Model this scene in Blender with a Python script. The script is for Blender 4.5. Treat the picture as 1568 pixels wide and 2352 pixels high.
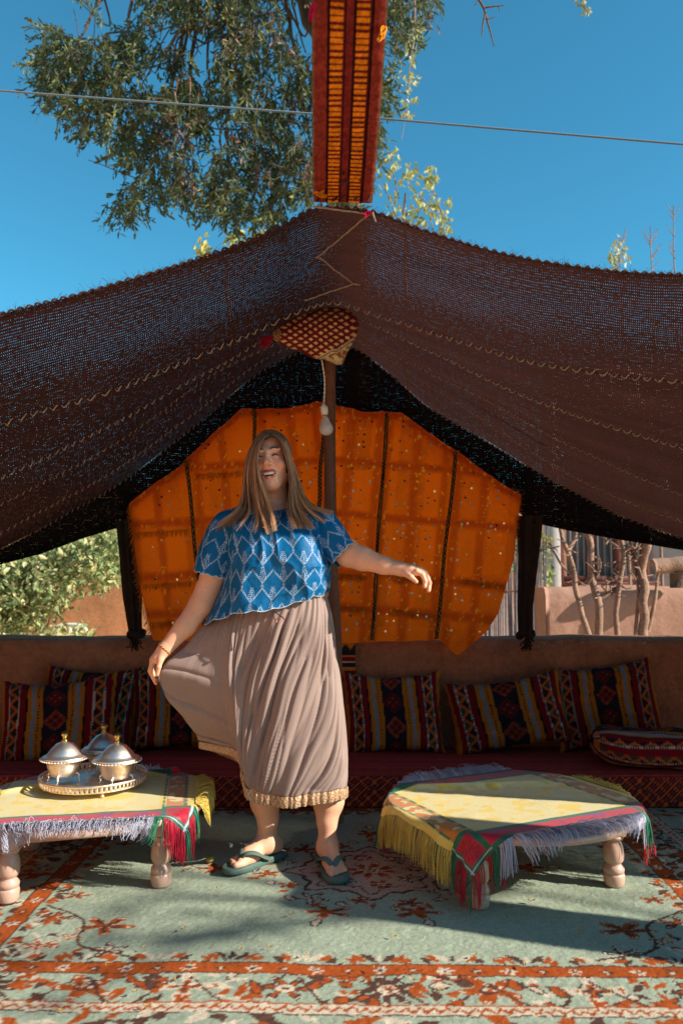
import bpy, math, random
import numpy as np
from mathutils import Vector, Matrix

for _o in list(bpy.data.objects):
    bpy.data.objects.remove(_o)
SC = bpy.context.scene
COL = SC.collection
RNG = np.random.default_rng(7)
random.seed(7)

# ------------------------------------------------------------------ camera
CAM_H = 1.07
PITCH = math.atan(154 / 1829.3)
cd = bpy.data.cameras.new('camera')
cam = bpy.data.objects.new('camera', cd)
COL.objects.link(cam)
cam.location = (0, 0, CAM_H)
cam.rotation_euler = (math.pi / 2 + PITCH, 0, 0)
cd.sensor_fit = 'VERTICAL'
cd.sensor_height = 36.0
cd.lens = 28.0
cd.clip_start = 0.05
cd.clip_end = 3000
cd.dof.use_dof = True
cd.dof.focus_distance = 3.0
cd.dof.aperture_fstop = 3.2
SC.camera = cam

# ------------------------------------------------------------------ sky and sun
SUN_EL = math.radians(29.5)
SUN_AZ = (0.948, -0.318)
w = bpy.data.worlds.new('World')
SC.world = w
w.use_nodes = True
nt = w.node_tree
bg = nt.nodes['Background']
sky = nt.nodes.new('ShaderNodeTexSky')
sky.sky_type = 'NISHITA'
sky.sun_disc = False
sky.sun_elevation = SUN_EL
# rotation is measured clockwise from +Y
sky.sun_rotation = math.atan2(SUN_AZ[0], SUN_AZ[1])
sky.altitude = 1200
sky.air_density = 1.0
sky.dust_density = 0.15
sky.ozone_density = 1.0
# the photograph's colour balance: a clear, slightly cyan sky
tint = nt.nodes.new('ShaderNodeVectorMath'); tint.operation = 'MULTIPLY'
tint.inputs[1].default_value = (0.33, 1.02, 1.06)
nt.links.new(sky.outputs[0], tint.inputs[0])
nt.links.new(tint.outputs[0], bg.inputs[0])
bg.inputs[1].default_value = 0.112
sl = bpy.data.lights.new('sun', 'SUN')
sl.energy = 5.0
sl.angle = math.radians(0.53)
sl.color = (1.0, 0.93, 0.82)
sun = bpy.data.objects.new('sun', sl)
COL.objects.link(sun)
_sd = Vector((SUN_AZ[0] * math.cos(SUN_EL), SUN_AZ[1] * math.cos(SUN_EL), math.sin(SUN_EL)))
sun.rotation_euler = _sd.to_track_quat('Z', 'Y').to_euler()
sun.location = (6, -2, 8)
SC.view_settings.view_transform = 'Standard'
SC.view_settings.look = 'None'
SC.view_settings.gamma = 1.0
SC.view_settings.use_curve_mapping = False
SC.view_settings.exposure = 0.74
SC.cycles.max_bounces = 8
SC.cycles.diffuse_bounces = 5
SC.cycles.transparent_max_bounces = 12
SC.cycles.use_denoising = True

# ------------------------------------------------------------------ helpers
F = 1829.3
_cp, _sp = math.cos(PITCH), math.sin(PITCH)

def P(px, py, d):
    """point seen at (px, py) of a 1568 x 2352 frame, standing d metres in front of the camera"""
    px, py, d = np.broadcast_arrays(np.asarray(px, float), np.asarray(py, float), np.asarray(d, float))
    a = (px - 784) / F
    b = (1176 - py) / F
    yy = _cp - b * _sp
    zz = _sp + b * _cp
    s = d / yy
    return np.stack([a * s, d, CAM_H + zz * s], -1)

def PZ(px, py, z):
    """the same ray met with the level z"""
    a = (px - 784) / F
    b = (1176 - py) / F
    s = (z - CAM_H) / (_sp + b * _cp)
    return np.array([a * s, (_cp - b * _sp) * s, z])

def proj(V):
    V = np.asarray(V, float)
    x, y, z = V[..., 0], V[..., 1], V[..., 2] - CAM_H
    yc = y * _cp + z * _sp
    zc = -y * _sp + z * _cp
    return 784 + x / yc * F, 1176 - zc / yc * F

def lin(*c):
    c = np.asarray(c, float) / 255.0
    return np.where(c <= 0.04045, c / 12.92, ((c + 0.055) / 1.055) ** 2.4)

_HT = np.random.default_rng(11).random(65536)

def vnoise(p, seed=0):
    p = np.asarray(p, float)
    i = np.floor(p).astype(np.int64)
    f = p - i
    f = f * f * (3 - 2 * f)
    def h(dx, dy, dz):
        k = ((i[..., 0] + dx) * 73856093) ^ ((i[..., 1] + dy) * 19349663) ^ ((i[..., 2] + dz) * 83492791) ^ (seed * 2654435761)
        return _HT[k & 65535]
    r = 0
    for dx in (0, 1):
        wx = f[..., 0] if dx else 1 - f[..., 0]
        for dy in (0, 1):
            wy = f[..., 1] if dy else 1 - f[..., 1]
            for dz in (0, 1):
                wz = f[..., 2] if dz else 1 - f[..., 2]
                r = r + h(dx, dy, dz) * wx * wy * wz
    return r

def fbm(p, octv=3, seed=0):
    p = np.asarray(p, float)
    r, a, t = 0, 1.0, 0
    for k in range(octv):
        r = r + a * vnoise(p * 2 ** k, seed + k)
        t += a
        a *= 0.5
    return r / t

def n2(x, y, s, seed=0, octv=2):
    x, y = np.broadcast_arrays(x, y)
    return fbm(np.stack([x / s, y / s, np.full(x.shape, seed * 3.7)], -1), octv, seed)

def sp(xs, ys, x):
    """smooth curve through (xs, ys); ys may be (n,) or (n, k)"""
    xs = np.asarray(xs, float); ys = np.asarray(ys, float); x = np.asarray(x, float)
    m = np.zeros_like(ys)
    if len(xs) > 2:
        d = (ys[1:] - ys[:-1]) / (xs[1:] - xs[:-1]).reshape((-1,) + (1,) * (ys.ndim - 1))
        m[1:-1] = (d[1:] + d[:-1]) / 2
        m[0] = d[0]; m[-1] = d[-1]
    else:
        m[:] = (ys[1] - ys[0]) / (xs[1] - xs[0])
    k = np.clip(np.searchsorted(xs, x, 'right') - 1, 0, len(xs) - 2)
    hh = xs[k + 1] - xs[k]
    t = (x - xs[k]) / hh
    t = np.clip(t, 0, 1)
    sh = (-1,) + (1,) * (ys.ndim - 1)
    t = t.reshape(t.shape + (1,) * (ys.ndim - 1)); hh = hh.reshape(hh.shape + (1,) * (ys.ndim - 1))
    return ((2 * t ** 3 - 3 * t ** 2 + 1) * ys[k] + (t ** 3 - 2 * t ** 2 + t) * hh * m[k]
            + (-2 * t ** 3 + 3 * t ** 2) * ys[k + 1] + (t ** 3 - t ** 2) * hh * m[k + 1])

def spc(ys, n):
    """closed smooth curve, n samples"""
    ys = np.asarray(ys, float); N = len(ys)
    e = np.concatenate([ys[-3:], ys, ys[:3]])
    return sp(np.arange(-3, N + 3), e, np.arange(n) * N / n)

def curve(pts, n):
    pts = np.asarray(pts, float)
    L = np.concatenate([[0], np.cumsum(np.linalg.norm(np.diff(pts, axis=0), axis=1) + 1e-9)])
    return sp(L, pts, np.linspace(0, L[-1], n))

def ss(a, b, x):
    t = np.clip((np.asarray(x, float) - a) / (b - a), 0, 1)
    return t * t * (3 - 2 * t)

WLOC = {}

def _link(o, parent, loc):
    COL.objects.link(o)
    if parent is not None:
        o.parent = parent
        WLOC[o] = WLOC[parent]
    else:
        o.location = loc
        WLOC[o] = np.array(loc, float)

def tag(o, label=None, cat=None, group=None, kind=None):
    if label: o['label'] = label
    if cat: o['category'] = cat
    if group: o['group'] = group
    if kind: o['kind'] = kind
    return o

def empty(name, loc, label, cat, group=None):
    o = bpy.data.objects.new(name, None)
    o.empty_display_size = 0.05
    _link(o, None, tuple(float(v) for v in loc))
    return tag(o, label, cat, group)

def build(name, V, Fq, mat=None, parent=None, loc=None, smooth=True, col=None, uv=None, attrs=None):
    """one mesh object from world-space vertices; Fq is an (n,3|4) array or a list of such arrays"""
    V = np.asarray(V, float).reshape(-1, 3)
    if parent is None:
        if loc is None:
            loc = ((V[:, 0].min() + V[:, 0].max()) / 2, (V[:, 1].min() + V[:, 1].max()) / 2, V[:, 2].min())
        loc = tuple(float(v) for v in loc)
        off = np.array(loc)
    else:
        off = WLOC[parent]
    me = bpy.data.meshes.new(name)
    Fl = Fq if isinstance(Fq, list) else [Fq]
    Fl = [np.asarray(f, np.int32) for f in Fl if len(f)]
    idx = np.concatenate([f.ravel() for f in Fl])
    cnt = np.concatenate([np.full(len(f), f.shape[1], np.int32) for f in Fl])
    st = np.concatenate([[0], np.cumsum(cnt)[:-1]]).astype(np.int32)
    me.vertices.add(len(V))
    me.vertices.foreach_set('co', (V - off).astype(np.float32).ravel())
    me.loops.add(len(idx))
    me.loops.foreach_set('vertex_index', idx)
    me.polygons.add(len(cnt))
    me.polygons.foreach_set('loop_start', st)
    me.polygons.foreach_set('loop_total', cnt)
    me.update(calc_edges=True)
    me.polygons.foreach_set('use_smooth', np.full(len(cnt), bool(smooth)))
    if col is not None:
        c = np.ones((len(V), 4), np.float32)
        c[:, :3] = np.asarray(col, float).reshape(-1, 3)
        a = me.color_attributes.new('Col', 'FLOAT_COLOR', 'POINT')
        a.data.foreach_set('color', c.ravel())
    if attrs:
        for k, v in attrs.items():
            a = me.attributes.new(k, 'FLOAT', 'POINT')
            a.data.foreach_set('value', np.asarray(v, np.float32).ravel())
    if uv is not None:
        ul = me.uv_layers.new(name='UVMap')
        ul.data.foreach_set('uv', np.asarray(uv, np.float32).reshape(-1, 2)[idx].ravel())
    me.validate()
    if mat is not None:
        me.materials.append(mat)
    o = bpy.data.objects.new(name, me)
    _link(o, parent, loc)
    return o

def clone(src, parent, shift):
    """a part that shares its mesh with src, moved by shift"""
    o = src.copy()
    COL.objects.link(o)
    o.parent = parent
    o.location = src.location + Vector(shift)
    WLOC[o] = WLOC[parent]
    return o

def gridf(nu, nv, cu=False, cv=False, flip=False):
    iu = np.arange(nu if cu else nu - 1)
    iv = np.arange(nv if cv else nv - 1)
    a, b = np.meshgrid(iu, iv, indexing='ij')
    a = a.ravel(); b = b.ravel()
    a1 = (a + 1) % nu; b1 = (b + 1) % nv
    f = np.stack([a * nv + b, a1 * nv + b, a1 * nv + b1, a * nv + b1], 1)
    return f[:, ::-1] if flip else f

def merge(parts):
    """[(V, F)] -> V, [F]"""
    Vs, Fs, n = [], [], 0
    for V, Fq in parts:
        V = np.asarray(V).reshape(-1, 3)
        Vs.append(V)
        for f in (Fq if isinstance(Fq, list) else [Fq]):
            Fs.append(np.asarray(f) + n)
        n += len(V)
    q = [f for f in Fs if f.shape[1] == 4]; t = [f for f in Fs if f.shape[1] == 3]
    out = []
    if q: out.append(np.concatenate(q))
    if t: out.append(np.concatenate(t))
    return np.concatenate(Vs), out

def tube(pts, r, sides=6, caps=True):
    pts = np.asarray(pts, float)
    n = len(pts)
    r = np.broadcast_to(np.asarray(r, float), (n,))
    T = np.gradient(pts, axis=0)
    T /= np.linalg.norm(T, axis=1, keepdims=True) + 1e-12
    ref = np.array([0.0, 0.0, 1.0]) if abs(T[:, 2]).mean() < 0.9 else np.array([1.0, 0.0, 0.0])
    A = np.cross(T, ref); A /= np.linalg.norm(A, axis=1, keepdims=True) + 1e-12
    B = np.cross(T, A)
    ang = np.arange(sides) * 2 * math.pi / sides
    V = pts[:, None] + r[:, None, None] * (np.cos(ang)[None, :, None] * A[:, None] + np.sin(ang)[None, :, None] * B[:, None])
    Fq = [gridf(n, sides, cv=True)]
    V = V.reshape(-1, 3)
    if caps:
        V = np.concatenate([V, pts[:1], pts[-1:]])
        k = n * sides
        j = np.arange(sides); j1 = (j + 1) % sides
        Fq.append(np.stack([np.full(sides, k), j1, j], 1))
        o = (n - 1) * sides
        Fq.append(np.stack([np.full(sides, k + 1), o + j, o + j1], 1))
    return V, Fq

def tubes(P3, R, sides=3):
    """many strands at once: P3 (m,n,3), R (m,n)"""
    m, n, _ = P3.shape
    T = np.gradient(P3, axis=1)
    T /= np.linalg.norm(T, axis=2, keepdims=True) + 1e-12
    ref = np.array([0.23, 0.9, 0.37])
    A = np.cross(T, ref); A /= np.linalg.norm(A, axis=2, keepdims=True) + 1e-12
    B = np.cross(T, A)
    ang = np.arange(sides) * 2 * math.pi / sides
    V = P3[:, :, None] + R[:, :, None, None] * (np.cos(ang)[:, None] * A[:, :, None] + np.sin(ang)[:, None] * B[:, :, None])
    f = gridf(n, sides, cv=True)
    Fq = (f[None] + (np.arange(m) * n * sides)[:, None, None]).reshape(-1, 4)
    return V.reshape(-1, 3), Fq

def lathe(prof, c, segs=32, axis=None):
    prof = np.asarray(prof, float)
    ang = np.arange(segs) * 2 * math.pi / segs
    V = np.stack([prof[:, 0][:, None] * np.cos(ang), prof[:, 0][:, None] * np.sin(ang), np.repeat(prof[:, 1][:, None], segs, 1)], -1)
    return V.reshape(-1, 3) + np.asarray(c, float), gridf(len(prof), segs, cv=True, flip=True)

def box(lo, hi, bev=0.004, M=None):
    lo = np.asarray(lo, float); hi = np.asarray(hi, float)
    c = (lo + hi) / 2; h = (hi - lo) / 2
    b = min(bev, h.min() * 0.9)
    vs = []
    sg = [(x, y, z) for x in (-1, 1) for y in (-1, 1) for z in (-1, 1)]
    ids = {}
    for s in sg:
        for ax in range(3):
            v = np.array(s, float) * h
            for k in range(3):
                if k != ax: v[k] -= s[k] * b
            ids[(s, ax)] = len(vs); vs.append(v)
    q, t = [], []
    for ax in range(3):
        u, v = (ax + 1) % 3, (ax + 2) % 3
        for s in (-1, 1):
            ring = []
            for (a, bb) in ((-1, -1), (1, -1), (1, 1), (-1, 1)):
                k = [0, 0, 0]; k[ax] = s; k[u] = a; k[v] = bb
                ring.append(ids[(tuple(k), ax)])
            q.append(ring if s > 0 else ring[::-1])
    for ax in range(3):       # edges along ax
        u, v = (ax + 1) % 3, (ax + 2) % 3
        for a in (-1, 1):
            for bb in (-1, 1):
                k0 = [0, 0, 0]; k0[ax] = -1; k0[u] = a; k0[v] = bb
                k1 = list(k0); k1[ax] = 1
                r = [ids[(tuple(k0), u)], ids[(tuple(k1), u)], ids[(tuple(k1), v)], ids[(tuple(k0), v)]]
                q.append(r if a * bb < 0 else r[::-1])
    for s in sg:
        r = [ids[(s, 0)], ids[(s, 1)], ids[(s, 2)]]
        t.append(r if s[0] * s[1] * s[2] > 0 else r[::-1])
    V = np.array(vs)
    if M is not None:
        V = V @ np.asarray(M).T
    return V + c, [np.array(q), np.array(t)]

# ------------------------------------------------------------------ materials
def mat(name, col=None, rough=0.85, spec=0.25, noise=None, bump=None, metal=0.0, trans=0.0, sheen=0.0, tcol=None, wave=None, coat=0.0, uvs=False):
    """principled material; colour from col or from the mesh's own dye pattern (attribute Col)"""
    m = bpy.data.materials.new(name)
    m.use_nodes = True
    t = m.node_tree; N = t.nodes; Lk = t.links
    bs = N['Principled BSDF']
    bs.inputs['Roughness'].default_value = rough
    bs.inputs['Specular IOR Level'].default_value = spec
    bs.inputs['Metallic'].default_value = metal
    bs.inputs['Coat Weight'].default_value = coat
    if sheen:
        bs.inputs['Sheen Weight'].default_value = sheen
        bs.inputs['Sheen Roughness'].default_value = 0.5
    tc = N.new('ShaderNodeTexCoord')
    if col is None:
        a = N.new('ShaderNodeAttribute'); a.attribute_name = 'Col'
        out = a.outputs['Color']
    else:
        a = N.new('ShaderNodeRGB'); a.outputs[0].default_value = (*[float(v) for v in col], 1)
        out = a.outputs[0]
    co = tc.outputs['UV'] if uvs else tc.outputs['Object']
    for (sc, amt) in (noise or []):
        nz = N.new('ShaderNodeTexNoise'); nz.inputs['Scale'].default_value = sc; nz.inputs['Detail'].default_value = 4
        nz.inputs['Roughness'].default_value = 0.65
        Lk.new(co, nz.inputs['Vector'])
        mr = N.new('ShaderNodeMapRange'); mr.inputs[1].default_value = 0.25; mr.inputs[2].default_value = 0.75
        mr.inputs[3].default_value = 1 - amt; mr.inputs[4].default_value = 1 + amt
        Lk.new(nz.outputs[0], mr.inputs[0])
        vm = N.new('ShaderNodeVectorMath'); vm.operation = 'SCALE'
        Lk.new(out, vm.inputs[0]); Lk.new(mr.outputs[0], vm.inputs['Scale'])
        out = vm.outputs[0]
    Lk.new(out, bs.inputs['Base Color'])
    nrm = None
    for (sc, st, ds) in (bump or []):
        nz = N.new('ShaderNodeTexNoise'); nz.inputs['Scale'].default_value = sc; nz.inputs['Detail'].default_value = 3
        Lk.new(co, nz.inputs['Vector'])
        b = N.new('ShaderNodeBump'); b.inputs['Strength'].default_value = st; b.inputs['Distance'].default_value = ds
        Lk.new(nz.outputs[0], b.inputs['Height'])
        if nrm: Lk.new(nrm, b.inputs['Normal'])
        nrm = b.outputs[0]
    if wave:
        for (sc, direction, st, ds) in wave:
            wv = N.new('ShaderNodeTexWave'); wv.inputs['Scale'].default_value = sc; wv.bands_direction = direction
            wv.inputs['Distortion'].default_value = 0.6
            Lk.new(co, wv.inputs['Vector'])
            b = N.new('ShaderNodeBump'); b.inputs['Strength'].default_value = st; b.inputs['Distance'].default_value = ds
            Lk.new(wv.outputs['Fac'], b.inputs['Height'])
            if nrm: Lk.new(nrm, b.inputs['Normal'])
            nrm = b.outputs[0]
    if nrm: Lk.new(nrm, bs.inputs['Normal'])
    if trans:
        tr = N.new('ShaderNodeBsdfTranslucent')
        if tcol is not None: tr.inputs[0].default_value = (*tcol, 1)
        else: Lk.new(out, tr.inputs[0])
        mx = N.new('ShaderNodeMixShader'); mx.inputs[0].default_value = trans
        Lk.new(bs.outputs[0], mx.inputs[1]); Lk.new(tr.outputs[0], mx.inputs[2])
        Lk.new(mx.outputs[0], N['Material Output'].inputs[0])
    return m

# ================================================================== SETTING
m_ground = mat('dry_earth', lin(232, 194, 158), 0.95, 0.1, noise=[(0.6, 0.2), (9, 0.18), (60, 0.15)], bump=[(20, 0.5, 0.03), (120, 0.4, 0.008)])
g = np.concatenate([np.linspace(-900, -20, 12), np.linspace(-16, 16, 40), np.linspace(20, 900, 12)])
gx, gy = np.meshgrid(g, g, indexing='ij')
gz = -0.03 - 0.0 * gx
build('ground', np.stack([gx, gy, gz], -1), gridf(len(g), len(g), flip=False), m_ground, loc=(0, 0, -0.03)).__setitem__('kind', 'structure')

# ------------------------------------------------------------------ rug (knot by knot dyed pile)
SEA = lin(158, 168, 146); RUST = lin(168, 74, 20); BRN = lin(86, 52, 44); CRM = lin(206, 190, 166); PNK = lin(186, 156, 138)
KN = 0.0064
rx = np.arange(-1.74, 1.90, KN); ry = np.arange(1.66, 3.88, KN)
RX, RY = np.meshgrid(rx, ry, indexing='ij')
rot = math.radians(-1.2)
U0 = (RX - 0.08) * math.cos(rot) + (RY - 3.05) * math.sin(rot)
V0 = -(RX - 0.09) * math.sin(rot) + (RY - 3.05) * math.cos(rot)
# hand-knotted wobble
U = U0 + (n2(U0, V0, 0.030, 1) - 0.5) * 0.016 + (n2(U0, V0, 0.011, 5) - 0.5) * 0.008
V = V0 + (n2(U0, V0, 0.030, 2) - 0.5) * 0.016 + (n2(U0, V0, 0.011, 6) - 0.5) * 0.008
RC = np.broadcast_to(SEA, RX.shape + (3,)).copy()

def put(mask, c):
    RC[mask] = c

def rosette(cx, cy, R, k, c0, c1, c2=None, a0=0.0, sq=1.0, jag=0.28):
    x = (U - cx); y = (V - cy) / sq
    r = np.hypot(x, y); th = np.arctan2(y, x) + a0
    e = R * (1 - jag + jag * np.cos(k * th))
    near = r < R * 1.1
    put(near & (r < e), c0)
    put(near & (r < e * 0.66) & (np.cos(k * th * 1.0 + 1.2) > -0.2), c1)
    put(near & (r > e * 0.80) & (r < e * 0.90) & (np.cos(2 * k * th) > 0.2), CRM if c0 is not CRM else RUST)
    if c2 is not None:
        put(near & (r < R * 0.3), c2)
        put(near & (r < R * 0.14), c0)

def leaf(cx, cy, L, W, a, c, edge=None):
    x = (U - cx) * math.cos(a) + (V - cy) * math.sin(a)
    y = -(U - cx) * math.sin(a) + (V - cy) * math.cos(a)
    q = np.abs(x) / L
    wv = W * np.clip(1 - q ** 1.6, 0, 1)
    m = (q < 1) & (np.abs(y + 0.25 * W * np.cos(3 * x / L)) < wv)
    if edge is not None:
        put((q < 1) & (np.abs(y) < wv + 0.007), edge)
    put(m, c)

def vine(pts, wd, c):
    pts = curve(pts, 40)
    for a, b in zip(pts[:-1], pts[1:]):
        d = b - a; L2 = d @ d + 1e-9
        lo = np.minimum(a, b) - 0.02; hi = np.maximum(a, b) + 0.02
        s = (U > lo[0]) & (U < hi[0]) & (V > lo[1]) & (V < hi[1])
        t = np.clip(((U[s] - a[0]) * d[0] + (V[s] - a[1]) * d[1]) / L2, 0, 1)
        dd = np.hypot(U[s] - a[0] - t * d[0], V[s] - a[1] - t * d[1])
        k = np.argwhere(s)
        k = k[dd < wd]
        RC[k[:, 0], k[:, 1]] = c

rg = np.random.default_rng(3)
HX, HY = 1.10, 0.765           # half size of the inner frame
# worn, uneven field
wear = n2(U0, V0, 0.35, 9, 3)
RC *= (0.9 + 0.2 * wear)[..., None]
# ---- border zone flowers: walk round the frame
def border_point(s, off):
    """s runs along the front side (v negative), then right, back, left; off outward from the frame"""
    per = [2 * HX, 2 * HY, 2 * HX, 2 * HY]
    k = 0
    while s > per[k]:
        s -= per[k]; k = (k + 1) % 4
    if k == 0: return -HX + s, -HY - off, 0
    if k == 1: return HX + off, -HY + s, math.pi / 2
    if k == 2: return HX - s, HY + off, math.pi
    return -HX - off, HY - s, -math.pi / 2
step = 0.265
tot = 4 * (HX + HY)
nb = int(tot / step); step = tot / nb
for i in range(nb):
    s = (i + 0.35) * step
    cx, cy, a = border_point(s, 0.100)
    kd = i % 4
    if kd == 0: rosette(cx, cy, 0.092, 9, BRN, BRN, CRM, 0.3, 0.86); rosette(cx, cy, 0.030, 6, CRM, RUST, BRN)
    elif kd == 1: rosette(cx, cy, 0.088, 5, RUST, RUST, BRN, a + 0.5, 0.8); rosette(cx + 0.01, cy + 0.02, 0.030, 5, CRM, BRN)
    elif kd == 2:
        rosette(cx, cy, 0.094, 4, CRM, CRM, None, a, 0.95, 0.42); rosette(cx, cy, 0.046, 4, RUST, BRN, None, a, 0.8, 0.35)
        rosette(cx, cy - 0.058, 0.024, 3, RUST, RUST)
    else: rosette(cx, cy, 0.084, 6, BRN, RUST, CRM, a, 0.75, 0.36)
    for j in range(28):
        bx, by, _ = border_point((s + rg.uniform(-0.5, 0.5) * step) % tot, rg.uniform(0.028, 0.17))
        if math.hypot(bx - cx, by - cy) < 0.075: continue
        leaf(bx, by, rg.uniform(0.014, 0.040), rg.uniform(0.008, 0.016), rg.uniform(0, 6.28), [RUST, RUST, RUST, BRN, CRM][rg.integers(5)], BRN if rg.random() < .25 else None)
    p0 = border_point(s, 0.05); p1 = border_point((s + step * 0.5) % tot, 0.185); p2 = border_point((s + step) % tot, 0.05)
    if abs(p0[2] - p2[2]) < 0.1:
        pts = np.array([p0[:2], p1[:2], p2[:2]]) + rg.normal(0, 0.01, (3, 2))
        vine(pts, 0.0048, BRN)
# ---- guard stripe and outer border
du = np.abs(U) - HX; dv = np.abs(V) - HY
dist = np.maximum(du, dv)
along = np.where(du > dv, V, U)
zz = np.abs(((along / 0.034) % 1) * 2 - 1)
gs = (dist > 0.178) & (dist < 0.222)
put(gs, CRM)
put(gs & (np.abs(dist - 0.200 + (zz - 0.5) * 0.022) < 0.006), RUST)
put((dist > 0.172) & (dist < 0.179), RUST); put((dist > 0.221) & (dist < 0.227), BRN)
for i in range(520):
    s = rg.uniform(0, tot)
    bx, by, _ = border_point(s, rg.uniform(0.24, 0.42))
    leaf(bx, by, rg.uniform(0.018, 0.055), rg.uniform(0.010, 0.022), rg.choice([0.3, -0.3, 0.6, 1.2, 2.5]), [RUST, RUST, BRN, CRM][rg.integers(4)])
put(dist > 0.47, RUST * 0.8)
put(dist > 0.50, CRM * 0.9)
# ---- inner rust stripe with little flowers
st = (dist > -0.032) & (dist < 0.028)
put(st, RUST)
ph = (along / 0.088) % 1
kf = np.floor(along / 0.088).astype(int) % 2
fr = np.hypot((ph - 0.5) * 0.088, dist)
fa = np.arctan2(dist, (ph - 0.5) * 0.088)
put(st & (fr < 0.022 * (0.7 + 0.3 * np.cos(6 * fa))) & (kf == 0), CRM)
put(st & (fr < 0.007) & (kf == 0), BRN)
put(st & (fr < 0.017 * (0.7 + 0.3 * np.cos(4 * fa))) & (kf == 1), BRN)
put(st & (fr < 0.006) & (kf == 1), CRM)
put(((dist > 0.024) & (dist < 0.030)) | ((dist > -0.037) & (dist < -0.031)), BRN * 1.1)
# ---- palmettes growing inward from the stripe
npal = int(tot / 0.205)
for i in range(npal):
    s = (i + 0.5) * tot / npal
    x0, y0, a = border_point(s, -0.042)
    inw = {0: (0, 1), 1: (-1, 0), 2: (0, -1), 3: (1, 0)}
    k = 0 if abs(a) < .1 else (1 if abs(a - math.pi / 2) < .1 else (2 if abs(a - math.pi) < .1 else 3))
    dx, dy = inw[k]
    for sgn in (-1, 1):
        for j, (sp_, rs, c) in enumerate(((0.03, 0.030, BRN if i % 2 else CRM), (0.056, 0.026, RUST), (0.075, 0.014, RUST if i % 2 else BRN))):
            bx = x0 + dx * rs + (-dy) * sgn * sp_; by = y0 + dy * rs + dx * sgn * sp_
            aa = math.atan2(dy * 1.0 + dx * sgn * 0.9, dx * 1.0 - dy * sgn * 0.9)
            leaf(bx, by, 0.034 - 0.006 * j, 0.0115, aa, c, None)
    leaf(x0 + dx * 0.03, y0 + dy * 0.03, 0.022, 0.008, math.atan2(dy, dx), CRM if i % 3 else BRN)
# ---- medallion
def star(cx, cy, R, k, j):
    r = np.hypot(U - cx, (V - cy) / 0.82); th = np.arctan2((V - cy) / 0.82, U - cx)
    return r - R * (1 + j * np.cos(k * th) + 0.5 * j * np.cos(2 * k * th))
md = star(0.03, -0.02, 0.27, 8, 0.11)
put(md < 0.016, BRN); put(md < 0, PNK)
put((md < -0.045) & (md > -0.056), BRN)
for i in range(8):
    a = i * math.pi / 4 + 0.2
    rosette(0.03 + 0.165 * math.cos(a), -0.02 + 0.135 * math.sin(a), 0.050, 6, BRN if i % 2 else RUST, CRM if i % 2 else BRN, RUST if i % 2 else CRM, a, 0.85)
rosette(0.03, -0.02, 0.115, 8, RUST, BRN, RUST, 0.2, 0.8, 0.3)
rosette(0.03, -0.02, 0.055, 6, CRM, RUST, BRN, 0.1, 0.8)
for i in range(14):
    a = i * 2 * math.pi / 14 + 0.1
    R = 0.34 + 0.04 * (i % 2)
    cx, cy = 0.03 + R * math.cos(a), -0.02 + R * 0.80 * math.sin(a)
    rosette(cx, cy, 0.062 if i % 2 else 0.045, 5, RUST if i % 3 else BRN, BRN if i % 3 else CRM, None, a, 0.8, 0.34)
    leaf(cx + 0.07 * math.cos(a + 0.8), cy + 0.06 * math.sin(a + 0.8), 0.03, 0.011, a, RUST)
    leaf(cx + 0.07 * math.cos(a - 0.9), cy + 0.06 * math.sin(a - 0.9), 0.026, 0.010, a + 1.2, CRM, BRN)
for a, R in ((1.57, 0.5), (0.1, 0.58), (3.1, 0.58), (-1.25, 0.45), (-1.9, 0.45)):
    rosette(0.03 + R * math.cos(a), -0.02 + R * 0.85 * math.sin(a), 0.085, 5, RUST, BRN, RUST, a, 0.7, 0.38)
    leaf(0.03 + (R + .1) * math.cos(a), -0.02 + (R + .1) * 0.85 * math.sin(a), 0.03, 0.012, a, CRM, BRN)
# ---- corner sprays
for sx in (-1, 1):
    for sy in (-1, 1):
        for (ox, oy, R, k, c0, c1) in ((0.14, 0.13, 0.075, 6, CRM, RUST), (0.30, 0.27, 0.095, 5, RUST, BRN), (0.12, 0.32, 0.07, 5, BRN, RUST),
                                       (0.36, 0.11, 0.062, 5, BRN, CRM), (0.13, 0.50, 0.05, 5, RUST, BRN), (0.22, 0.19, 0.04, 4, RUST, CRM)):
            rosette(sx * (HX - ox), sy * (HY - oy), R, k, c0, c1, None, ox * 9, 0.72, 0.36)
        for j in range(26):
            ox, oy = rg.uniform(0.06, 0.34), rg.uniform(0.06, 0.48)
            if ox / 0.36 + oy / 0.5 > 1.0: continue
            leaf(sx * (HX - ox), sy * (HY - oy), rg.uniform(0.014, 0.034), rg.uniform(0.007, 0.012), rg.uniform(0, 6.28), [RUST, BRN, CRM][rg.integers(3)])
        vine(np.array([[sx * (HX - 0.06), sy * (HY - 0.42)], [sx * (HX - 0.22), sy * (HY - 0.30)], [sx * (HX - 0.26), sy * (HY - 0.14)], [sx * (HX - 0.44), sy * (HY - 0.07)]]), 0.0055, BRN)
RC = RC * 0.96 + SEA * 0.04
RC *= (0.86 + 0.28 * RNG.random(RX.shape))[..., None] * (0.92 + 0.16 * n2(U0, V0, 0.05, 12))[..., None]
RZ = 0.0 + RNG.normal(0, 0.0009, RX.shape) + 0.016 * (n2(RX, RY, 0.30, 8) - 0.5) * ss(0, .25, RY - 1.9) + 0.003 * (n2(RX, RY, 0.03, 18) - 0.5)
edge = np.minimum.reduce([RX - rx[0], rx[-1] - RX, RY - ry[0], ry[-1] - RY])
RZ = np.where(edge < 0.004, -0.014, RZ)
m_rug = mat('wool_pile', None, 0.95, 0.05, noise=[(420, 0.22)], bump=[(380, 0.9, 0.004)])
rug = build('rug', np.stack([RX, RY, RZ], -1), gridf(len(rx), len(ry)), m_rug, col=RC, loc=(0.09, 3.05, -0.014))
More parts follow.
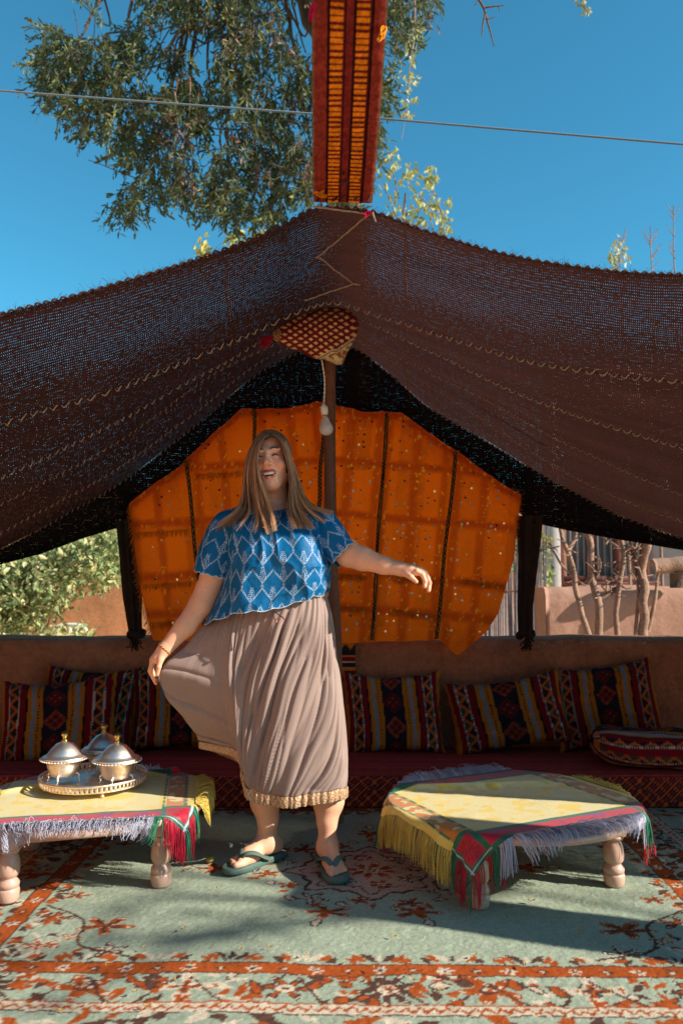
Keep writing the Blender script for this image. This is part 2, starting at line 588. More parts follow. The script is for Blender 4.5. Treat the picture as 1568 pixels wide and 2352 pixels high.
tag(rug, 'sea green knotted wool rug with rust and brown flower borders covering the floor', 'rug')

# ------------------------------------------------------------------ low adobe wall behind the seat
m_adobe = mat('adobe_render', lin(146, 100, 76), 0.95, 0.1, noise=[(1.4, 0.22), (7, 0.2), (34, 0.2), (150, 0.22)], bump=[(9, 0.6, 0.02), (48, 0.7, 0.012), (200, 0.6, 0.004)])

def adobe_wall(name, x0, x1, y0, y1, z0, z1, lab, cat='wall', top_noise=0.02, m=None, rnd=0.05):
    """thick mud wall with a soft uneven top; profile swept along x"""
    prof = [(y0, z0)] + [(y0 + 0.01 * math.sin(t * 5), z0 + (z1 - rnd - z0) * t) for t in np.linspace(0.1, 1, 9)]
    prof += [(y0 + rnd * (1 - math.cos(a)), z1 - rnd * (1 - math.sin(a))) for a in np.linspace(0.3, math.pi / 2, 5)]
    prof += [(y1 - rnd * (1 - math.sin(a)), z1 - rnd * (1 - math.cos(a))) for a in np.linspace(0, math.pi / 2, 5)]
    prof += [(y1, z1 - rnd - 0.1), (y1, z0)]
    prof = np.array(prof)
    xs = np.linspace(x0, x1, int((x1 - x0) / 0.04) + 2)
    V = np.zeros((len(xs), len(prof), 3))
    V[..., 0] = xs[:, None]; V[..., 1] = prof[:, 0]; V[..., 2] = prof[:, 1]
    nz = n2(V[..., 0] + V[..., 2] * 3, V[..., 1] + V[..., 2] * 5, 0.22, 3, 3) - 0.5
    wgt = np.clip((V[..., 2] - z0) / (z1 - z0), 0, 1)
    V[..., 1] -= nz * 0.018
    V[..., 2] += wgt * top_noise * (n2(V[..., 0], 0 * V[..., 0], 0.45, 4, 3) - 0.5) * 2
    n = len(xs) * len(prof)
    fl = [gridf(len(xs), len(prof))]
    for k, rev in ((0, True), (len(xs) - 1, False)):
        ring = np.arange(len(prof)) + k * len(prof)
        t = np.stack([np.full(len(prof) - 2, ring[0]), ring[1:-1], ring[2:]], 1)
        fl.append(t[:, ::-1] if rev else t)
    o = build(name, V, fl, m or m_adobe)
    return tag(o, lab, cat)
adobe_wall('adobe_wall', -3.6, 3.6, 4.50, 4.80, -0.03, 0.745, 'low brown adobe wall running behind the cushioned floor seat')

# ------------------------------------------------------------------ floor mattress
def superbox(x0, x1, y0, y1, z0, z1, r, du, name, m, colf, parent=None):
    prof = [(y0 + 0.012, z0)] + [(y0, z0 + (z1 - r - z0) * t) for t in np.linspace(0.04, 1, int((z1 - r - z0) / du) + 2)]
    prof += [(y0 + r * (1 - math.cos(a)), z1 - r * (1 - math.sin(a))) for a in np.linspace(0.2, math.pi / 2, 7)]
    prof += [(y, z1) for y in np.linspace(y0 + r + du, y1 - r, int((y1 - y0) / du))]
    prof += [(y1, z1 - r), (y1, z0)]
    prof = np.array(prof)
    L = np.concatenate([[0], np.cumsum(np.linalg.norm(np.diff(prof, axis=0), axis=1))])
    xs = np.arange(x0, x1 + du, du)
    V = np.zeros((len(xs), len(prof), 3))
    V[..., 0] = xs[:, None]; V[..., 1] = prof[:, 0]; V[..., 2] = prof[:, 1]
    bul = 0.022 * (n2(V[..., 0], V[..., 1] + V[..., 2], 0.5, 21, 2) - 0.5)
    V[..., 2] += bul * np.clip((V[..., 2] - z0) / (z1 - z0), 0, 1); V[..., 1] -= bul * 0.8
    C = colf(V[..., 0], np.broadcast_to(L, V.shape[:2]), V)
    return build(name, V, gridf(len(xs), len(prof)), m, parent, col=C)

def mattress_col(x, l, V):
    red = lin(136, 48, 40); dk = lin(70, 26, 28); org = lin(190, 86, 48)
    C = np.broadcast_to(red, x.shape + (3,)).copy()
    a = 0.062
    p = (x / a + l / (a * 0.86)); q = (x / a - l / (a * 0.86))
    fp = np.abs(p % 1 - 0.5) * 2; fq = np.abs(q % 1 - 0.5) * 2
    C[(fp < 0.9) & (fq < 0.9)] = dk
    C[(fp > 0.84) | (fq > 0.84)] = org
    C[(fp < 0.5) & (fq < 0.5)] = red * 0.75
    C[(fp < 0.2) & (fq < 0.2)] = lin(70, 60, 66)
    top = V[..., 2] > 0.141
    row = (l / 0.022) % 1
    tc_ = np.where((row < 0.5)[..., None], lin(176, 70, 62), lin(124, 46, 44)) * (0.75 + 0.5 * n2(x, l, 0.018, 2))[..., None]
    C = np.where(top[..., None], tc_, C)
    return C * (0.85 + 0.3 * n2(x, l, 0.010, 7))[..., None]
m_matt = mat('seat_fabric', None, 0.9, 0.1, noise=[(300, 0.18)], bump=[(350, 0.5, 0.002)])
matt = superbox(-2.9, 2.9, 3.83, 4.52, 0.0, 0.148, 0.03, 0.0100, 'floor_mattress', m_matt, mattress_col)
tag(matt, 'long low dark red floor mattress with a woven diamond pattern along the wall', 'mattress')

# ------------------------------------------------------------------ kilim cushions
NAVY = lin(34, 34, 44); KRED = lin(120, 22, 32); OCH = lin(180, 114, 38); SKY = lin(122, 138, 152); WHT = lin(182, 176, 166)
KBR = lin(78, 34, 34); KGR = lin(52, 66, 60); KOR = lin(196, 92, 40); BLK = lin(24, 22, 26)

def kilim(u, v, H=0.42):
    """u across 0..1, v metres up"""
    C = np.broadcast_to(NAVY, u.shape + (3,)).copy()
    m = np.minimum(u, 1 - u)
    def band(a, b, c): C[(m >= a) & (m < b)] = c
    band(-1, 0.035, OCH); band(0.035, 0.085, KRED); band(0.085, 0.100, WHT); band(0.085, 0.100, WHT)
    band(0.100, 0.175, KBR); band(0.175, 0.190, WHT); band(0.190, 0.245, KRED); band(0.245, 0.262, BLK)
    band(0.262, 0.300, OCH); band(0.300, 0.332, SKY); band(0.332, 0.395, OCH); band(0.352, 0.364, BLK)
    dots = (m >= 0.352) & (m < 0.364) & ((v / 0.016) % 1 < 0.45); C[dots] = OCH
    wl = ((m >= .085) & (m < .1)) | ((m >= .175) & (m < .19)); C[wl & ((v / 0.012) % 1 < 0.35)] = BLK * 2
    zb = (m >= 0.100) & (m < 0.175)
    zt = np.abs(((v / 0.072) % 1) * 2 - 1)
    zq = (m - 0.100) / 0.075
    C[zb & (zq < zt - 0.25)] = KGR * (1.0); C[zb & (zq > zt + 0.3)] = NAVY
    C[zb & (np.abs(zq - zt) < 0.17)] = KOR; C[zb & (np.abs(zq - zt + 0.24) < 0.08)] = OCH * 0.8
    ce = m >= 0.395
    cu = (u - 0.5) / 0.098
    per = 0.118
    k = np.floor(v / per).astype(int)
    cv = ((v / per) % 1 - 0.5) * 2
    dm = np.abs(cu) * 0.9 + np.abs(cv) * 1.0
    a = (cu * 0.9 + cv) ; b = (cu * 0.9 - cv)
    la = np.abs((a * 1.5) % 1 - 0.5) * 2; lb = np.abs((b * 1.5) % 1 - 0.5) * 2
    ins = ce & (dm < 0.92)
    C[ins] = lin(84, 26, 36)
    C[ins & ((la > 0.84) | (lb > 0.84)) & (k % 2 == 0)] = lin(150, 72, 44)
    C[ins & (la < 0.55) & (lb < 0.55) & (k % 2 == 1)] = lin(118, 50, 42)
    C[ins & (la < 0.2) & (lb < 0.2) & (k % 2 == 1)] = OCH * 0.7
    C[ins & (dm > 0.85) & (k % 2 == 0)] = lin(168, 78, 46)
    return C

m_kilim = mat('kilim_wool', None, 0.92, 0.08, noise=[(260, 0.25), (12, 0.08)], bump=[(420, 0.7, 0.003)], wave=[(90, 'Z', 0.25, 0.002)])

def pillow(name, c, W, H, T, ux, uy, lab, colf, m, n=(90, 76), pinch=0.12, seed=0, group=None, flip=False, cat='cushion', sag=0.0):
    """stuffed cushion: centre c, width axis ux, height axis uy, two bulging faces sewn along the rim"""
    ux = np.asarray(ux, float); ux /= np.linalg.norm(ux); uy = np.asarray(uy, float); uy -= ux * (ux @ uy); uy /= np.linalg.norm(uy)
    nz = np.cross(ux, uy)
    s = np.linspace(-1, 1, n[0]); t = np.linspace(-1, 1, n[1])
    S, Tt = np.meshgrid(s, t, indexing='ij')
    ex = 1 - pinch * (1 - Tt ** 2) * np.abs(S) ** 3 * 0.5
    ey = 1 - pinch * (1 - S ** 2) * np.abs(Tt) ** 3 * 0.9
    X = S * ex * W / 2; Y = Tt * ey * H / 2
    bul = T / 2 * np.clip((1 - S ** 4) * (1 - Tt ** 4), 0, 1) ** 0.55
    wr = (n2(X + seed, Y, 0.13, seed, 3) - 0.5) * 0.055 * (1 - S ** 4) * (1 - Tt ** 4)
    rim = (n2(X * 2 + 9 + seed, Y * 2, 0.05, seed + 2, 2) - 0.5) * 0.016
    Y = Y + rim * (np.abs(Tt) > 0.9) - sag * (1 - S ** 2) * (Tt > 0) * Tt ** 2; X = X + rim * (np.abs(S) > 0.95)
    P0 = np.asarray(c, float) + X[..., None] * ux + Y[..., None] * uy
    Vf = P0 + (bul + wr)[..., None] * nz
    Vb = P0 - (bul * 0.9)[..., None] * nz
    C = colf((S + 1) / 2, (Tt + 1) * H / 2)
    C = C * (0.85 + 0.3 * n2(X, Y, 0.006, seed + 4, 1))[..., None]
    V = np.concatenate([Vf.reshape(-1, 3), Vb.reshape(-1, 3)])
    nn = n[0] * n[1]
    o = build(name, V, [gridf(*n), gridf(*n, flip=True) + nn], m, col=np.concatenate([C.reshape(-1, 3)] * 2))
    tag(o, lab, cat, group)
    return o

def wallpillow(px0, px1, pyt, pyb, d, roll, lab, T=0.15, lean=0.22, dx_extra=0.0, seed=0, turn=0.0):
    pb = P((px0 + px1) / 2, pyb, d); pt = P((px0 + px1) / 2, pyt, d + 0.1)
    W = (px1 - px0) / F * d * 1.02
    Hh = (pyb - pyt) / F * d * 1.06
    c = P((px0 + px1) / 2, (pyb + pyt) / 2, d)
    r = math.radians(roll)
    ux = np.array([math.cos(r), math.sin(math.radians(turn)), math.sin(r)]); uy = np.array([-math.sin(r), lean, math.cos(r)])
    fd = 0.58 + 0.25 * ((seed * 37) % 10) / 10
    return pillow('kilim_cushion', c, W, Hh, T, ux, uy, lab, lambda u, v: kilim(np.clip(u + .02 * np.sin(v * 9 + seed), 0, 1), v * (.9 + .05 * (seed % 4)) + .043 * seed) * fd, m_kilim, seed=seed, sag=0.012 + .006 * (seed % 3), group='striped kilim cushions along the floor seat')
wallpillow(100, 318, 1536, 1712, 4.42, -1.5, 'striped kilim cushion against the wall, half hidden behind the leftmost one', seed=1)
wallpillow(6, 266, 1560, 1742, 4.22, 5.0, 'striped kilim cushion propped in front, furthest left, behind the silver tureens', seed=2, T=0.17)
wallpillow(302, 540, 1540, 1712, 4.40, 0.5, 'striped kilim cushion partly covered by the held out skirt', seed=3)
wallpillow(792, 1012, 1548, 1722, 4.40, 0.5, 'upright striped kilim cushion directly right of the brown skirt', seed=4)
wallpillow(1036, 1296, 1556, 1712, 4.36, 8.0, 'tilted striped kilim cushion behind the right table, second from the right wall end', seed=5)
wallpillow(1272, 1508, 1528, 1706, 4.40, 6.0, 'striped kilim cushion against the wall above the folded one', seed=6)
# the folded cushion lying on its side at the right
def fold_cush():
    n, mm = 110, 70
    s = np.linspace(-1, 1, n); t = np.linspace(0, 2 * math.pi, mm, endpoint=False)
    S, Tt = np.meshgrid(s, t, indexing='ij')
    taper = np.clip(1 - np.abs(S) ** 5, 0, 1) ** 0.5
    c = P(1500, 1697, 4.05); c[2] = 0.148 + 0.086
    ux = np.array([0.97, -0.16, -0.10]); ux /= np.linalg.norm(ux)
    uy = np.cross(np.array([0, 0, 1.0]), ux); uy /= np.linalg.norm(uy); uz = np.cross(ux, uy)
    e = 0.75
    cy = np.sign(np.cos(Tt)) * np.abs(np.cos(Tt)) ** e * 0.17; cz = np.sign(np.sin(Tt)) * np.abs(np.sin(Tt)) ** e * 0.088
    w = 0.30
    V = c + (S * w)[..., None] * ux + (cy * (0.35 + 0.65 * taper))[..., None] * uy + (cz * (0.25 + 0.75 * taper) + 0.012 * np.sin(S * 3))[..., None] * uz
    V = V + ((n2(S, Tt, 0.35, 31) - 0.5) * 0.018)[..., None]
    C = kilim((0.08 + 0.9 * ((Tt / (2 * math.pi) * 2.0 + 0.35 * 0) % 1.0)), S * 0.3 + 1.2 + 0 * Tt)
    fr = np.abs(S) > 0.93
    C[fr] = kilim(np.clip((np.cos(Tt[fr]) + 1) / 2, 0, 1), 0.2 + 0 * Tt[fr])
    o = build('kilim_cushion', V, gridf(n, mm, cv=True), m_kilim, col=C)
    tag(o, 'plump striped kilim cushion lying flat on the mattress at the right end', 'cushion', 'striped kilim cushions along the floor seat')
fold_cush()
# narrow woven runner hung over the wall behind the woman
n, mm = 24, 70
s = np.linspace(0, 1, n); t = np.linspace(0, 1, mm)
S, Tt = np.meshgrid(s, t, indexing='ij')
A = P(748 + S * 68, 1473 + Tt * 90, 4.475 - 0.02 * np.sin(Tt * 3))
def runner_col(v):
    C = np.broadcast_to(NAVY, v.shape + (3,)).copy()
    for a, b, c in ((0, .1, OCH * .5), (.1, .36, NAVY), (.36, .40, OCH), (.40, .52, KRED), (.52, .55, WHT), (.55, .66, NAVY), (.66, .74, OCH), (.74, .80, KRED), (.8, .9, NAVY), (.9, 1.1, KRED)):
        C[(v >= a) & (v < b)] = c
    return C
C = runner_col(Tt)
C[(Tt < .22) & (np.abs((S * 3) % 1 - 0.5) * 2 < 1 - (Tt - .05) / .17) & (Tt > 0.05)] = OCH
V = np.concatenate([A.reshape(-1, 3), (A + [0, 0.012, 0]).reshape(-1, 3)])
o = build('woven_runner', V, [gridf(n, mm, flip=True), gridf(n, mm) + n * mm], m_kilim, col=np.concatenate([C.reshape(-1, 3)] * 2))
tag(o, 'narrow banded woven runner draped down the wall behind the brown skirt', 'textile')

# ------------------------------------------------------------------ low round tables
m_table = mat('table_paint', lin(196, 158, 138), 0.34, 0.5, noise=[(6, 0.07), (60, 0.05)], bump=[(14, 0.12, 0.01)], coat=0.2)
TZ = 0.255

def low_table(c, legs, R, lab):
    t = empty('low_table', (c[0], c[1], 0), lab, 'table', 'low round tables')
    a = np.linspace(0, 1, 8)
    prof = [(0.0, TZ)] + [(R * k, TZ) for k in (0.3, 0.6, 0.85, 0.97)] + [(R - 0.004, TZ - 0.001), (R, TZ - 0.006), (R + 0.002, TZ - 0.014), (R, TZ - 0.022), (R - 0.006, TZ - 0.026), (R * 0.6, TZ - 0.026), (0.0, TZ - 0.026)]
    V, Fq = lathe(prof, (c[0], c[1], 0), 72)
    build('tabletop', V, Fq, m_table, t)
    zt = TZ - 0.0262
    L = [(0.0, 0.0), (0.029, 0.0), (0.0335, 0.006), (0.036, 0.02), (0.037, 0.036), (0.0340, 0.0445), (0.0315, 0.0458), (0.0345, 0.0472), (0.036, 0.06), (0.030, 0.070), (0.0245, 0.076), (0.0265, 0.080), (0.0305, 0.083),
         (0.0345, 0.092), (0.0365, 0.108), (0.0355, 0.124), (0.0325, 0.140), (0.027, 0.152), (0.0245, 0.157), (0.033, 0.160), (0.037, 0.168), (0.037, 0.174), (0.0, 0.174)]
    for (lx, ly) in legs:
        V1, F1 = lathe(L, (lx, ly, 0.002), 24)
        V2, F2 = box((lx - 0.037, ly - 0.037, 0.1762), (lx + 0.037, ly + 0.037, zt), 0.004)
        V, Fq = merge([(V1, F1), (V2, F2)])
        o = build('leg', V, Fq, m_table, t)
    lg = np.array(legs)
    for i in range(4):
        p, q = lg[i], lg[(i + 1) % 4]
        d = q - p; Ln = np.linalg.norm(d); d /= Ln
        mid = (p + q) / 2
        Mx = np.array([[d[0], -d[1], 0], [d[1], d[0], 0], [0, 0, 1]])
        hz = (zt - 0.1862) / 2
        V, Fq = box((-Ln / 2 + 0.039, -0.011, -hz), (Ln / 2 - 0.039, 0.011, hz), 0.003, Mx)
        build('apron', V + [mid[0], mid[1], 0.1862 + hz], Fq, m_table, t)
    return t
RT = np.array([0.632, 3.04]); LT = np.array([-0.932, 3.09])
low_table(RT, [(0.449, 2.705), (0.953, 2.886), (0.81, 3.375), (0.306, 3.194)], 0.455, 'low round pink painted table with turned legs at the right')
low_table(LT, [(-1.109, 2.750), (-0.631, 2.886), (-0.755, 3.40), (-1.233, 3.265)], 0.435, 'low round pink painted table at the left, carrying the silver tray')

# ------------------------------------------------------------------ fringed tablecloths
YEL = lin(232, 200, 96); PAL = lin(222, 208, 152); GRN = lin(30, 104, 78); CRED = lin(190, 20, 52); ORG = lin(206, 124, 44); WHF = lin(196, 196, 214)
m_cloth = mat('silky_damask', None, 0.5, 0.35, noise=[(200, 0.10)], bump=[(300, 0.3, 0.001)], trans=0.12, sheen=0.2)
m_fr = mat('silk_fringe', None, 0.45, 0.4, trans=0.2, sheen=0.1)

def tablecloth(c, R, off, ang, S, lab, seed, S2=None, lift=0.0):
    """square cloth laid over the round top; e1 points to the yellow edge, e2 to the white edge"""
    e1 = np.array([math.cos(ang), math.sin(ang)]); e2 = np.array([-e1[1], e1[0]])
    if e2[1] > 0: e2 = -e2
    n = 190
    S2 = S2 or S
    h1, h2 = S / 2, S2 / 2
    A, B = np.meshgrid(np.linspace(-h1, h1, n), np.linspace(-h2, h2, n), indexing='ij')
    rgc = np.random.default_rng(seed)
    def drape(A, B, extra=0.0):
        x = off[0] + A * e1[0] + B * e2[0]; y = off[1] + A * e1[1] + B * e2[1]
        rho = np.hypot(x, y) + 1e-9; th = np.arctan2(y, x)
        r0 = R - 0.008
        over = np.clip(rho - r0, 0, None)
        bend = 0.022
        arc = np.minimum(over, bend * math.pi / 2)
        rr = np.where(over > 0, r0 + bend * np.sin(arc / bend), rho)
        dz = np.where(over > 0, bend * (1 - np.cos(arc / bend)) + np.clip(over - bend * math.pi / 2, 0, None), 0)
        fold = (n2(th * 3, th * 0, 0.22, seed, 2) - 0.5) * 0.06 + 0.012 * np.sin(th * 23 + seed)
        rr = rr + fold * np.clip(dz / 0.08, 0, 1)
        z = TZ + 0.004 + lift - dz + 0.010 * np.clip(n2(A, B, 0.12, seed + 3, 2) - 0.5, 0, 1) * (dz == 0)
        z = z + 0.020 * np.exp(-((B + 0.20 + 0.35 * (A - 0.05)) / 0.022) ** 2) * ss(-0.35, -0.05, A + 0.1) * (dz == 0)
        return np.stack([c[0] + rr * np.cos(th), c[1] + rr * np.sin(th), z], -1)
    V = drape(A, B)
    C = np.broadcast_to(PAL, A.shape + (3,)).copy()
    wp = n2(A, B, 0.045, seed + 1, 2)
    wq = n2(A + 0.3 * wp, B - 0.2 * wp, 0.028, seed + 2, 2)
    C[(wq > 0.5) & (wq < 0.60)] = YEL
    C[wp > 0.62] = YEL * 0.95
    m1 = h1 - np.abs(A)          # distance to yellow-fringed edges
    m2 = h2 - np.abs(B)
    C[m1 < 0.13] = YEL
    C[(m1 > 0.035) & (m1 < 0.105)] = ORG
    z1 = n2(A, B, 0.03, seed + 7, 2)
    C[(m1 > 0.042) & (m1 < 0.098) & (z1 > 0.55)] = PAL * 0.95
    for a in (0.030, 0.108): C[(m1 > a) & (m1 < a + 0.012) & ((B / 0.008) % 1 < 0.8)] = GRN * 1.3
    C[m2 < 0.095] = GRN
    C[(m2 > 0.018) & (m2 < 0.075)] = CRED
    C[(m2 > 0.018) & (m2 < 0.075) & (z1 > 0.60)] = lin(150, 40, 110)
    C[(m2 < 0.006)] = GRN
    cor = (m1 < 0.12) & (m2 < 0.12)
    C[cor] = CRED
    C[cor & ((m1 < 0.022) | (m2 < 0.022) | (m1 > 0.098) | (m2 > 0.098))] = GRN
    C[cor & (((m1 < 0.014) & (m1 > 0.008)) | ((m2 < 0.014) & (m2 > 0.008)))] = WHF
    cr_ = np.hypot(m1 - 0.06, m2 - 0.06); ca = np.arctan2(m1 - 0.06, m2 - 0.06)
    C[cor & (cr_ < 0.034) & (np.cos(12 * ca) > 0.3)] = CRED * 0.55
    o = build('tablecloth', V, gridf(n, n), m_cloth, col=C, loc=(c[0], c[1], TZ))
    tag(o, lab, 'tablecloth', 'fringed yellow tablecloths')
    # knotted silk fringes: one part per edge
    edges = ((1, 0, 'y'), (-1, 0, 'y'), (0, 1, 'w'), (0, -1, 'w'))
    for (ea, eb, kd) in edges:
        ns = 520
        hq = h2 if ea else h1
        q = np.sort(rgc.uniform(-hq, hq, ns))
        q = np.round(q / 0.0095) * 0.0095 + rgc.normal(0, 0.0022, ns)
        L = rgc.uniform(0.085, 0.118, ns)
        k = 9
        tt = np.linspace(0, 1, k)
        a0 = np.full(ns, ea * h1) if ea else q
        b0 = np.full(ns, eb * h2) if eb else q
        a = a0[:, None] + ea * L[:, None] * tt; b = b0[:, None] + eb * L[:, None] * tt
        base = drape(a0[:, None], b0[:, None])
        lay = drape(a + rgc.normal(0, 0.004, (ns, k)) * tt, b + rgc.normal(0, 0.004, (ns, k)) * tt)
        rad = np.hypot(base[:, 0, 0] - c[0], base[:, 0, 1] - c[1])
        hang = np.repeat(base, k, 1)
        outd = (e1 * ea + e2 * eb)
        wv = 0.010 * (1 - np.exp(-tt * 5))
        sw = rgc.normal(0, 0.005, (ns, 1)) * tt
        hang = hang + np.stack([outd[0] * wv + sw, outd[1] * wv + rgc.normal(0, 0.004, (ns, 1)) * tt, -L[:, None] * tt], -1)
        isout = (rad > R - 0.004)[:, None, None]
        PP = np.where(isout, hang, lay + np.stack([0 * lay[..., 0], 0 * lay[..., 0], 0.003 + 0.010 * np.abs(rgc.normal(0, 1, (ns, 1))) * np.sin(tt * 2.6)], -1))
        PP[..., 2] = np.maximum(PP[..., 2], 0.006)
        Vt, Ft = tubes(PP, np.broadcast_to(0.0013 * (1.15 - 0.5 * tt), (ns, k)).copy(), 3)
        ed = hq - np.abs(q)
        cc = np.zeros((ns, 3))
        base_c = YEL if kd == 'y' else WHF
        cc[:] = base_c
        if kd == 'w':
            cc[ed < 0.12] = CRED; cc[(ed > 0.105) & (ed < 0.14)] = GRN * 1.4
        else:
            cc[ed < 0.10] = CRED; cc[ed < 0.025] = GRN * 1.4; cc[(ed > 0.085) & (ed < 0.115)] = GRN * 1.4
        cc *= rgc.uniform(0.8, 1.12, (ns, 1))
        fo = build('fringe', Vt, Ft, m_fr, o, col=np.repeat(cc, k * 3, 0))
        fo['kind'] = 'stuff'
    return o
tablecloth(RT, 0.455, (-0.022, -0.012), math.atan2(-0.302, -0.953) + 0.15, 0.90, 'yellow damask tablecloth with red corners and fringes on the right table', 5, 0.71)
tablecloth(LT, 0.435, (-0.045, 0.0), math.atan2(0.177, 0.984), 0.84, 'yellow damask tablecloth with red corner and fringes under the silver tray', 8, 0.70)

# ------------------------------------------------------------------ silver tray and tureens
def metal_mat(name, col, rough):
    m = mat(name, col, rough, 0.5, noise=[(18, 0.25), (90, 0.12)], bump=[(55, 0.10, 0.003)], metal=1.0)
    return m
m_silver = metal_mat('worn_silver', lin(248, 242, 232), 0.42)
m_copper = metal_mat('coppery_silver', lin(246, 222, 198), 0.42)
m_brass = metal_mat('brass', lin(210, 170, 96), 0.28)
tc0 = np.array([*PZ(216, 1792, TZ + 0.03)[:2], TZ + 0.012])
tr = empty('serving_tray', tc0, 'round silver gallery tray holding the lidded tureens on the left table', 'tray')
TR = 0.198
V, Fq = lathe([(0, 0.018), (TR * .9, 0.018), (TR, 0.019), (TR, 0.016), (TR * .9, 0.0145), (0, 0.0145)], tc0, 64)
build('plate', V, Fq, m_silver, tr)
for rr, zz_, rad in ((TR, 0.017, 0.0035), (TR + 0.004, 0.040, 0.0050)):
    a = np.linspace(0, 2 * math.pi, 90)
    V, Fq = tube(tc0 + np.stack([rr * np.cos(a), rr * np.sin(a), np.full(90, zz_)], -1), rad, 8, False)
    build('rim', V, Fq, m_copper, tr)
post = None
for i in range(72):
    a = 2 * math.pi * i / 72
    if post is None:
        V, Fq = box((-0.0012, -0.0050, -0.0115), (0.0012, 0.0050, 0.0115), 0.0008)
        post = build('gallery_bar', V + tc0, Fq, m_copper, tr)
        proto = post
    else:
        post = clone(proto, tr, (0, 0, 0))
    post.rotation_euler = (0, 0, a)
    post.location = ((TR + 0.002) * math.cos(a), (TR + 0.002) * math.sin(a), 0.0285)
for i in range(4):
    a = i * math.pi / 2 - 1.1
    V, Fq = lathe([(0.0, -0.001), (0.008, 0.0), (0.009, 0.004), (0.005, 0.009), (0.007, 0.0145), (0, 0.0145)], tc0 + [TR * .9 * math.cos(a), TR * .9 * math.sin(a), -0.004], 12)
    build('foot', V, Fq, m_silver, tr)

def tureen(px, py, lab, R=0.088, dz=0.0):
    c = PZ(px, py, tc0[2] + 0.019)
    t = empty('tureen', c, lab, 'tureen', 'lidded tureens on the silver tray')
    b0 = 0.022
    body = [(0, b0), (R * .55, b0), (R * .62, b0 + .004), (R * .70, b0 + .016), (R * .80, b0 + .042), (R * .84, b0 + .056), (R * 0.90, b0 + .060), (R * 1.08, b0 + .063), (R * 1.12, b0 + .066), (R * 1.10, b0 + .069), (R * .8, b0 + .068), (0, b0 + .06)]
    V, Fq = lathe(body, c, 56)
    build('bowl', V, Fq, m_copper, t)
    zl = b0 + 0.0695
    lid = [(0, zl), (R * 1.04, zl), (R * 1.06, zl + .003), (R * 1.02, zl + .007), (R * .86, zl + .011), (R * .80, zl + .018), (R * .62, zl + .036), (R * .40, zl + .053), (R * .24, zl + .058), (0.014, zl + .061), (0.012, zl + .063), (0, zl + .063)]
    V, Fq = lathe(lid, c, 56)
    ld = build('lid', V, Fq, m_silver, t)
    zk = zl + 0.0632
    V, Fq = lathe([(0, zk), (0.013, zk), (0.0125, zk + .004), (0.0085, zk + .007), (0.0085, zk + .014), (0.0125, zk + .019), (0.0145, zk + .025), (0.0125, zk + .031), (0.006, zk + .034), (0.004, zk + .037), (0, zk + .0375)], c, 20)
    build('knob', V, Fq, m_brass, ld)
    bd = []
    for i in range(46):
        a = 2 * math.pi * i / 46
        V, Fq = lathe([(0, -0.0032), (0.0028, -0.001), (0.0032, 0.001), (0.002, 0.003), (0, 0.0034)], c + [R * 1.115 * math.cos(a), R * 1.115 * math.sin(a), b0 + .0665], 6)
        bd.append((V, Fq))
    V, Fq = merge(bd)
    build('beading', V, Fq, m_silver, t)
    for i in range(4):
        a = i * math.pi / 2 + 0.6 + px
        d = np.array([math.cos(a), math.sin(a), 0])
        pts = curve([c + d * R * .62 + [0, 0, b0 + .014], c + d * R * .80 + [0, 0, b0 + .002], c + d * R * .72 + [0, 0, .010], c + d * R * .80 + [0, 0, .003]], 9)
        V, Fq = tube(pts, np.linspace(0.0055, 0.0035, 9), 7)
        build('foot', V, Fq, m_silver, t)
    return t
tureen(147, 1795, 'lidded silver tureen on claw feet at the left of the tray', 0.080)
tureen(268, 1800, 'lidded silver tureen with bright brass knob at the front right of the tray', 0.082)
tureen(238, 1772, 'lidded silver tureen half hidden at the back of the tray', 0.078)

# ------------------------------------------------------------------ litter on the rug
m_dry = mat('dry_leaf', lin(206, 164, 92), 0.7, 0.2, noise=[(80, 0.3)], trans=0.2)
def small_leaf(x, y, a, L):
    q = np.linspace(-1, 1, 7)
    wv = 0.32 * (1 - q ** 2) ** 0.8
    V = []
    for i in range(7):
        for s_ in (-1, 0, 1):
            V.append((q[i] * L, s_ * wv[i] * L, 0.012 + 0.004 * (q[i] ** 2) + 0.003 * abs(s_)))
    V = np.array(V)
    R_ = np.array([[math.cos(a), -math.sin(a), 0], [math.sin(a), math.cos(a), 0], [0, 0, 1]])
    V = V @ R_.T + [x, y, 0.0]
    o = build('fallen_leaf', V, gridf(7, 3), m_dry)
    tag(o, 'small dry yellow leaf lying on the green rug', 'leaf', 'dry leaves scattered on the rug')
for (lx, ly) in ((437, 2001), (497, 2047), (420, 2143), (332, 2187), (310, 2290), (338, 2322), (142, 2333), (402, 2262), (1068, 2103), (1162, 2112), (1220, 2078), (1497, 2170), (1366, 2083),
                 (1205, 2227), (1090, 2205), (1495, 2262), (1405, 2290), (905, 2160), (860, 2235), (620, 2186), (668, 2110), (552, 2192), (245, 2230), (1010, 2286), (700, 2204), (186, 2050), (1330, 2145), (948, 2262)):
    g_ = PZ(lx, ly, 0.0)
    small_leaf(g_[0], g_[1], RNG.uniform(0, 6.28), RNG.uniform(0.007, 0.013))
m_olive = mat('olive_skin', lin(150, 142, 66), 0.3, 0.5, noise=[(60, 0.2)])
g_ = PZ(483, 1984, 0.0)
a = np.linspace(0, math.pi, 12)
V, Fq = lathe(np.stack([0.0125 * np.sin(a) * (1 + 0.1 * np.cos(a)), -0.017 * np.cos(a)], 1), (0, 0, 0), 16)
V = V @ np.array([[0.3, 0, 0.95], [0, 1, 0], [-0.95, 0, 0.3]]).T
tag(build('green_olive', V + [g_[0], g_[1], 0.017], Fq, m_olive), 'single greenish olive lying on the rug left of the sandals', 'olive')

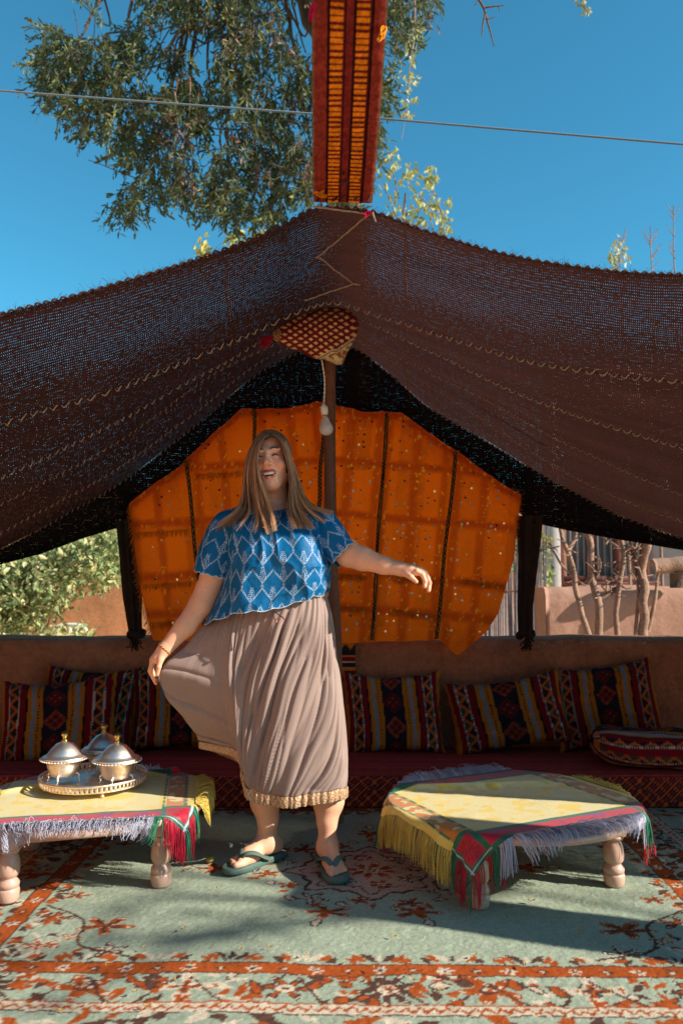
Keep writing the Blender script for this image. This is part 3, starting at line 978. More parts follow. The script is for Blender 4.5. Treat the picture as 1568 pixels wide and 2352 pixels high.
# ================================================================== TENT
def weave_mat(name, col, per, hole, trans=0.25, rough=0.95, uneven=0.25):
    """loose goat-hair weave: the gaps between the threads are really open (attribute open says how loose the cloth is there)"""
    m = bpy.data.materials.new(name); m.use_nodes = True
    t = m.node_tree; N = t.nodes; Lk = t.links
    bs = N['Principled BSDF']; bs.inputs['Roughness'].default_value = rough; bs.inputs['Specular IOR Level'].default_value = 0.08
    uvn = N.new('ShaderNodeTexCoord')
    nz = N.new('ShaderNodeTexNoise'); nz.inputs['Scale'].default_value = 5; nz.inputs['Detail'].default_value = 2
    Lk.new(uvn.outputs['UV'], nz.inputs['Vector'])
    # wobble the threads a little
    ad = N.new('ShaderNodeVectorMath'); ad.operation = 'MULTIPLY_ADD'
    Lk.new(nz.outputs['Color'], ad.inputs[0]); ad.inputs[1].default_value = (0.045, 0.045, 0); Lk.new(uvn.outputs['UV'], ad.inputs[2])
    sx = N.new('ShaderNodeSeparateXYZ'); Lk.new(ad.outputs[0], sx.inputs[0])
    def math_(op, a, b=None):
        n = N.new('ShaderNodeMath'); n.operation = op
        for i, v in enumerate((a, b)):
            if v is None: continue
            if isinstance(v, (int, float)): n.inputs[i].default_value = v
            else: Lk.new(v, n.inputs[i])
        return n.outputs[0]
    su = math_('SINE', math_('MULTIPLY', sx.outputs[0], 2 * math.pi / per[0]))
    sv = math_('SINE', math_('MULTIPLY', sx.outputs[1], 2 * math.pi / per[1]))
    hu = math_('ADD', math_('MULTIPLY', su, 0.5), 0.5); hv = math_('ADD', math_('MULTIPLY', sv, 0.5), 0.5)
    gap = math_('MULTIPLY', hu, hv)
    n2_ = N.new('ShaderNodeTexNoise'); n2_.inputs['Scale'].default_value = 1.0 / (per[0] * 2.2); n2_.inputs['Detail'].default_value = 1
    Lk.new(uvn.outputs['UV'], n2_.inputs['Vector'])
    n3_ = N.new('ShaderNodeTexNoise'); n3_.inputs['Scale'].default_value = 3.2; n3_.inputs['Detail'].default_value = 3
    Lk.new(uvn.outputs['UV'], n3_.inputs['Vector'])
    at = N.new('ShaderNodeAttribute'); at.attribute_name = 'open'
    # threshold falls where the cloth is loose
    loose = math_('MULTIPLY', at.outputs['Fac'], math_('ADD', math_('MULTIPLY', n3_.outputs[0], 1.1), 0.45))
    thr = math_('SUBTRACT', 1.02, math_('MULTIPLY', loose, hole))
    thr = math_('ADD', thr, math_('MULTIPLY', math_('SUBTRACT', n2_.outputs[0], 0.5), uneven * 2))
    mask = math_('GREATER_THAN', gap, thr)
    # colour
    rgb = N.new('ShaderNodeRGB'); rgb.outputs[0].default_value = (*[float(v) for v in col], 1)
    fine = N.new('ShaderNodeTexNoise'); fine.inputs['Scale'].default_value = 260; fine.inputs['Detail'].default_value = 2
    Lk.new(uvn.outputs['UV'], fine.inputs['Vector'])
    big = N.new('ShaderNodeTexNoise'); big.inputs['Scale'].default_value = 5; big.inputs['Detail'].default_value = 4
    mp = N.new('ShaderNodeMapping'); mp.inputs['Scale'].default_value = (0.25, 3, 1)
    Lk.new(uvn.outputs['UV'], mp.inputs[0]); Lk.new(mp.outputs[0], big.inputs['Vector'])
    k = math_('MULTIPLY', math_('ADD', math_('MULTIPLY', fine.outputs[0], 1.0), 0.5), math_('ADD', math_('MULTIPLY', big.outputs[0], 0.8), 0.6))
    vm = N.new('ShaderNodeVectorMath'); vm.operation = 'SCALE'; Lk.new(rgb.outputs[0], vm.inputs[0]); Lk.new(k, vm.inputs['Scale'])
    Lk.new(vm.outputs[0], bs.inputs['Base Color'])
    bp = N.new('ShaderNodeBump'); bp.inputs['Strength'].default_value = 0.9; bp.inputs['Distance'].default_value = 0.004; bp.invert = True
    Lk.new(gap, bp.inputs['Height'])
    bp2 = N.new('ShaderNodeBump'); bp2.inputs['Strength'].default_value = 0.6; bp2.inputs['Distance'].default_value = 0.003
    Lk.new(fine.outputs[0], bp2.inputs['Height']); Lk.new(bp.outputs[0], bp2.inputs['Normal'])
    Lk.new(bp2.outputs[0], bs.inputs['Normal'])
    tl = N.new('ShaderNodeBsdfTranslucent'); Lk.new(vm.outputs[0], tl.inputs[0])
    mx = N.new('ShaderNodeMixShader'); mx.inputs[0].default_value = trans
    Lk.new(bs.outputs[0], mx.inputs[1]); Lk.new(tl.outputs[0], mx.inputs[2])
    tp = N.new('ShaderNodeBsdfTransparent')
    m2 = N.new('ShaderNodeMixShader'); Lk.new(mask, m2.inputs[0]); Lk.new(mx.outputs[0], m2.inputs[1]); Lk.new(tp.outputs[0], m2.inputs[2])
    Lk.new(m2.outputs[0], N['Material Output'].inputs[0])
    return m
m_goat = weave_mat('goat_hair_weave', lin(70, 42, 36), (0.0078, 0.0165), 0.155, 0.24, uneven=0.36)
m_black = weave_mat('black_goat_hair', lin(24, 20, 21), (0.010, 0.012), 0.10, 0.05, uneven=0.22)

tent = empty('tent', (0, 3.6, 0), 'open brown goat hair tent with stitched roof strips sheltering the seat', 'tent')
rows = {
 'F':  ([(0, 722), (150, 685), (300, 642), (450, 596), (560, 557), (650, 517), (720, 480), (790, 478), (855, 486), (950, 521), (1060, 557), (1170, 586), (1300, 609), (1430, 624), (1568, 631)], 2.50, 2.50),
 'S1': ([(0, 977), (115, 939), (265, 897), (345, 864), (480, 807), (600, 752), (700, 706), (760, 692), (794, 699), (944, 749), (1084, 792), (1224, 832), (1359, 854), (1568, 877)], 3.42, 3.02),
 'S2': ([(0, 1099), (130, 1039), (190, 1009), (280, 962), (350, 922), (435, 874), (525, 829), (600, 781), (700, 738), (760, 722), (834, 735), (934, 779), (1024, 822), (1134, 877), (1274, 934), (1384, 974), (1484, 1004), (1568, 1027)], 3.58, 3.42),
 'S3': ([(0, 1159), (105, 1104), (250, 1024), (350, 959), (475, 869), (600, 804), (700, 762), (760, 750), (814, 757), (894, 810), (1024, 872), (1134, 924), (1264, 999), (1409, 1069), (1509, 1109), (1568, 1134)], 3.76, 3.76),
 'S4': ([(0, 1224), (125, 1159), (280, 1069), (450, 944), (600, 826), (700, 780), (760, 770), (819, 779), (909, 835), (1009, 900), (1104, 960), (1209, 1029), (1304, 1084), (1409, 1139), (1568, 1199)], 4.06, 4.12),
 'R':  ([(0, 1262), (125, 1197), (280, 1107), (450, 977), (600, 852), (700, 803), (760, 792), (819, 802), (899, 862), (984, 934), (1114, 1010), (1234, 1084), (1334, 1139), (1459, 1199), (1568, 1236)], 4.44, 4.44),
}
NL = 170
pxs = np.linspace(0, 1568, NL)
EXT = 26
RW = []
for k, (pts, dc, ds) in rows.items():
    pts = np.array(pts, float)
    py = sp(pts[:, 0], pts[:, 1], pxs)
    for _ in range(3): py[1:-1] = (py[:-2] + 2 * py[1:-1] + py[2:]) / 4
    d = dc + (ds - dc) * np.clip(np.abs(pxs - 784) / 784, 0, 1) ** 0.8
    W = P(pxs, py, d)
    L0 = W[0]; tl_ = (W[0] - W[8]) / (W[8, 0] - W[0, 0])
    R0 = W[-1]; tr_ = (W[-1] - W[-9]) / (W[-1, 0] - W[-9, 0])
    s = np.linspace(0, 1, EXT + 1)[1:]
    fr = {'F': 0.60, 'S1': 0.45, 'S2': 0.30, 'S3': 0.18, 'S4': 0.08, 'R': 0.06}[k]
    sx_ = s * 1.9
    Le = L0 + np.stack([-sx_, 0 * sx_, np.minimum(tl_[2], -0.05) * sx_ * 0.9 - fr * 0.4 * sx_ ** 2], -1)
    Re = R0 + np.stack([sx_, 0 * sx_, np.minimum(tr_[2], -0.05) * sx_ * 0.9 - fr * sx_ ** 2], -1)
    RW.append(np.concatenate([Le[::-1], W, Re]))
RW = np.array(RW)                      # 6 x M x 3
RW[..., 2] = np.maximum(RW[..., 2], 0.3)
M_ = RW.shape[1]
SUB = 26
tt = np.linspace(0, 5, 5 * SUB + 1)
ROOF = sp(np.arange(6), RW, tt)        # T x M x 3
ROOF[..., 2] += 0.020 * (n2(ROOF[..., 0], ROOF[..., 1] * 2.2, 0.30, 41, 2) - 0.5) * ss(0, 0.4, tt)[:, None]
ul = np.concatenate([[0], np.cumsum(np.linalg.norm(np.diff(RW[1], axis=0), axis=1))])
vl = np.concatenate([np.zeros((1, M_)), np.cumsum(np.linalg.norm(np.diff(ROOF, axis=0), axis=2), axis=0)])
vl = np.broadcast_to(vl[:, M_ // 2 - 60:M_ // 2 + 60].mean(1)[:, None], vl.shape) * 0.35 + vl * 0.65
UVR = np.stack([np.broadcast_to(ul, vl.shape), vl], -1)
OPEN = np.zeros(ROOF.shape[:2])
pxr, pyr = proj(ROOF)
t_ = tt[:, None]
OPEN += np.where(t_ < 1, 0.95 * ss(0.02, 0.12, t_) * (1 - ss(0.42, 0.80, t_)) + 0.10, 0.02)
OPEN *= 1 - 0.95 * np.exp(-((pxr - 790) / 60.0) ** 4) * (t_ < 1.2)
OPEN += 0.08 * (t_ > 4.6)
for i in range(5):
    a, b = i * SUB, (i + 1) * SUB + 1
    Vv = ROOF[a:b].copy()
    o = build('roof_strip', Vv, gridf(b - a, M_), m_goat, tent, uv=UVR[a:b], attrs={'open': OPEN[a:b]})

def roof_at(px, py, tmax=5.0):
    kk = tt <= tmax
    d2 = (pxr[kk] - px) ** 2 + (pyr[kk] - py) ** 2
    i, j = np.unravel_index(np.argmin(d2), d2.shape)
    return ROOF[i, j, 1]

# rope stitched along each seam (a spiral through both edges)
m_rope = mat('sisal_stitch', lin(164, 144, 128), 0.95, 0.05, noise=[(60, 0.3)], bump=[(400, 0.6, 0.002)])
m_rope2 = mat('dull_stitch', lin(150, 128, 112), 0.95, 0.05, noise=[(60, 0.3)], bump=[(400, 0.6, 0.002)])
m_edge = mat('dark_selvedge', lin(74, 52, 48), 0.95, 0.05, noise=[(70, 0.3)], bump=[(300, 0.8, 0.003)])

def helix_rope(line, pitch, ra, rb, rad, m, name, jit=0.7, seed=0):
    L = np.concatenate([[0], np.cumsum(np.linalg.norm(np.diff(line, axis=0), axis=1))])
    n = int(L[-1] / pitch * 9)
    s = np.linspace(0, L[-1], n)
    c = np.stack([np.interp(s, L, line[:, k]) for k in range(3)], -1)
    ph = 2 * math.pi * s / pitch + 9 * n2(s, 0 * s, 0.22, seed, 2)
    amp = 1 + jit * (n2(s, 0 * s, 0.06, seed + 5) - 0.5) * 2
    T = np.gradient(c, axis=0); T /= np.linalg.norm(T, axis=1, keepdims=True)
    N_ = np.array([0, -0.35, -0.94]); Bv = np.cross(T, N_)
    c = c + (amp * ra * np.cos(ph))[:, None] * Bv + (rb * np.sin(ph))[:, None] * N_
    V, Fq = tube(c, rad, 5)
    return build(name, V, Fq, m, tent)
sel = slice(4, M_ - 4)
for i, (mm_, pt, ra, rb, rd) in enumerate(((m_rope, 0.046, 0.011, 0.010, 0.0029), (m_rope, 0.040, 0.008, 0.009, 0.0024), (m_rope2, 0.036, 0.007, 0.009, 0.0023), (m_rope2, 0.036, 0.007, 0.008, 0.0026), (m_rope2, 0.034, 0.007, 0.007, 0.0022))):
    helix_rope(ROOF[(i + 1) * SUB][sel] + [0, -0.002, -0.003], pt, ra, rb, rd, mm_, 'seam_rope', seed=i)
helix_rope(ROOF[0], 0.030, 0.0045, 0.0045, 0.0040, m_edge, 'edge_rope', 1.2, seed=9)

# loose hairs standing off the front edge
rf = np.random.default_rng(5)
nf = 900
k_ = rf.integers(20, M_ - 20, nf); f_ = rf.random(nf)[:, None]
b_ = ROOF[0][k_] * (1 - f_) + ROOF[0][k_ + 1] * f_
d_ = rf.normal(0, 1, (nf, 3)) * [.012, .006, .010] + [0, -.002, .004]
PP = np.stack([b_, b_ + d_ * .5 + rf.normal(0, .002, (nf, 3)), b_ + d_], 1)
V, Fq = tubes(PP, np.full((nf, 3), .00045), 3)
build('loose_hairs', V, Fq, m_edge, tent)['kind'] = 'stuff'
# zigzag lacing along the ridge
zp = []
for (x_, y_) in ((718, 474), (848, 491), (730, 590), (812, 652), (700, 690)):
    zp.append(P(x_, y_, roof_at(x_, y_, 1.1) - 0.020))
zp = np.array(zp)
pts = np.concatenate([np.linspace(zp[i], zp[i + 1], 14)[:-1] for i in range(4)] + [zp[-1:]])
pts += RNG.normal(0, 0.0008, pts.shape)
V, Fq = tube(pts, 0.0034, 7)
build('lacing_rope', V, Fq, m_rope2, tent)
for (x_, y_, dx, dy) in ((812, 652, 34, 0), (730, 590, -14, -3), (855, 488, 8, 22)):
    d_ = roof_at(x_, y_, 1.1) - 0.022
    V, Fq = tube(curve([P(x_, y_, d_), P(x_ + dx * .5, y_ + dy * .5 + 2, d_), P(x_ + dx, y_ + dy, d_)], 8), np.linspace(0.004, 0.002, 8), 6)
    build('lacing_rope', V, Fq, m_rope2, tent)

# back wall cloth and hanging valances
Rrow = ROOF[-1]
prx, pry = pxr[-1], pyr[-1]
def hang_cloth(name, x0, x1, bottom, nrow=26, op=0.4, seed=0):
    k = (prx >= x0 - 14) & (prx <= x1 + 14)
    top = Rrow[k]
    bot = np.array([bottom(a) for a in prx[k]])
    q = np.linspace(0, 1, nrow)[:, None, None]
    Vv = top * (1 - q) + bot * q
    dr = np.stack([0 * q[..., 0] + 0 * top[:, 0], 0.05 * np.sin(q[..., 0] * math.pi) * (1 + 0 * top[:, 0]), 0 * q[..., 0] + 0 * top[:, 0]], -1)
    Vv = Vv + dr * 0.6 + np.stack([0 * Vv[..., 0], 0.02 * (n2(Vv[..., 0], Vv[..., 2] * .3, 0.12, seed + 50) - .5), 0 * Vv[..., 0]], -1)
    uv = np.stack([Vv[..., 0], Vv[..., 2]], -1)
    on = np.full(Vv.shape[:2], op) * (0.4 + 1.2 * n2(Vv[..., 0], Vv[..., 2], 0.18, seed + 7, 2))
    return build(name, Vv, gridf(*Vv.shape[:2]), m_black, tent, uv=uv, attrs={'open': on})
def bot_back(a):
    return P(a, np.interp(a, [286, 300, 425, 552, 735, 920, 1060, 1197, 1230], [1215, 1200, 1110, 985, 970, 992, 1088, 1182, 1215]), 4.47)
hang_cloth('back_cloth', 286, 1212, bot_back, 30, 0.14, 1)
vl_l = np.array([(-900, 1560), (0, 1297), (100, 1271), (190, 1237), (286, 1208)], float)
vl_r = np.array([(1212, 1198), (1300, 1218), (1400, 1236), (1568, 1264), (2500, 1560)], float)
hang_cloth('valance', -900, 286, lambda a: P(a, np.interp(a, vl_l[:, 0], vl_l[:, 1]), 4.40), 16, 0.14, 2)
hang_cloth('valance', 1212, 2500, lambda a: P(a, np.interp(a, vl_r[:, 0], vl_r[:, 1]), 4.40), 16, 0.14, 3)

# bunched side cloths tied down at the wall
m_drape = mat('faded_black_cloth', lin(46, 37, 31), 0.95, 0.05, noise=[(14, 0.25), (120, 0.2)], bump=[(260, 0.7, 0.003)])
def drape(pts, ws, seed, dz=4.43):
    n, k = 60, 64
    c = curve([P(x, y, dz) for x, y in pts], n)
    wv = sp(np.linspace(0, 1, len(ws)), np.array(ws, float), np.linspace(0, 1, n)) / F * dz / 2
    a = np.arange(k) * 2 * math.pi / k
    q = np.linspace(0, 1, n)
    fold = 1 + 0.30 * np.sin(5 * a[None] + seed + 2.2 * q[:, None]) + 0.16 * np.sin(9 * a[None] + 2 * seed - 1.5 * q[:, None]) + .15 * (n2(a[None] * 2, q[:, None] * 3, .5, seed) - .5)
    X = c[:, None, 0] + wv[:, None] * np.cos(a) * fold
    Y = c[:, None, 1] + wv[:, None] * 0.7 * np.sin(a) * fold
    Z = np.broadcast_to(c[:, None, 2], X.shape)
    V = np.stack([X, Y, Z], -1)
    o = build('drape', V, gridf(n, k, cv=True, flip=True), m_drape, tent)
    # knot and frayed ends
    e = c[-1]
    a = np.linspace(0, 2 * math.pi, 26)
    V, Fq = tube(e + np.stack([0.038 * np.cos(a), 0.030 * np.sin(a), 0.012 * np.sin(a * 2) + 0.012], -1), 0.017 + 0.004 * np.sin(a * 3), 8, False)
    build('knot', V, Fq, m_drape, o)
    rr = np.random.default_rng(seed)
    PP = np.zeros((24, 6, 3)); 
    for i in range(24):
        d = np.array([rr.normal(0, 0.018), -abs(rr.normal(0, 0.012)) - 0.012, -rr.uniform(0.02, 0.075)])
        PP[i] = e + [0, -0.02, 0] + np.linspace(0, 1, 6)[:, None] * d + rr.normal(0, 0.003, (6, 3))
    V, Fq = tubes(PP, np.full((24, 6), 0.004), 4)
    build('frayed_end', V, Fq, m_drape, o)
drape([(292, 1195), (300, 1290), (308, 1390), (313, 1462)], [46, 38, 32, 22], 2)
drape([(1214, 1185), (1212, 1290), (1208, 1390), (1207, 1462)], [52, 38, 28, 24], 4)

# ------------------------------------------------------------------ pole, cushion and bulb
m_pole = mat('dark_pole_wood', lin(104, 70, 54), 0.6, 0.3, noise=[(8, 0.25), (60, 0.2)], bump=[(40, 0.4, 0.004)])
pt = np.array([P(758, 832, 3.60), P(757, 1000, 3.60), P(762, 1250, 3.61), P(770, 1480, 3.62)])
bot = pt[-1] + (pt[-1] - pt[-2]) * 0.2; bot[2] = 0.0; bot[1] = 3.62; bot[0] = pt[-1][0] + 0.01
top = pt[0] + [0.0, 0, 0.10]
c = curve([top, pt[0], pt[1], pt[2], pt[3], bot], 50)
c[:, :2] += (n2(c[:, 2], 0 * c[:, 2], 0.4, 3)[:, None] - .5) * 0.008
V, Fq = tube(c, np.linspace(0.0255, 0.029, 50), 16)
tag(build('tent_pole', V, Fq, m_pole), 'dark round wooden pole standing in the middle of the tent', 'pole')

# maroon cushion wedged between the pole and the roof
out = np.array([(822, 738), (820, 765), (806, 795), (795, 815), (788, 834), (775, 838), (750, 828), (715, 822), (690, 808), (660, 798), (640, 788), (624, 774), (628, 755), (650, 733), (680, 716), (720, 708), (760, 704), (800, 711)], float)
NK, NR = 160, 40
o2 = spc(out, NK)
cen = np.array([728.0, 770.0])
rr_ = np.linspace(0, 1, NR) ** 0.8
ring = cen + (o2[None] - cen) * rr_[:, None, None]
bulge = np.sqrt(np.clip(1 - rr_ ** 2.4, 0, 1))[:, None]
wr = (n2(ring[..., 0] / 100, ring[..., 1] / 100, 0.28, 61, 2) - .5) * 0.030 * bulge
fr_ = P(ring[..., 0], ring[..., 1], 3.50 - 0.115 * bulge + wr)
bk_ = P(ring[..., 0], ring[..., 1], 3.50 + 0.09 * bulge)
MAR = lin(108, 20, 34); CRE = lin(214, 184, 124)
x, y = ring[..., 0], ring[..., 1]
x = x + (x - 728) * -0.15 * (1 - bulge)
p = (x * 0.80 + y * 1.25) / 20.0; q = (x * 0.95 - y * 1.30) / 20.0
C = np.broadcast_to(MAR, x.shape + (3,)).copy()
C[((p % 1) < 0.50) & ((q % 1) < 0.50)] = CRE
bx = (x - 740) ; 
lace = (y > 802 + 0.55 * np.abs(x - 762) * (x < 762) - 0.8 * np.clip(x - 772, 0, 99)) & (x > 716)
C[lace] = lin(206, 188, 146)
lf = np.abs(y - (802 + 0.55 * np.abs(x - 762) * (x < 762) - 0.8 * np.clip(x - 772, 0, 99)))
C[lace & (lf < 6) & (lf > 3)] = lin(96, 66, 60)
C[lace & (lf > 9) & (n2(x, y, 7, 3) > 0.56)] = lin(150, 98, 58)
lft = x < 650 - 0.12 * np.abs(y - 768)
C[lft] = lin(196, 160, 116); C[lft & (np.abs(((x + y) / 6) % 1 - .5) < .18)] = MAR; C[lft & (np.abs(((x - y) / 6) % 1 - .5) < .18)] = lin(120, 76, 56)
m_cush = mat('brocade', None, 0.8, 0.2, noise=[(200, 0.12)], bump=[(300, 0.4, 0.002)])
V = np.concatenate([fr_.reshape(-1, 3), bk_.reshape(-1, 3)])
cu = build('brocade_cushion', V, [gridf(NR, NK, cv=True), gridf(NR, NK, cv=True, flip=True) + NR * NK], m_cush, col=np.concatenate([C.reshape(-1, 3)] * 2))
tag(cu, 'maroon cushion with cream diamond lattice wedged on top of the tent pole', 'cushion')
m_tassel = mat('red_silk', lin(150, 16, 44), 0.6, 0.3)
PP = np.zeros((90, 7, 3)); b0 = P(628, 773, 3.47)
for i in range(90):
    d = np.array([-0.05 + RNG.normal(0, 0.012), RNG.normal(0, 0.010), -0.030 + RNG.normal(0, 0.013)])
    PP[i] = b0 + np.linspace(0, 1, 7)[:, None] * d + np.sin(np.linspace(0, 3.1, 7))[:, None] * RNG.normal(0, 0.004, 3)
V, Fq = tubes(PP, np.full((90, 7), 0.0016), 3)
build('tassel', V, Fq, m_tassel, cu)['kind'] = 'stuff'

m_white = mat('white_plastic', lin(226, 222, 214), 0.4, 0.4, noise=[(50, 0.05)])
m_bulb = mat('frosted_bulb', lin(232, 226, 224), 0.25, 0.5, trans=0.35)
bc = P(748, 940, 3.50)
lb = empty('hanging_bulb', bc, 'white light bulb hanging on a twisted cord beside the pole', 'light bulb')
s = np.linspace(0, 1, 60)
ca, cb = P(739, 828, 3.47), P(743, 928, 3.50)
for ph in (0, math.pi):
    c = ca + (cb - ca) * s[:, None] + np.stack([0.0022 * np.cos(s * 34 + ph) + 0.008 * np.sin(s * 3.1), 0.0022 * np.sin(s * 34 + ph), 0 * s], -1)
    V, Fq = tube(c, 0.0019, 6)
    build('cord', V, Fq, m_white, lb)
def tilt(V, c, a):
    V = V - c
    R_ = np.array([[math.cos(a), 0, math.sin(a)], [0, 1, 0], [-math.sin(a), 0, math.cos(a)]])
    return V @ R_.T + c
V, Fq = lathe([(0, 0.004), (0.006, 0.004), (0.008, -0.004), (0.015, -0.012), (0.0165, -0.016), (0.0165, -0.034), (0.0145, -0.036), (0.0145, -0.05), (0, -0.05)], cb, 24)
build('socket', tilt(V, cb, -0.10), Fq, m_white, lb)
V, Fq = lathe([(0, -0.050), (0.0125, -0.0502), (0.0125, -0.062), (0, -0.062)], cb, 20)
build('collar', tilt(V, cb, -0.10), Fq, m_brass, lb)
V, Fq = lathe([(0, -0.0622), (0.0135, -0.0622), (0.0165, -0.068), (0.021, -0.084), (0.026, -0.094), (0.0305, -0.106), (0.0305, -0.118), (0.026, -0.130), (0.016, -0.139), (0, -0.142)], cb, 28)
build('bulb', tilt(V, cb, -0.10), Fq, m_bulb, lb)

# ------------------------------------------------------------------ orange sequinned blanket
topc = np.array([(296, 1158), (330, 1128), (420, 1064), (428, 1052), (500, 985), (552, 938), (600, 938), (660, 936), (731, 922), (770, 930), (830, 943), (920, 946), (1000, 1003), (1060, 1042), (1130, 1095), (1197, 1136)], float)
botc = np.array([(296, 1162), (306, 1240), (322, 1345), (338, 1420), (352, 1470), (500, 1474), (770, 1476), (900, 1474), (1008, 1469), (1030, 1490), (1050, 1506), (1080, 1482), (1118, 1450), (1145, 1405), (1163, 1340), (1178, 1290), (1190, 1180), (1197, 1140)], float)
NX, NY = 264, 168
xx = np.linspace(297, 1196, NX); tq = np.linspace(0, 1, NY)
yt = np.interp(xx, topc[:, 0], topc[:, 1]); yb = np.interp(xx, botc[:, 0], botc[:, 1])
yt = yt + 5 * (n2(xx, 0 * xx, 26, 91, 3) - .5) + 2 * np.abs(np.sin((xx - 425) / 64 * math.pi)) * (np.abs(xx - 745) > 30)
yb = yb + np.where((xx > 345) & (xx < 1010), 7 * (n2(xx, 0 * xx, 40, 93, 2) - .5), 0)
ptop = yt[:, None] + (yb - yt)[:, None] * tq
pxx = np.broadcast_to(xx[:, None], ptop.shape)
# horizontal wandering of the pieces
slant = np.where(pxx > 760, -(ptop - 940) * 0.085, (ptop - 940) * 0.10)
uu = pxx - slant
def bandx(c, w): return np.exp(-np.abs((uu - c) / w) ** 4)
wob = 6 * (n2(pxx, ptop, 40, 71, 2) - .5)
tuft = np.zeros(ptop.shape)
for c_, w_ in ((340, 9), (437, 9), (500, 10), (598, 9), (664, 11), (722, 8), (812, 12), (877, 10), (898, 10), (966, 12), (1034, 9), (1066, 10), (1128, 11)):
    tuft = np.maximum(tuft, 0.8 * bandx(c_, w_))
yrow = ptop + wob
for (y0, y1, hw) in ((1070, 1056, 10), (1196, 1178, 10), (1318, 1312, 11), (1405, 1392, 12), (935, 935, 10)):
    yc = np.where(pxx < 760, y0 + (pxx - 297) * -0.05 + 10, y1 + (pxx - 760) * 0.085)
    if y0 == 935: yc = yt[:, None] + 8 + 0 * pxx
    tuft = np.maximum(tuft, np.exp(-np.abs((yrow - yc) / hw) ** 3))
cell = n2(np.floor(uu / 66), np.floor(ptop / 120), 1.0, 5, 1)
OR0 = lin(250, 116, 8); OR1 = lin(206, 80, 10); OR2 = lin(248, 168, 40)
C = OR0 * (0.82 + 0.36 * cell)[..., None]
streak = n2(uu * 1.0, ptop * 0.14, 2.2, 17, 2)
C = C * (1 - tuft)[..., None] + (OR1 * (0.85 + 0.3 * streak)[..., None]) * tuft[..., None]
gl = (tuft > 0.35) & (n2(pxx, ptop * .35, 3, 23, 2) > 0.76)
C[gl] = OR2
C *= (0.9 + 0.2 * n2(pxx, ptop, 22, 19, 3))[..., None]
pleat = 0.016 * np.exp(-((pxx - 738) / 34) ** 2) * np.sin((pxx - 700) / 5.5) + 0.030 * (n2(pxx, ptop * .4, 70, 77, 3) - .5)
D0 = 4.405 + pleat - 0.010 * tuft * (0.4 + streak) - 0.04 * ss(1440, 1505, ptop) * (pxx > 990)
VO = P(pxx, ptop, D0)
m_or = mat('orange_wool', None, 0.8, 0.2, noise=[(90, 0.12)], bump=[(260, 0.6, 0.003)], trans=0.32, sheen=0.1)
bl = build('orange_blanket', VO, gridf(NX, NY, flip=True), m_or, col=C)
tag(bl, 'orange sequinned wedding blanket hung across the back of the tent', 'blanket')
m_trim = mat('black_braid', None, 0.9, 0.1, bump=[(300, 0.5, 0.002)])
def trim(x0, y0, x1, y1, wd=4.3):
    n, k = 120, 9
    q = np.linspace(0, 1, n)[:, None]; s_ = np.linspace(-1, 1, k)[None]
    px_ = x0 + (x1 - x0) * q + s_ * wd + 1.5 * np.sin(q * 9); py_ = y0 + (y1 - y0) * q + 0 * s_
    ii = np.clip(np.interp(px_, xx, np.arange(NX)).astype(int), 0, NX - 1)
    Vv = P(px_, py_, 4.372 + 0.012 * (s_ ** 2) + 0 * q)
    z = np.abs(((py_ / 9.0) % 1) * 2 - 1) * 2 - 1
    Cc = np.broadcast_to(lin(34, 26, 24), px_.shape + (3,)).copy()
    Cc[np.abs(s_ * 1.15 - z) < 0.33] = lin(150, 112, 62)
    build('trim', Vv, gridf(n, k, flip=False), m_trim, bl, col=Cc)
trim(427, 1058, 472, 1470); trim(583, 940, 588, 1090); trim(743, 975, 731, 1180); trim(888, 949, 853, 1470); trim(1046, 1038, 1001, 1468)
m_frg = mat('orange_fringe', lin(206, 112, 26), 0.7, 0.2, noise=[(30, 0.3)], trans=0.3)
def edge_fringe(pts, L, n=140, name='fringe', hang=(0, 0, -1)):
    b = curve([P(x_, y_, 4.39) for x_, y_ in pts], n)
    PP = np.zeros((n, 5, 3))
    for i in range(n):
        d = np.array(hang) * L * RNG.uniform(.6, 1.2) + RNG.normal(0, 0.006, 3)
        PP[i] = b[i] + np.linspace(0, 1, 5)[:, None] * d
    V, Fq = tubes(PP, np.full((n, 5), 0.0014), 3)
    build(name, V, Fq, m_frg, bl)['kind'] = 'stuff'
edge_fringe([(299, 1160), (308, 1240), (322, 1345), (338, 1420), (350, 1462)], 0.03, 150, hang=(-0.55, -0.2, -0.8))
edge_fringe([(1195, 1140), (1188, 1190), (1176, 1290)], 0.016, 80, hang=(0.5, -0.2, -0.8))
for (xa, ya, xb, yb_) in ((312, 1224, 430, 1216), (330, 1343, 440, 1336), (345, 1430, 440, 1425), (640, 1335, 700, 1335), (775, 1318, 840, 1322), (900, 1400, 1000, 1412), (905, 1325, 1000, 1335), (1060, 1330, 1160, 1345), (775, 1392, 840, 1396), (480, 1210, 570, 1204), (450, 1090, 570, 1083)):
    edge_fringe([(xa, ya), ((xa + xb) / 2, (ya + yb_) / 2), (xb, yb_)], 0.034, 70, hang=(0, -0.25, -1))
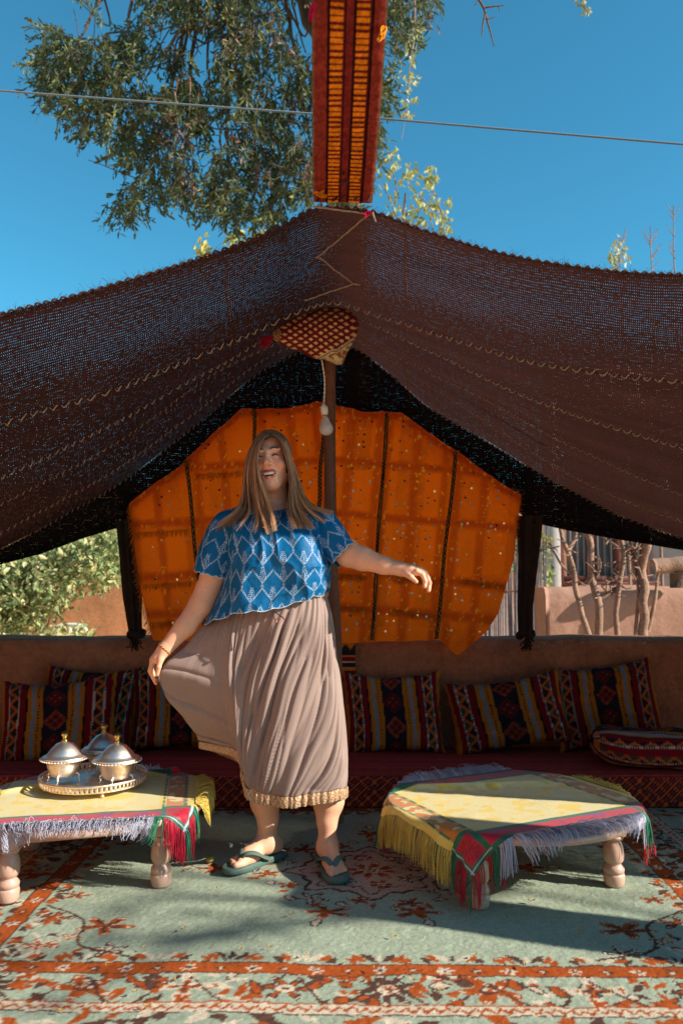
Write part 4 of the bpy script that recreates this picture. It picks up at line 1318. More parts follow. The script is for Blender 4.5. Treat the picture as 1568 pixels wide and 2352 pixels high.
# sequins
sq = []
rs = np.random.default_rng(29)
cols_x = [(452, 492), (512, 580), (606, 650), (676, 716), (776, 800), (826, 866), (912, 952), (982, 1020), (1080, 1114), (1142, 1180), (318, 334), (350, 420)]
for (xa, xb) in cols_x:
    for (ya, yb_) in ((950, 1040), (1072, 1172), (1205, 1300), (1330, 1388), (1412, 1462)):
        for yy in np.arange(ya, yb_, 17):
            for xq in np.arange(xa, xb, 17):
                if rs.random() < (0.42 if xq > 600 else 0.72): continue
                px_ = xq + rs.normal(0, 3); py_ = yy + rs.normal(0, 3)
                px_ += (-(py_ - 940) * 0.085 if px_ > 760 else (py_ - 940) * 0.10)
                if not (300 < px_ < 1192): continue
                if py_ < np.interp(px_, topc[:, 0], topc[:, 1]) + 12 or py_ > np.interp(px_, botc[:, 0], botc[:, 1]) - 8: continue
                sq.append((px_, py_))
sqV, sqF = [], []
for i, (a, b) in enumerate(sq):
    ia = np.interp(a, xx, np.arange(NX)); jb_ = (b - np.interp(a, xx, yt)) / (np.interp(a, xx, yb) - np.interp(a, xx, yt)) * (NY - 1)
    base_ = VO[int(ia), int(np.clip(jb_, 0, NY - 1))]
    p_ = P(a, b, base_[1] - 0.014)
    t1 = np.array([1, rs.normal(0, 0.12), 0]); t2 = np.array([0, rs.normal(0.05, 0.14), 1])
    an = np.arange(8) * math.pi / 4
    R_ = 0.0066 * rs.uniform(.8, 1.1)
    ring_ = p_ + R_ * (np.cos(an)[:, None] * t1 + np.sin(an)[:, None] * t2)
    sqV.append(ring_); sqF.append(np.arange(8)[::-1] + i * 8)
m_seq = mat('sequin', lin(190, 180, 150), 0.2, 0.5, metal=1.0)
build('sequins', np.concatenate(sqV), np.array(sqF), m_seq, bl, smooth=False)['kind'] = 'stuff'

# ------------------------------------------------------------------ red woven strap
e0 = (P(717, 462, 2.485) + P(716, 462, 2.485)) / 2
NB, NWd = 350, 52
q = np.linspace(0, 1, NB)
c0 = P(787, 466, 2.488)
wS = (857 - 717) / F * 2.49 * 1.01
# end point so that the strap has the same width where it leaves the frame
dT = wS * F / 175.0 * 0.94
c1 = P(803.5, 0, dT)
dirv = c1 - c0
cl = c0 + dirv * (q * 2.1)[:, None]
cl[:, 2] -= 0.03 * np.sin(np.clip(q * 2.1, 0, 1) * math.pi)
uxs = np.array([1.0, 0.05, 0.0]); uxs /= np.linalg.norm(uxs)
sv = np.linspace(-0.5, 0.5, NWd)
edge_w = 1 + 0.02 * (n2(q * 40, q * 0, 1.0, 3) - .5)
Vs = cl[:, None] + (sv[None, :, None] * wS * edge_w[:, None, None]) * uxs
Lq = q * 2.1 * np.linalg.norm(dirv)
sg, lg_ = np.meshgrid(np.zeros(NB), sv, indexing='ij')
lnn = Lq[:, None] + 0 * sv
ss_ = sv[None] + 0 * lnn
nrm_ = np.cross(dirv / np.linalg.norm(dirv), uxs); nrm_ *= -1 if nrm_[2] > 0 else 1
rib = 0.0016 * np.sin(lnn * 2 * math.pi / 0.0085 + np.floor((ss_ + .5) * 28) * math.pi) + 0.012 * (n2(ss_ * 0.4, lnn, 0.3, 8) - .5)
Vf = Vs + rib[..., None] * nrm_
SR = lin(150, 62, 52); SD = lin(116, 38, 40); SO = lin(238, 146, 34)
C = np.broadcast_to(SR, lnn.shape + (3,)).copy()
C[np.abs(ss_ - 0.02) < 0.085] = lin(136, 50, 48)
dash = ((lnn / 0.0165) % 1) < 0.60
for cx in (-0.16, 0.195):
    z_ = np.abs(ss_ - cx) < 0.095
    C[z_] = SD
    C[z_ & dash & (np.abs(ss_ - cx) < 0.088)] = SO
    C[(np.abs(np.abs(ss_ - cx) - 0.115) < 0.014)] = lin(58, 24, 28)
C[np.abs(np.abs(ss_) - 0.5) < 0.02] = lin(140, 96, 72)
C *= (0.45 + 1.0 * n2(ss_ * wS, lnn, 0.0065, 14, 2))[..., None]
m_strap = mat('strap_wool', None, 0.92, 0.06, noise=[(240, 0.2)], bump=[(380, 0.7, 0.003)], trans=0.35)
V = np.concatenate([Vf.reshape(-1, 3), (Vs - nrm_ * 0.006).reshape(-1, 3)])
strap = build('woven_strap', V, [gridf(NB, NWd), gridf(NB, NWd, flip=True) + NB * NWd], m_strap, col=np.concatenate([C.reshape(-1, 3)] * 2), loc=c0)
tag(strap, 'wide red woven strap with two orange dashed stripes pulling up the tent front', 'strap')
m_th = {k: mat(k + '_yarn', c_, 0.9, 0.1) for k, c_ in (('orange', lin(214, 130, 24)), ('pink', lin(206, 24, 74)), ('white', lin(214, 200, 172)), ('dark', lin(70, 52, 48)))}
def yarn(k, x_, y_, dx, dy, n=16, r=0.0022, sp_=0.35):
    f_ = np.clip((462 - y_) / 462, 0, 1.2)
    d_ = 2.488 + (dT - 2.488) * f_ - 0.02
    PP = np.zeros((n, 6, 3)); a_ = P(x_, y_, d_); b_ = P(x_ + dx, y_ + dy, d_ - 0.01)
    L_ = np.linalg.norm(b_ - a_)
    for i in range(n):
        e_ = b_ + RNG.normal(0, L_ * sp_ * 0.35, 3)
        PP[i] = curve([a_ + RNG.normal(0, 0.002, 3), (a_ + e_) / 2 + RNG.normal(0, L_ * 0.08, 3), e_], 6)
    V, Fq = tubes(PP, np.full((n, 6), r), 3)
    build('yarn_tuft', V, Fq, m_th[k], strap)
yarn('orange', 768, 272, -26, 12); yarn('pink', 814, 258, -14, 22); yarn('pink', 806, 282, -22, 24); yarn('orange', 886, 60, -12, 28); yarn('pink', 722, 8, -10, 36, 10)
yarn('white', 866, 276, -6, 14, 10); yarn('orange', 722, 440, 24, 10); yarn('orange', 742, 436, -8, 12); yarn('pink', 846, 488, -8, 8, 20); yarn('pink', 838, 490, 12, -2, 20)
for (x_, y_) in ((740, 395), (806, 345), (790, 385), (836, 350), (845, 355), (800, 405), (838, 410), (734, 455), (764, 455), (790, 448), (820, 452), (850, 450), (775, 450)):
    yarn('dark', x_, y_, RNG.uniform(-10, 10), RNG.uniform(4, 18), 4, 0.0016)

# ------------------------------------------------------------------ cable
m_cable = mat('grey_cable', lin(120, 132, 138), 0.5, 0.4)
a_, b_ = P(-500, 170, 3.95), P(705, 256, 3.75)
c_, d_ = P(878, 268, 3.7), P(2300, 392, 3.3)
n = 60
pts = np.concatenate([np.linspace(a_, b_, n), np.linspace(b_, c_, 12)[1:], np.linspace(c_, d_, n)[1:]])
pts[:, 2] -= 0.01 * np.sin(np.linspace(0, math.pi, len(pts)))
V, Fq = tube(pts, 0.0052, 8)
tag(build('overhead_cable', V, Fq, m_cable), 'thin grey cable strung across the sky behind the red strap', 'cable')

# ================================================================== BEHIND THE TENT
def leaf_mesh(pos, dr, L, W, col, rng, curl=0.15):
    """many pointed leaves: pos (n,3), dr (n,3) direction; six-sided blades folded along the rib"""
    n = len(pos)
    dr = dr / (np.linalg.norm(dr, axis=1, keepdims=True) + 1e-9)
    up = rng.normal(0, 1, (n, 3)) + [0, 0, 0.6]
    sd = np.cross(dr, up); sd /= np.linalg.norm(sd, axis=1, keepdims=True) + 1e-9
    nr = np.cross(sd, dr)
    L = np.broadcast_to(L, (n,))[:, None]; W = np.broadcast_to(W, (n,))[:, None]
    v0 = pos
    v1 = pos + dr * L * .35 + sd * W + nr * W * 0.3
    v2 = pos + dr * L * .35 - sd * W + nr * W * 0.3
    v3 = pos + dr * L * .72 + sd * W * .8 + nr * (W * .3 - L * curl * .4)
    v4 = pos + dr * L * .72 - sd * W * .8 + nr * (W * .3 - L * curl * .4)
    v5 = pos + dr * L - nr * L * curl
    vm = pos + dr * L * .5 - nr * L * curl * .1
    V = np.stack([v0, v1, v2, v3, v4, v5, vm], 1).reshape(-1, 3)
    k = np.arange(n)[:, None] * 7
    Fq = np.concatenate([k + [[0, 6, 1, 1]], ], 0)
    t = np.concatenate([k + [[0, 6, 1]], k + [[1, 6, 3]], k + [[3, 6, 5]], k + [[0, 2, 6]], k + [[2, 4, 6]], k + [[4, 5, 6]]])
    return V, t, np.repeat(col, 7, 0)

def inpoly(x, y, poly):
    poly = np.asarray(poly, float)
    r = np.zeros(x.shape, bool)
    j = len(poly) - 1
    for i in range(len(poly)):
        xi, yi = poly[i]; xj, yj = poly[j]
        c = ((yi > y) != (yj > y)) & (x < (xj - xi) * (y - yi) / (yj - yi + 1e-9) + xi)
        r ^= c
        j = i
    return r

m_leaf = mat('olive_leaf', None, 0.5, 0.35, trans=0.28)
m_bark = mat('grey_bark', lin(104, 84, 70), 0.95, 0.1, noise=[(12, 0.3)], bump=[(40, 0.8, 0.01)])
m_palebark = mat('pale_bark', lin(150, 118, 98), 0.9, 0.1, noise=[(9, 0.35), (50, 0.2)], bump=[(50, 0.8, 0.008)])

def limbs(name, paths, m, parent):
    ps = []
    for pts, r0, r1 in paths:
        c = curve(pts, max(8, 6 * len(pts)))
        c = c + (np.stack([vnoise(c * 9 + k * 7) for k in range(3)], -1) - .5) * r0 * 1.6 * np.linspace(0, 1, len(c))[:, None]
        ps.append(tube(c, np.linspace(r0, r1, len(c)), 7))
    V, Fq = merge(ps)
    return build(name, V, Fq, m, parent)

# ---- the big evergreen whose boughs hang over the tent
rt = np.random.default_rng(101)
tree = empty('evergreen_tree', (0.15, 8.6, -0.03), 'large dark evergreen tree whose boughs hang over the tent top left', 'tree')
poly = [(80, 130), (112, 60), (170, 70), (200, 95), (240, 80), (300, 55), (330, 0), (330, -260), (1010, -260), (990, 0), (965, 60), (930, 95), (900, 130), (880, 260), (868, 340), (800, 470), (720, 470), (640, 510), (565, 520), (520, 505), (490, 470), (440, 470), (420, 500), (400, 475), (360, 440), (330, 470), (285, 495), (235, 460), (290, 440), (270, 390), (240, 320), (190, 300), (195, 270), (150, 240), (110, 220), (75, 155)]
hub = P(560, -420, 7.2)
nt_ = 3300
tx = rt.uniform(70, 1000, nt_ * 2); ty = rt.uniform(-230, 525, nt_ * 2)
okk = inpoly(tx, ty, poly)
gap = n2(tx, ty, 78, 33, 2)
okk &= gap > 0.335 + 0.02 * (ty > 300)
# big window of sky in the upper left of the crown
okk &= ~(((tx - 405) / 75) ** 2 + ((ty - 60) / 40) ** 2 < 1) & ~(((tx - 360) / 50) ** 2 + ((ty - 150) / 40) ** 2 < 0.8)
tx, ty = tx[okk][:nt_], ty[okk][:nt_]
td = 6.9 + rt.normal(0, 0.35, len(tx)) + 0.5 * (n2(tx, ty, 120, 44) - .5)
TP = P(tx, ty, td)
droop = P(tx, ty, td) - hub; droop /= np.linalg.norm(droop, axis=1, keepdims=True)
tdir = droop * 0.8 + rt.normal(0, 0.55, TP.shape) + [0, 0, -0.25]
tdir /= np.linalg.norm(tdir, axis=1, keepdims=True)
tl_len = rt.uniform(0.13, 0.28, len(TP))
NLf = 12
q = np.tile(np.linspace(0.05, 1, NLf), (len(TP), 1))
lp = TP[:, None] + tdir[:, None] * (q * tl_len[:, None])[..., None]
ld = tdir[:, None] * 0.75 + rt.normal(0, 0.55, lp.shape)
dry = (n2(tx, ty, 60, 55, 2) > 0.60) & (tx > 330) & (ty < 400)
base = np.where((rt.random((len(TP), 1, 1)) < 0.15), lin(120, 124, 70), lin(88, 98, 58)) * rt.uniform(0.6, 1.25, (len(TP), NLf, 1))
base = np.where(dry[:, None, None] & (rt.random((len(TP), NLf, 1)) < 0.65), lin(128, 98, 76) * rt.uniform(.6, 1.2, (len(TP), NLf, 1)), base)
lp = lp.reshape(-1, 3); ld = ld.reshape(-1, 3); base = np.broadcast_to(base, (len(TP), NLf, 3)).reshape(-1, 3)
kp = ~(np.repeat(dry, NLf) & (rt.random(len(lp)) < 0.35))
V, Ft, C = leaf_mesh(lp[kp], ld[kp], rt.uniform(0.046, 0.088, kp.sum()), rt.uniform(0.0070, 0.0118, kp.sum()), base[kp], rt)
build('crown', V, Ft, m_leaf, tree, smooth=False, col=C)
TW = np.stack([TP, TP + tdir * tl_len[:, None] * .5, TP + tdir * tl_len[:, None]], 1)
V, Fq = tubes(TW, np.tile(np.array([0.0045, 0.003, 0.0015]), (len(TW), 1)), 3)
build('twigs', V, Fq, m_bark, tree)
paths = [([(0.15, 8.6, -0.03), (0.10, 8.55, 1.5), (0.2, 8.2, 3.0), (0.1, 7.8, 4.6), hub + [0.4, 0.3, -0.6]], 0.17, 0.08)]
for (ex, ey) in ((150, 150), (190, 60), (260, 250), (330, 440), (420, 430), (520, 470), (640, 450), (720, 380), (860, 250), (940, 60), (600, 200), (480, 250), (390, 330), (700, 120), (560, 340), (800, 20)):
    e = P(ex, ey, 6.9 + rt.normal(0, 0.2)); mid = (hub * .45 + e * .55) + rt.normal(0, 0.16, 3) + [0, 0, 0.25]
    paths.append(([hub, hub * .75 + mid * .25 + rt.normal(0, .06, 3), mid, e], 0.038, 0.006))
    for _ in range(5):
        s_ = mid * rt.uniform(.2, .8); s_ = mid + (e - mid) * rt.uniform(0, .9)
        paths.append(([s_, s_ + rt.normal(0, .13, 3) + [0, 0, -.05], s_ + rt.normal(0, .26, 3) + [0, 0, -.1]], 0.011, 0.003))
# the dark arching bough in the sky window
paths.append(([P(560, 20, 6.8), P(470, 62, 6.8), P(420, 72, 6.8), P(395, 100, 6.8), P(375, 130, 6.8)], 0.026, 0.012))
paths.append(([P(430, 70, 6.8), P(455, 110, 6.8), P(440, 140, 6.8)], 0.010, 0.004))
paths.append(([P(395, 98, 6.8), P(410, 130, 6.8), P(380, 160, 6.8)], 0.010, 0.004))
limbs('trunk', paths, m_bark, tree)
pp = []
for (ex, ey) in ((400, 210), (410, 190), (395, 240), (430, 200), (385, 215), (400, 265), (530, 100), (520, 130), (540, 90), (505, 120)):
    a0_ = P(ex, ey, 6.45); pp.append(([a0_, a0_ + rt.normal(0, .05, 3), a0_ + np.array([rt.normal(0, .06), 0, rt.normal(-.08, .1)])], 0.011, 0.003))
limbs('dead_twigs', pp, m_palebark, tree)['kind'] = 'stuff'

# ---- a paler, yellowing tree behind the tent front
yt_ = empty('yellowing_tree', (0.95, 9.4, -0.03), 'thin tree with pale yellow leaves peeking over the tent beside the strap', 'tree')
def sparse_tree(root, spots, d, leafL, leafW, colA, colB, n_per, rng, m=m_leaf):
    ps, ds, cs, pth = [], [], [], []
    for (x_, y_, rx_, ry_) in spots:
        for k in range(n_per):
            a = rng.uniform(0, 6.28); r = rng.random() ** .5
            p_ = P(x_ + rx_ * r * math.cos(a), y_ + ry_ * r * math.sin(a), d + rng.normal(0, .12))
            ps.append(p_); ds.append(rng.normal(0, .5, 3) + [0, 0, -0.6])
            t_ = rng.random(); cs.append((colA * t_ + colB * (1 - t_)) * rng.uniform(.75, 1.15))
        c_ = P(x_, y_, d)
        pth.append(([c_ + [rng.normal(0, .1), 0, -0.5], c_ + [0, 0, -.15], c_ + [rng.normal(0, .1), 0, .12]], 0.008, 0.002))
    V, t, C = leaf_mesh(np.array(ps), np.array(ds), rng.uniform(leafL * .7, leafL * 1.2, len(ps)), rng.uniform(leafW * .8, leafW * 1.2, len(ps)), np.array(cs), rng)
    build('crown', V, t, m, root, smooth=False, col=C)
    return pth
YA, YB = lin(206, 190, 92), lin(150, 160, 96)
pth = sparse_tree(yt_, [(890, 420, 26, 70), (930, 470, 34, 50), (985, 440, 18, 50), (1010, 470, 30, 26), (965, 500, 40, 26), (1020, 515, 18, 18), (900, 360, 22, 26), (990, 400, 12, 24), (940, 390, 26, 30)], 8.8, 0.085, 0.023, YA, lin(140, 158, 120), 26, rt)
pth.append(([(0.95, 9.4, -0.03), (0.9, 9.2, 2.0), (0.75, 8.9, 3.3), tuple(P(930, 450, 8.8))], 0.05, 0.012))
limbs('trunk', pth, m_palebark, yt_)
yb2 = empty('yellowing_tree', (-1.2, 9.0, -0.03), 'small pale leafed tree top just showing above the tent roof at left', 'tree')
pth = sparse_tree(yb2, [(560, 540, 34, 16), (530, 545, 14, 18), (462, 560, 14, 22), (468, 580, 18, 10), (600, 535, 20, 12)], 8.6, 0.08, 0.024, YA, YB, 24, rt)
pth.append(([(-1.2, 9.0, -0.03), (-1.15, 8.8, 2.0), tuple(P(520, 600, 8.6))], 0.04, 0.012))
limbs('trunk', pth, m_palebark, yb2)
# hanging creeper right of the strap
cr = empty('hanging_creeper', tuple(P(940, 275, 6.4)), 'pale creeper strand dangling from the tree right of the strap', 'creeper')
pth = sparse_tree(cr, [(955, 75, 14, 12), (940, 105, 14, 16), (945, 140, 10, 16), (930, 170, 12, 14), (950, 180, 8, 10), (935, 200, 10, 16), (950, 225, 10, 8), (930, 240, 10, 16), (936, 262, 8, 10), (962, 72, 10, 6)], 6.4, 0.05, 0.014, lin(206, 200, 150), lin(150, 160, 104), 12, rt)
c = curve([P(950, -60, 6.4), P(952, 60, 6.4), P(940, 160, 6.4), P(934, 250, 6.4), P(922, 320, 6.4)], 30)
V, Fq = tube(c, np.linspace(0.007, 0.002, 30), 5)
build('stem', V, Fq, m_palebark, cr)
# bare dark branch and a sprig at the top edge
br = empty('bare_branch', tuple(P(1135, 108, 4.2)), 'dark leafless branch tip poking in at the top edge of the sky', 'branch')
limbs('wood', [([P(1060, -160, 4.2), P(1092, -20, 4.2), P(1112, 20, 4.2), P(1122, 60, 4.2), P(1136, 108, 4.2)], 0.013, 0.003), ([P(1110, 18, 4.2), P(1135, 14, 4.2), P(1156, 12, 4.2)], 0.006, 0.0025),
               ([P(1114, 30, 4.2), P(1108, 60, 4.2), P(1106, 85, 4.2)], 0.007, 0.0025), ([P(1145, 14, 4.2), P(1148, 24, 4.2)], 0.004, 0.002), ([P(1120, 44, 4.2), P(1136, 38, 4.2)], 0.004, 0.002), ([P(1100, -5, 4.2), P(1090, 14, 4.2)], 0.004, 0.002)], m_bark, br)
spg = empty('leaf_sprig', tuple(P(1345, 30, 5.0)), 'small sprig of pale leaves at the top right edge of the sky', 'branch')
pth = sparse_tree(spg, [(1335, 6, 14, 10), (1346, 22, 8, 10)], 5.0, 0.035, 0.009, lin(170, 160, 112), lin(120, 128, 88), 14, rt)
limbs('wood', [([P(1310, -80, 5.0), P(1330, -10, 5.0), P(1348, 26, 5.0)], 0.006, 0.002)], m_bark, spg)
sp2 = empty('leaf_sprig', tuple(P(235, 45, 6.0)), 'drooping sprig of narrow leaves at the top left edge of the sky', 'branch')
pth = sparse_tree(sp2, [(200, 4, 22, 12), (222, 28, 14, 14), (232, 44, 8, 10), (178, -4, 16, 8)], 6.0, 0.06, 0.008, lin(96, 110, 74), lin(76, 92, 62), 12, rt)
limbs('wood', [([P(150, -60, 6.0), P(190, 0, 6.0), P(236, 46, 6.0)], 0.007, 0.002)], m_bark, sp2)
# twigs over the right roof line
for i, (x_, top_, lab) in enumerate(((1420, 545, 'thin sapling with a few pale leaves above the right roof line'), (1492, 520, 'bare twiggy sapling second from the right above the roof line'), (1545, 470, 'tallest bare twiggy sapling at the right edge above the roof'))):
    b = P(x_ + 4, 640, 9.0); b0 = b.copy(); b0[2] = -0.03
    s_ = empty('sapling', b0, lab, 'sapling', 'saplings behind the tent')
    pth = [([b0, b - [0, 0, .8], b, P(x_, top_, 9.0)], 0.022, 0.005)]
    for k in range(7):
        yy = rt.uniform(top_ + 10, 625); xx_ = x_ + 4 * (yy - top_) / 100
        sg_ = rt.choice([-1, 1]); pth.append(([P(xx_, yy, 9.0), P(xx_ + sg_ * 10, yy - 14, 9.0), P(xx_ + sg_ * rt.uniform(12, 24), yy - rt.uniform(22, 44), 9.0)], 0.006, 0.0025))
    limbs('trunk', pth, m_palebark, s_)
    if i == 0:
        sparse_tree(s_, [(1418, 560, 20, 24), (1430, 590, 18, 24), (1408, 600, 12, 20)], 9.0, 0.08, 0.02, lin(206, 196, 150), lin(150, 160, 110), 20, rt)

# ---- left: house wall, bush, plastic chair
m_mudo = mat('ochre_mud_wall', lin(174, 122, 86), 0.95, 0.1, noise=[(0.9, 0.14), (5, 0.12), (40, 0.12)], bump=[(8, 0.5, 0.02), (60, 0.5, 0.006)])
hw = adobe_wall('mud_wall', -6.5, -1.6, 8.6, 9.0, -0.03, 1.95, 'ochre mud wall in the yard behind the bush at left', 'wall', 0.03, m_mudo)
bush = empty('leafy_bush', (-2.9, 7.2, -0.03), 'sunlit pale green bush with many stems beyond the low wall at left', 'bush')
bp = [(-260, 1320), (0, 1288), (60, 1268), (120, 1250), (200, 1232), (262, 1205), (292, 1230), (292, 1330), (262, 1325), (225, 1352), (190, 1345), (160, 1370), (130, 1400), (104, 1400), (92, 1440), (60, 1452), (0, 1470), (-260, 1480)]
nb_ = 1500
bx = rt.uniform(-260, 295, nb_ * 3); by = rt.uniform(1195, 1480, nb_ * 3)
kk = inpoly(bx, by, bp) & (n2(bx, by, 30, 88, 2) > 0.36)
bx, by = bx[kk][:nb_], by[kk][:nb_]
# low creeping sprays along the wall
bx = np.concatenate([bx, rt.uniform(90, 210, 26)]); by = np.concatenate([by, rt.uniform(1452, 1466, 26)])
BP = P(bx, by, 7.2 + rt.normal(0, .38, len(bx)))
k = 9
lp = (BP[:, None] + rt.normal(0, .045, (len(BP), k, 3))).reshape(-1, 3)
ld = rt.normal(0, .7, lp.shape) + [0, -.1, -.25]
shade = rt.uniform(.7, 1.15, (len(lp), 1))
tcol = np.where(rt.random((len(lp), 1)) < .22, lin(206, 196, 140), np.where(rt.random((len(lp), 1)) < .4, lin(168, 176, 116), lin(128, 146, 92)))
V, t, C = leaf_mesh(lp, ld, rt.uniform(.045, .075, len(lp)), rt.uniform(.012, .019, len(lp)), tcol * shade, rt)
build('crown', V, t, m_leaf, bush, smooth=False, col=C)
pth = []
for i in range(22):
    x_ = rt.uniform(-120, 95); b_ = P(x_, 1500, 7.2 + rt.normal(0, .25)); b_[2] = -0.03
    tp_ = P(x_ + rt.normal(30, 55), rt.uniform(1290, 1400), 7.2 + rt.normal(0, .3))
    pth.append(([b_, b_ * .5 + tp_ * .5 + rt.normal(0, .05, 3), tp_], 0.016, 0.005))
limbs('trunk', pth, m_palebark, bush)

m_plas = mat('white_chair_plastic', lin(214, 212, 202), 0.45, 0.4, noise=[(8, 0.06)])
ch = empty('plastic_chair', (-2.70, 8.0, -0.03), 'white plastic garden chair whose back shows above the low wall', 'chair')
cx, cy = -2.70, 8.0
a = np.linspace(math.pi, 0, 24)
hoop = np.stack([cx + 0.185 * np.sign(np.cos(a)) * np.abs(np.cos(a)) ** .6, cy - 0.08 * np.sin(a) * 0, 0.38 + 0.24 * np.abs(np.sin(a)) ** .5], -1)
V, Fq = tube(hoop, 0.016, 8); build('back_frame', V, Fq, m_plas, ch)
for i in range(5):
    x_ = cx - 0.12 + 0.06 * i
    V, Fq = box((x_ - .018, cy - .006, .37), (x_ + .018, cy + .006, .607), .004); build('back_slat', V, Fq, m_plas, ch)
V, Fq = box((cx - .22, cy - .40, .34), (cx + .22, cy + .02, .366), .012); build('seat', V, Fq, m_plas, ch)
for sx_ in (-1, 1):
    V, Fq = tube(curve([(cx + sx_ * .2, cy, .50), (cx + sx_ * .24, cy - .2, .52), (cx + sx_ * .23, cy - .38, .48), (cx + sx_ * .22, cy - .39, .36)], 16), .015, 8); build('arm', V, Fq, m_plas, ch)
    for dy_ in (0.0, -.37):
        V, Fq = tube([(cx + sx_ * .19, cy + dy_, .335), (cx + sx_ * .22, cy + dy_ + (.03 if dy_ == 0 else -.02), -.03)], [.022, .017], 8); build('leg', V, Fq, m_plas, ch)

# ---- right: terrace wall, house, reed screen, bare trees, log
m_terr = mat('pink_mud_wall', lin(168, 128, 108), 0.95, 0.1, noise=[(1.2, 0.12), (7, 0.12), (50, 0.10)], bump=[(9, 0.5, 0.02), (70, 0.4, 0.005)])
adobe_wall('terrace_wall', 1.78, 6.2, 7.0, 7.4, -0.03, 1.01, 'pinkish adobe terrace wall behind the bare trunks at right', 'wall', 0.03, m_terr, 0.07)
# house with tall windows
hs = empty('house', (4.6, 9.3, -0.03), 'house front with tall glazed windows in brown frames beyond the terrace wall', 'house')
m_plast = mat('pale_plaster', lin(190, 178, 170), 0.9, 0.1, noise=[(2, .1), (20, .08)], bump=[(30, .4, .006)])
m_frame = mat('red_brown_frame', lin(112, 62, 50), 0.6, 0.3, noise=[(20, .2)])
m_bar = mat('grey_bar', lin(122, 114, 110), .7, .2)
m_glass = mat('window_glass', lin(96, 100, 104), 0.28, 0.4, noise=[(2.5, .35)])
def hbox(nm, x0, x1, z0, z1, y0, y1, m, par, bev=.006):
    V, Fq = box((x0, y0, z0), (x1, y1, z1), bev); return build(nm, V, Fq, m, par)
def X(px, d): return (px - 784) / F * d
wx0, wx1 = X(1292, 9.3), X(1478, 9.3)
zb_, zt_ = P(0, 1336, 9.3)[2], 3.0
hbox('wall', wx1 + .1, 9.0, -.03, 3.6, 9.3, 9.6, m_plast, hs)
hbox('wall', wx0 - .08, wx1 + .1, -.03, zb_, 9.3, 9.6, m_terr, hs)
hbox('wall', wx0 - .08, wx1 + .1, zt_, 3.6, 9.3, 9.6, m_plast, hs)
hbox('corner_post', X(1258, 9.2), wx0 - .085, -.03, 3.3, 9.1, 9.4, m_plast, hs)
wf = hbox('window_frame', wx0 - .078, wx0, zb_ + .002, zt_ - .002, 9.26, 9.34, m_frame, hs)
for k_, x_ in enumerate(np.linspace(wx0 + (wx1 - wx0) / 3, wx1, 3)):
    hbox('window_frame', x_ - .035, x_ + .035, zb_ + .002, zt_ - .002, 9.26, 9.34, m_frame, hs)
    xa = wx0 + (wx1 - wx0) / 3 * k_
    gp = hbox('window_pane', xa + .04, x_ - .04, zb_ + .062, zt_ - .01, 9.30, 9.31, m_glass, hs, .002)
    for j in range(3):
        xm = xa + (x_ - xa) * (j + 1) / 4
        hbox('glazing_bar', xm - .012, xm + .012, zb_ + .062, zt_ - .01, 9.275, 9.298, m_bar, gp, .002)
hbox('window_frame', wx0 + .002, wx1 - .04, zb_ + .002, zb_ + .066, 9.255, 9.335, m_frame, hs)
hbox('window_sill', wx0 - .12, wx1 + .12, zb_ - .04, zb_ - .002, 9.16, 9.295, m_frame, hs)
for (xa, xb, za, zbb) in ((X(1495, 9.3), X(1535, 9.3), 1.60, 2.4), (X(1548, 9.3), X(1640, 9.3), 1.60, 2.4)):
    hbox('window_frame', xa - .03, xb + .03, za - .03, zbb, 9.25, 9.298, m_frame, hs); hbox('window_pane', xa, xb, za, zbb - .04, 9.23, 9.248, m_glass, hs, .002)
# reed screen
m_reed = mat('grey_reed', lin(132, 124, 122), 0.9, 0.1, noise=[(15, .3)])
rsn = empty('reed_screen', (1.75, 7.9, -0.03), 'grey screen of upright reeds to the right of the orange blanket', 'screen', None)
xr = np.arange(X(1110, 7.9), X(1252, 7.9), 0.0185)
for i, x_ in enumerate(xr):
    top_ = 1.62 + 0.12 * math.sin(i * 1.7) + rt.normal(0, .06)
    V, Fq = tube(np.array([(x_ + rt.normal(0, .004), 7.9 + rt.normal(0, .008), -.03), (x_ + rt.normal(0, .006), 7.9 + rt.normal(0, .008), .8), (x_ + rt.normal(0, .012), 7.9, top_)]), [0.0095, .009, .007], 6)
    build('reed', V, Fq, m_reed, rsn)
for z_ in (.45, .95, 1.35):
    V, Fq = tube(np.array([(xr[0], 7.885, z_), (xr[-1], 7.885, z_ + .01)]), .007, 6); build('binding', V, Fq, m_bark, rsn)
# greenery beside the screen
gb = empty('climbing_plant', (2.05, 8.4, -0.03), 'green climbing plant with yellow leaves beside the reed screen', 'plant')
pth = sparse_tree(gb, [(1245, 1235, 16, 26), (1250, 1290, 16, 30), (1258, 1325, 12, 16), (1240, 1265, 10, 20), (1176, 1240, 6, 12), (1174, 1262, 6, 14), (1172, 1300, 9, 12)], 8.4, 0.07, 0.022, lin(190, 184, 90), lin(92, 120, 80), 34, rt)
limbs('trunk', [([(2.05, 8.4, -.03), tuple(P(1250, 1330, 8.4)), tuple(P(1246, 1240, 8.4))], .02, .006), ([(1.85, 8.4, -.03), tuple(P(1172, 1310, 8.4)), tuple(P(1178, 1235, 8.4))], .014, .005)], m_palebark, gb)
